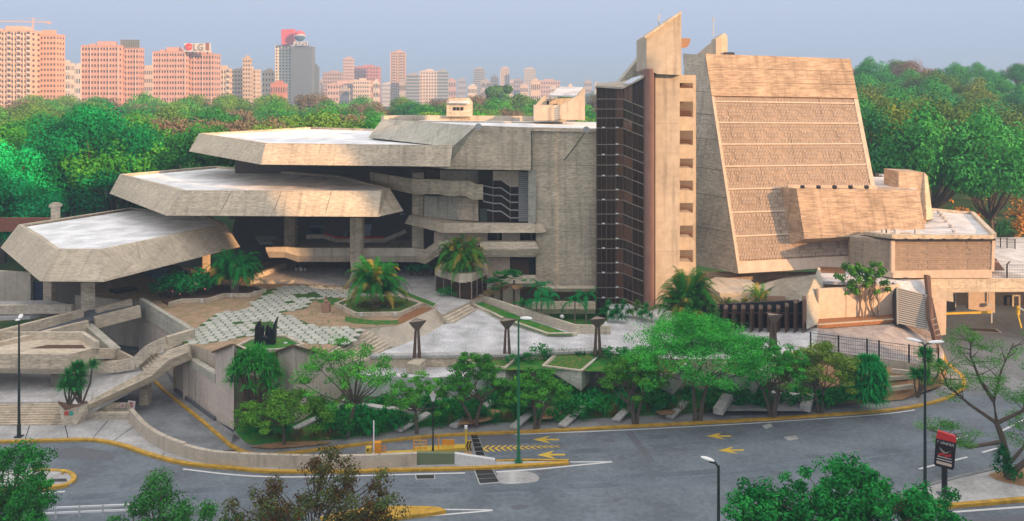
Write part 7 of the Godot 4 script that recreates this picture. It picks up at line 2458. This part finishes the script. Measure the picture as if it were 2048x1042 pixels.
func build_street() -> void:
	M.funnel = tri_mat(M.rust.albedo_texture, Color(0.22, 0.16, 0.13), 3.0, 0.6)
	street_lamp("dark green street lamp with two white heads on the left pavement before the wide steps", G(38, 874, 0.12), 8.3, [1.2, -1.9], M.dark_pole, 0.75)
	street_lamp("tall bright green street lamp with one white head on the tip of the long island", G(1037, 924, 0.13), 9.5, [0.75], M.green_pole)
	street_lamp("dark green street lamp with two white heads beside the advertising panel", G(1850, 994, 0.15), 9.3, [0.35, 3.5], M.dark_pole, 0.85)
	street_lamp("nearest street lamp whose single white head shows beside the bottom right tree", Vector3((1437 - 1024.0) * 37.0 / FOC, 0.1, -37.0), 9.25, [3.4], M.dark_pole, 0.55)
	funnel_lamp("brown funnel-topped lamp standing on a block at the left edge of the lower plaza", G(834, 715, 3.1), 3.0, 0.3)
	funnel_lamp("brown funnel-topped lamp in the middle, just left of the green lamp post", G(1014, 711, 3.1), 2.95, 0.25)
	funnel_lamp("brown funnel-topped lamp beside the small white pyramid", G(1195, 709, 3.1), 3.0, 0.5)
	funnel_lamp("grey-brown funnel-topped lamp in front of the brown doors", G(1546, 700, 3.1), 3.0, 2.2)
	var pd = thing("lamp_block", "concrete block under the leftmost funnel lamp in the sunken floor", "block")
	var b = MB.new()
	b.extrude(rise(GL([813, 726, 838, 730, 852, 718, 832, 714], 3.1), 3.09), Vector3(0, -0.75, 0))
	put("body", b, M.pale_concrete, pd)
	var ln = thing("lantern_post", "slim dark lantern post with a white lantern in front of the garden", "street lamp", G(866, 901, 0.2))
	b = MB.new()
	b.tube([Vector3.ZERO, Vector3(0, 0.6, 0), Vector3(0, 3.45, 0)], [0.08, 0.05, 0.035], 8)
	put("pole", b, M.black, ln)
	b = MB.new()
	b.tube([Vector3(0, 3.4, 0), Vector3(0, 3.75, 0), Vector3(0, 3.8, 0)], [0.09, 0.2, 0.2], 8)
	put("lantern_glass", b, M.white, ln)
	b = MB.new()
	b.tube([Vector3(0, 3.8, 0), Vector3(0, 3.95, 0), Vector3(0, 4.1, 0)], [0.26, 0.12, 0.02], 8)
	put("lantern_cap", b, M.slat_white, ln)
	# ticket island with its gates
	var isl = smooth_line([700, 922, 745, 910, 825, 905, 830, 899, 880, 896, 930, 894, 934, 900, 890, 904, 825, 910, 760, 915, 720, 922], 0.0)
	sheet("ticket_island", rise(isl, 0.2), M.yellow_paint, 0.2)
	var tb = thing("ticket_machine", "yellow ticket box at the left end of the ticket island", "ticket machine", G(738, 914, 0.2))
	b = MB.new()
	b.box(Vector3(0, 0.35, 0), Vector3(0.4, 0.7, 0.4))
	put("cabinet", b, M.yellow_paint, tb)
	b = MB.new()
	b.box(Vector3(-0.05, 0.55, 0.205), Vector3(0.12, 0.12, 0.02)); b.box(Vector3(0.08, 0.3, 0.205), Vector3(0.06, 0.06, 0.02))
	put("slots", b, M.black, tb)
	var bg = thing("barrier_gate", "orange barrier cabinet with its white arm raised upright on the ticket island", "barrier", G(754, 911, 0.2))
	b = MB.new()
	b.box(Vector3(0.05, 0.45, 0), Vector3(0.42, 0.95, 0.4))
	put("cabinet", b, M.orange_paint, bg)
	b = MB.new()
	b.bar(Vector3(-0.18, 0.1, 0.25), Vector3(-0.18, 2.45, 0.25), 0.08)
	put("arm", b, M.white, bg)
	guard("orange hoop guard rail beside the barrier cabinet", G(766, 907, 0.2), 0.3, 0.5, false)
	guard("orange guard rail with a yellow centre post on the ticket island", G(840, 901, 0.2), 0.85, 0.72, true)
	guard("round orange hoop guard in front of the chevron post", G(931, 918, 0.02), 0.85, 0.4, true)
	var os = thing("orange_sign", "orange rectangular sign board on a post behind the ticket island", "sign", G(880, 897, 0.2))
	b = MB.new()
	b.bar(Vector3(-0.1, 0, 0), Vector3(-0.1, 0.72, 0), 0.08)
	put("post", b, M.orange_paint, os)
	b = MB.new()
	b.box(Vector3(0.55, 0.36, -0.2), Vector3(0.85, 0.36, 0.05))
	put("board", b, M.orange_paint, os)
	b = MB.new()
	for x in [0.2, 0.9]: b.bar(Vector3(x, 0, -0.24), Vector3(x, 0.4, -0.24), 0.05)
	put("leg", b, M.orange_paint, os)
	var cp = thing("chevron_post", "yellow white-capped post with black chevrons at the end of the ticket island", "sign", G(932, 903, 0.2))
	b = MB.new()
	b.tube([Vector3.ZERO, Vector3(0, 1.6, 0)], [0.07, 0.07], 8)
	put("post", b, M.yellow_paint, cp)
	b = MB.new()
	b.box(Vector3(0, 1.68, 0), Vector3(0.2, 0.2, 0.16))
	put("cap", b, M.white, cp)
	b = MB.new()
	b.box(Vector3(0.16, 0.45, 0.1), Vector3(0.42, 0.72, 0.06))
	var bd = put("chevron_board", b, M.yellow_paint, cp)
	b = MB.new()
	for x in [0.02, 0.2]:
		b.extrude([Vector3(x + 0.1, 0.78, 0.14), Vector3(x + 0.2, 0.78, 0.14), Vector3(x + 0.1, 0.45, 0.14), Vector3(x, 0.45, 0.14)], Vector3(0, 0, 0.006))
		b.extrude([Vector3(x, 0.45, 0.14), Vector3(x + 0.1, 0.45, 0.14), Vector3(x + 0.2, 0.12, 0.14), Vector3(x + 0.1, 0.12, 0.14)], Vector3(0, 0, 0.006))
	put("chevrons", b, M.black, bd)
	# no-parking signs
	for q in [["white square no-parking sign on the corner of the bench wall", 263, 822, 0.55], ["smaller no-parking sign low beside the bench wall", 245, 824, 0.32]]:
		var t = thing("no_parking_sign", q[0], "sign", G(q[1], q[2], 0.4))
		var s = q[3]
		b = MB.new()
		b.box(Vector3(0, 0.5, 0), Vector3(s, s, 0.03), Basis(Vector3.FORWARD, 0.12))
		put("board", b, M.white_paint, t)
		b = MB.new()
		for k in 14:
			var a = TAU * k / 14
			var a2 = TAU * (k + 1) / 14
			b.bar(Vector3(cos(a) * s * 0.36, 0.5 + sin(a) * s * 0.36, 0.025), Vector3(cos(a2) * s * 0.36, 0.5 + sin(a2) * s * 0.36, 0.025), 0.02, s * 0.07)
		b.bar(Vector3(-s * 0.25, 0.5 + s * 0.25, 0.025), Vector3(s * 0.25, 0.5 - s * 0.25, 0.025), 0.02, s * 0.07)
		put("red_ring", b, M.red, t)
		lettering("E", Vector3(0, 0.5, 0.022), s * 0.5, M.black, t)
		b = MB.new()
		b.bar(Vector3(0, -0.3, -0.02), Vector3(0, 0.5, -0.02), 0.04)
		put("post", b, M.slat, t)
	# advertising panel
	var at = G(1889, 989, 0.15)
	var ad = thing("advertising_panel", "black and red advertising panel on a thick black column on the corner island", "sign", at)
	b = MB.new()
	b.tube([Vector3.ZERO, Vector3(0, 1.75, 0)], [0.17, 0.17], 12)
	put("column", b, M.black, ad)
	b = MB.new()
	b.box(Vector3(0, 0.03, 0), Vector3(0.75, 0.06, 0.6))
	put("base_plate", b, M.dark_asphalt, ad)
	var pn = node("panel", ad)
	pn.position = Vector3(0.03, 2.62, 0.0)
	pn.rotation = Vector3(0, -0.55, -0.07)
	b = MB.new()
	var o = [Vector3(-0.56, -0.9, 0), Vector3(-0.48, -1.0, 0), Vector3(0.48, -1.0, 0), Vector3(0.56, -0.9, 0), Vector3(0.56, 0.7, 0), Vector3(-0.56, 0.7, 0)]
	b.extrude(o, Vector3(0, 0, -0.28))
	put("case", b, M.black, pn)
	b = MB.new()
	b.extrude([Vector3(-0.56, 0.705, 0.0), Vector3(0.56, 0.705, 0.0), Vector3(0.5, 1.08, 0), Vector3(-0.5, 1.16, 0)], Vector3(0, 0, -0.28))
	put("red_header", b, M.red, pn)
	b = MB.new()
	b.box(Vector3(0, -0.15, 0.006), Vector3(0.98, 1.62, 0.01))
	var poster = put("poster", b, plain(Color(0.02, 0.008, 0.008), 0.3), pn)
	b = MB.new()
	for k in 10:
		if k == 1: continue
		var x = -0.42 + 0.093 * k
		b.box(Vector3(x - 0.026, 0.52, 0.014), Vector3(0.018, 0.15, 0.006)); b.box(Vector3(x + 0.004, 0.52 + 0.066 * (1 - k % 3), 0.0141), Vector3(0.055, 0.022, 0.006))
		if k % 2: b.box(Vector3(x + 0.026, 0.52, 0.0139), Vector3(0.018, 0.14, 0.006))
	put("title_letters", b, M.white_paint, poster)
	b = MB.new()
	b.extrude([Vector3(-0.36, 0.24, 0.012), Vector3(-0.12, 0.06, 0.012), Vector3(0.02, -0.02, 0.012), Vector3(0.2, 0.05, 0.012), Vector3(0.38, 0.2, 0.012), Vector3(0.12, -0.06, 0.012), Vector3(-0.04, -0.1, 0.012), Vector3(-0.2, -0.01, 0.012)], Vector3(0, 0, 0.006))
	put("pale_swoosh", b, M.slat_white, poster)
	b = MB.new()
	for k in 6: b.box(Vector3(-0.3 + 0.12 * k, -0.24 + 0.05 * (k % 3), 0.014), Vector3(0.09, 0.16, 0.006))
	put("red_shapes", b, M.red, poster)
	b = MB.new()
	b.box(Vector3(0.0, -0.36, 0.014), Vector3(0.8, 0.04, 0.006)); b.box(Vector3(0.0, -0.52, 0.014), Vector3(0.84, 0.05, 0.006))
	put("white_line", b, M.white_paint, poster)
	b = MB.new()
	b.box(Vector3(0.0, -0.74, 0.014), Vector3(0.84, 0.18, 0.006))
	put("caption_strip", b, M.peach, poster)
	# dark sculpture: upright slabs, blades and horns
	var sc = thing("dark_sculpture", "dark bronze sculpture of upright slabs, blades and horns on the bastion bed", "sculpture", G(530, 688, 5.0))
	var shapes = [[[-0.85, 0, -0.5, 0, -0.42, 1.35, -0.55, 1.75, -0.8, 1.3], 0.0], [[-0.42, 0, -0.2, 0, -0.1, 1.1, -0.12, 1.5, -0.35, 1.2], 0.3], [[-0.1, 0.1, 0.08, 0, 0.2, 0.8, 0.05, 1.4, -0.05, 0.9], -0.2], [[0.15, 0, 0.75, 0, 0.82, 0.9, 0.6, 1.25, 0.5, 0.9, 0.3, 1.3, 0.2, 0.7], 0.15], [[0.55, 0.9, 0.75, 0.85, 0.82, 1.5, 0.92, 2.1, 0.7, 1.6], 0.0], [[-0.2, 0.4, 0.3, 0.3, 0.32, 0.55, -0.2, 0.7], 0.35]]
	for q in shapes:
		b = MB.new()
		var ring = []
		for i in range(0, q[0].size(), 2): ring.append(Vector3(q[0][i], q[0][i + 1], q[1]))
		b.extrude(ring, Vector3(0.08, 0.05, -0.3))
		put("slab", b, M.bronze, sc)
	var bu = thing("bust_pedestal", "small brown bust on a square brown pedestal on the plaza", "statue", G(652, 626, 4.5))
	b = MB.new()
	b.box(Vector3(0, 0.45, 0), Vector3(0.75, 0.9, 0.75)); b.box(Vector3(0, 0.92, 0), Vector3(0.62, 0.08, 0.62))
	put("pedestal", b, M.rust_concrete, bu)
	b = MB.new()
	b.box(Vector3(0, 0.03, 0), Vector3(1.1, 0.06, 1.0))
	put("plinth", b, M.pale_concrete, bu)
	b = MB.new()
	b.tube([Vector3(0, 0.95, 0), Vector3(0, 1.05, 0), Vector3(0, 1.2, 0), Vector3(0, 1.27, 0), Vector3(0, 1.34, 0), Vector3(0.02, 1.47, 0.02), Vector3(0.02, 1.58, 0.02), Vector3(0.02, 1.63, 0.02)], [0.14, 0.24, 0.2, 0.09, 0.08, 0.12, 0.1, 0.03], 12)
	put("bust", b, M.rust_concrete, bu)
	# cars under the low canopy
	car("parked_car", "silver-blue off-road car parked under the low canopy, facing the plaza", P(343, 561, 98), -2.0, M.car_blue, 1.15)
	car("parked_car", "black car with bright lamps in the dark under the low canopy", P(258, 604, 91), -2.3, M.car_black, 0.8)
	# small lights and pots on the lawns
	for q in [[690, 613], [723, 630], [790, 630], [463, 592], [404, 603], [509, 586], [571, 690]]:
		var t = thing("ground_light", "small white ground light standing on the kerbed lawn beds of the plaza", "light", G(q[0], q[1], 4.9 if q[1] > 680 else 4.7), "small white ground lights")
		b = MB.new()
		b.tube([Vector3(0, -0.15, 0), Vector3(0, 0.2, 0)], [0.1, 0.15], 9)
		put("cup", b, M.white_paint, t)
	var gl = thing("garden_globe", "white globe lamp on a short post below the lower parapet", "lamp", G(1124, 656, 3.1) - Vector3(0, 1.65, 0))
	b = MB.new()
	b.bar(Vector3.ZERO, Vector3(0, 2.55, 0), 0.06)
	put("post", b, M.slat, gl)
	var gm = put("globe", sphere(0.2), M.white, gl)
	gm.position = Vector3(0, 2.7, 0)
	for i in 2:
		var ch = thing("chair", ["white-legged chair at the left under the balcony front", "white-legged chair at the right under the balcony front"][i], "chair", P(596 + i * 11, 542, 99))
		b = MB.new()
		b.box(Vector3(0, 0.45, 0), Vector3(0.45, 0.05, 0.45))
		put("seat", b, M.dark, ch)
		b = MB.new()
		b.box(Vector3(0, 0.75, -0.22), Vector3(0.45, 0.5, 0.04))
		put("backrest", b, M.dark, ch)
		for k in 4:
			b = MB.new()
			b.bar(Vector3((k % 2 - 0.5) * 0.4, 0, (k / 2 - 0.5) * 0.4), Vector3((k % 2 - 0.5) * 0.4, 0.45, (k / 2 - 0.5) * 0.4), 0.04)
			put("leg", b, M.white, ch)
	# guard rail at the bottom left and a bollard
	var gr = thing("guard_rail", "long white two-bar guard rail along the bottom left of the road", "guard rail")
	var g0 = G(64, 1040, 0.1)
	var g1 = G(300, 1030, 0.1)
	for i in 2:
		b = MB.new()
		b.bar(g0 + Vector3(0, 0.35 + 0.3 * i, 0), g1 + Vector3(0, 0.35 + 0.3 * i, 0), 0.07, 0.1)
		put("bar", b, M.white, gr)
	for i in 6:
		b = MB.new()
		b.bar(g0.lerp(g1, i / 5.0), g0.lerp(g1, i / 5.0) + Vector3(0, 0.7, 0), 0.08)
		put("post", b, M.slat, gr)
	var bo = thing("bollard", "small yellow bollard on the rounded traffic island at the left", "bollard", G(126, 947, 0.15))
	b = MB.new()
	b.tube([Vector3.ZERO, Vector3(0, 0.2, 0), Vector3(0, 0.24, 0)], [0.06, 0.16, 0.1], 9)
	put("body", b, M.yellow_paint, bo)
	var lr = MB.new()
	lr.box(P(40, 449, 104), Vector3(9, 1.6, 0.4))
	tag(put("brick_wall", lr, M.brick), "red brick wall under the bright green tree at the left edge", "wall")
	var lp = MB.new()
	lp.box(P(111, 432, 100), Vector3(0.7, 3.0, 0.7))
	lp.box(P(111, 411, 100), Vector3(1.0, 0.3, 1.0))
	tag(put("concrete_post", lp, M.pale_concrete), "pale concrete post with a cap at the end of the brick wall", "post")
	add_shade_blocks()

func guard(label: String, at: Vector3, w: float, h: float, mid: bool) -> void:
	var t = thing("guard_hoop", label, "guard rail", at)
	for s in [-1, 1]:
		var b = MB.new()
		b.bar(Vector3(s * w * 0.5, 0, 0), Vector3(s * w * 0.5, h, 0), 0.06)
		put("upright", b, M.orange_paint, t)
	for i in 3:
		var b = MB.new()
		b.bar(Vector3(-w * 0.5, h * (0.25 + 0.36 * i), 0), Vector3(w * 0.5, h * (0.25 + 0.36 * i), 0), 0.05)
		put("bar", b, M.orange_paint, t)
	if mid:
		var b = MB.new()
		b.bar(Vector3(0, 0, 0.05), Vector3(0, h * 1.25, 0.05), 0.06)
		put("centre_post", b, M.yellow_paint, t)

func add_shade_blocks() -> void:
	# unseen blocks added behind the camera; heights and gaps shaped to shade the scene
	var q := SHADE_BLOCKS
	for i in q.size():
		var b = MB.new()
		var w: float = q[i][1] - q[i][0]
		b.box(Vector3((q[i][0] + q[i][1]) * 0.5, q[i][2] * 0.5, 37.0), Vector3(w, q[i][2], 4.0))
		for k in 14: b.box(Vector3((q[i][0] + q[i][1]) * 0.5, q[i][2] * (k + 0.5) / 14.0, 34.9), Vector3(w * 0.94, q[i][2] * 0.03, 0.3))
		struct("added_shade_block", b, M.peach)

const SHADE_BLOCKS := [[70.0, 125.0, 74.0], [125.2, 137.8, 57.0], [138.0, 159.5, 79.0], [159.7, 167.0, 55.0], [167.2, 188.0, 45.0]]  # added blocks: left edge, right edge, height; lower ones let the sun through
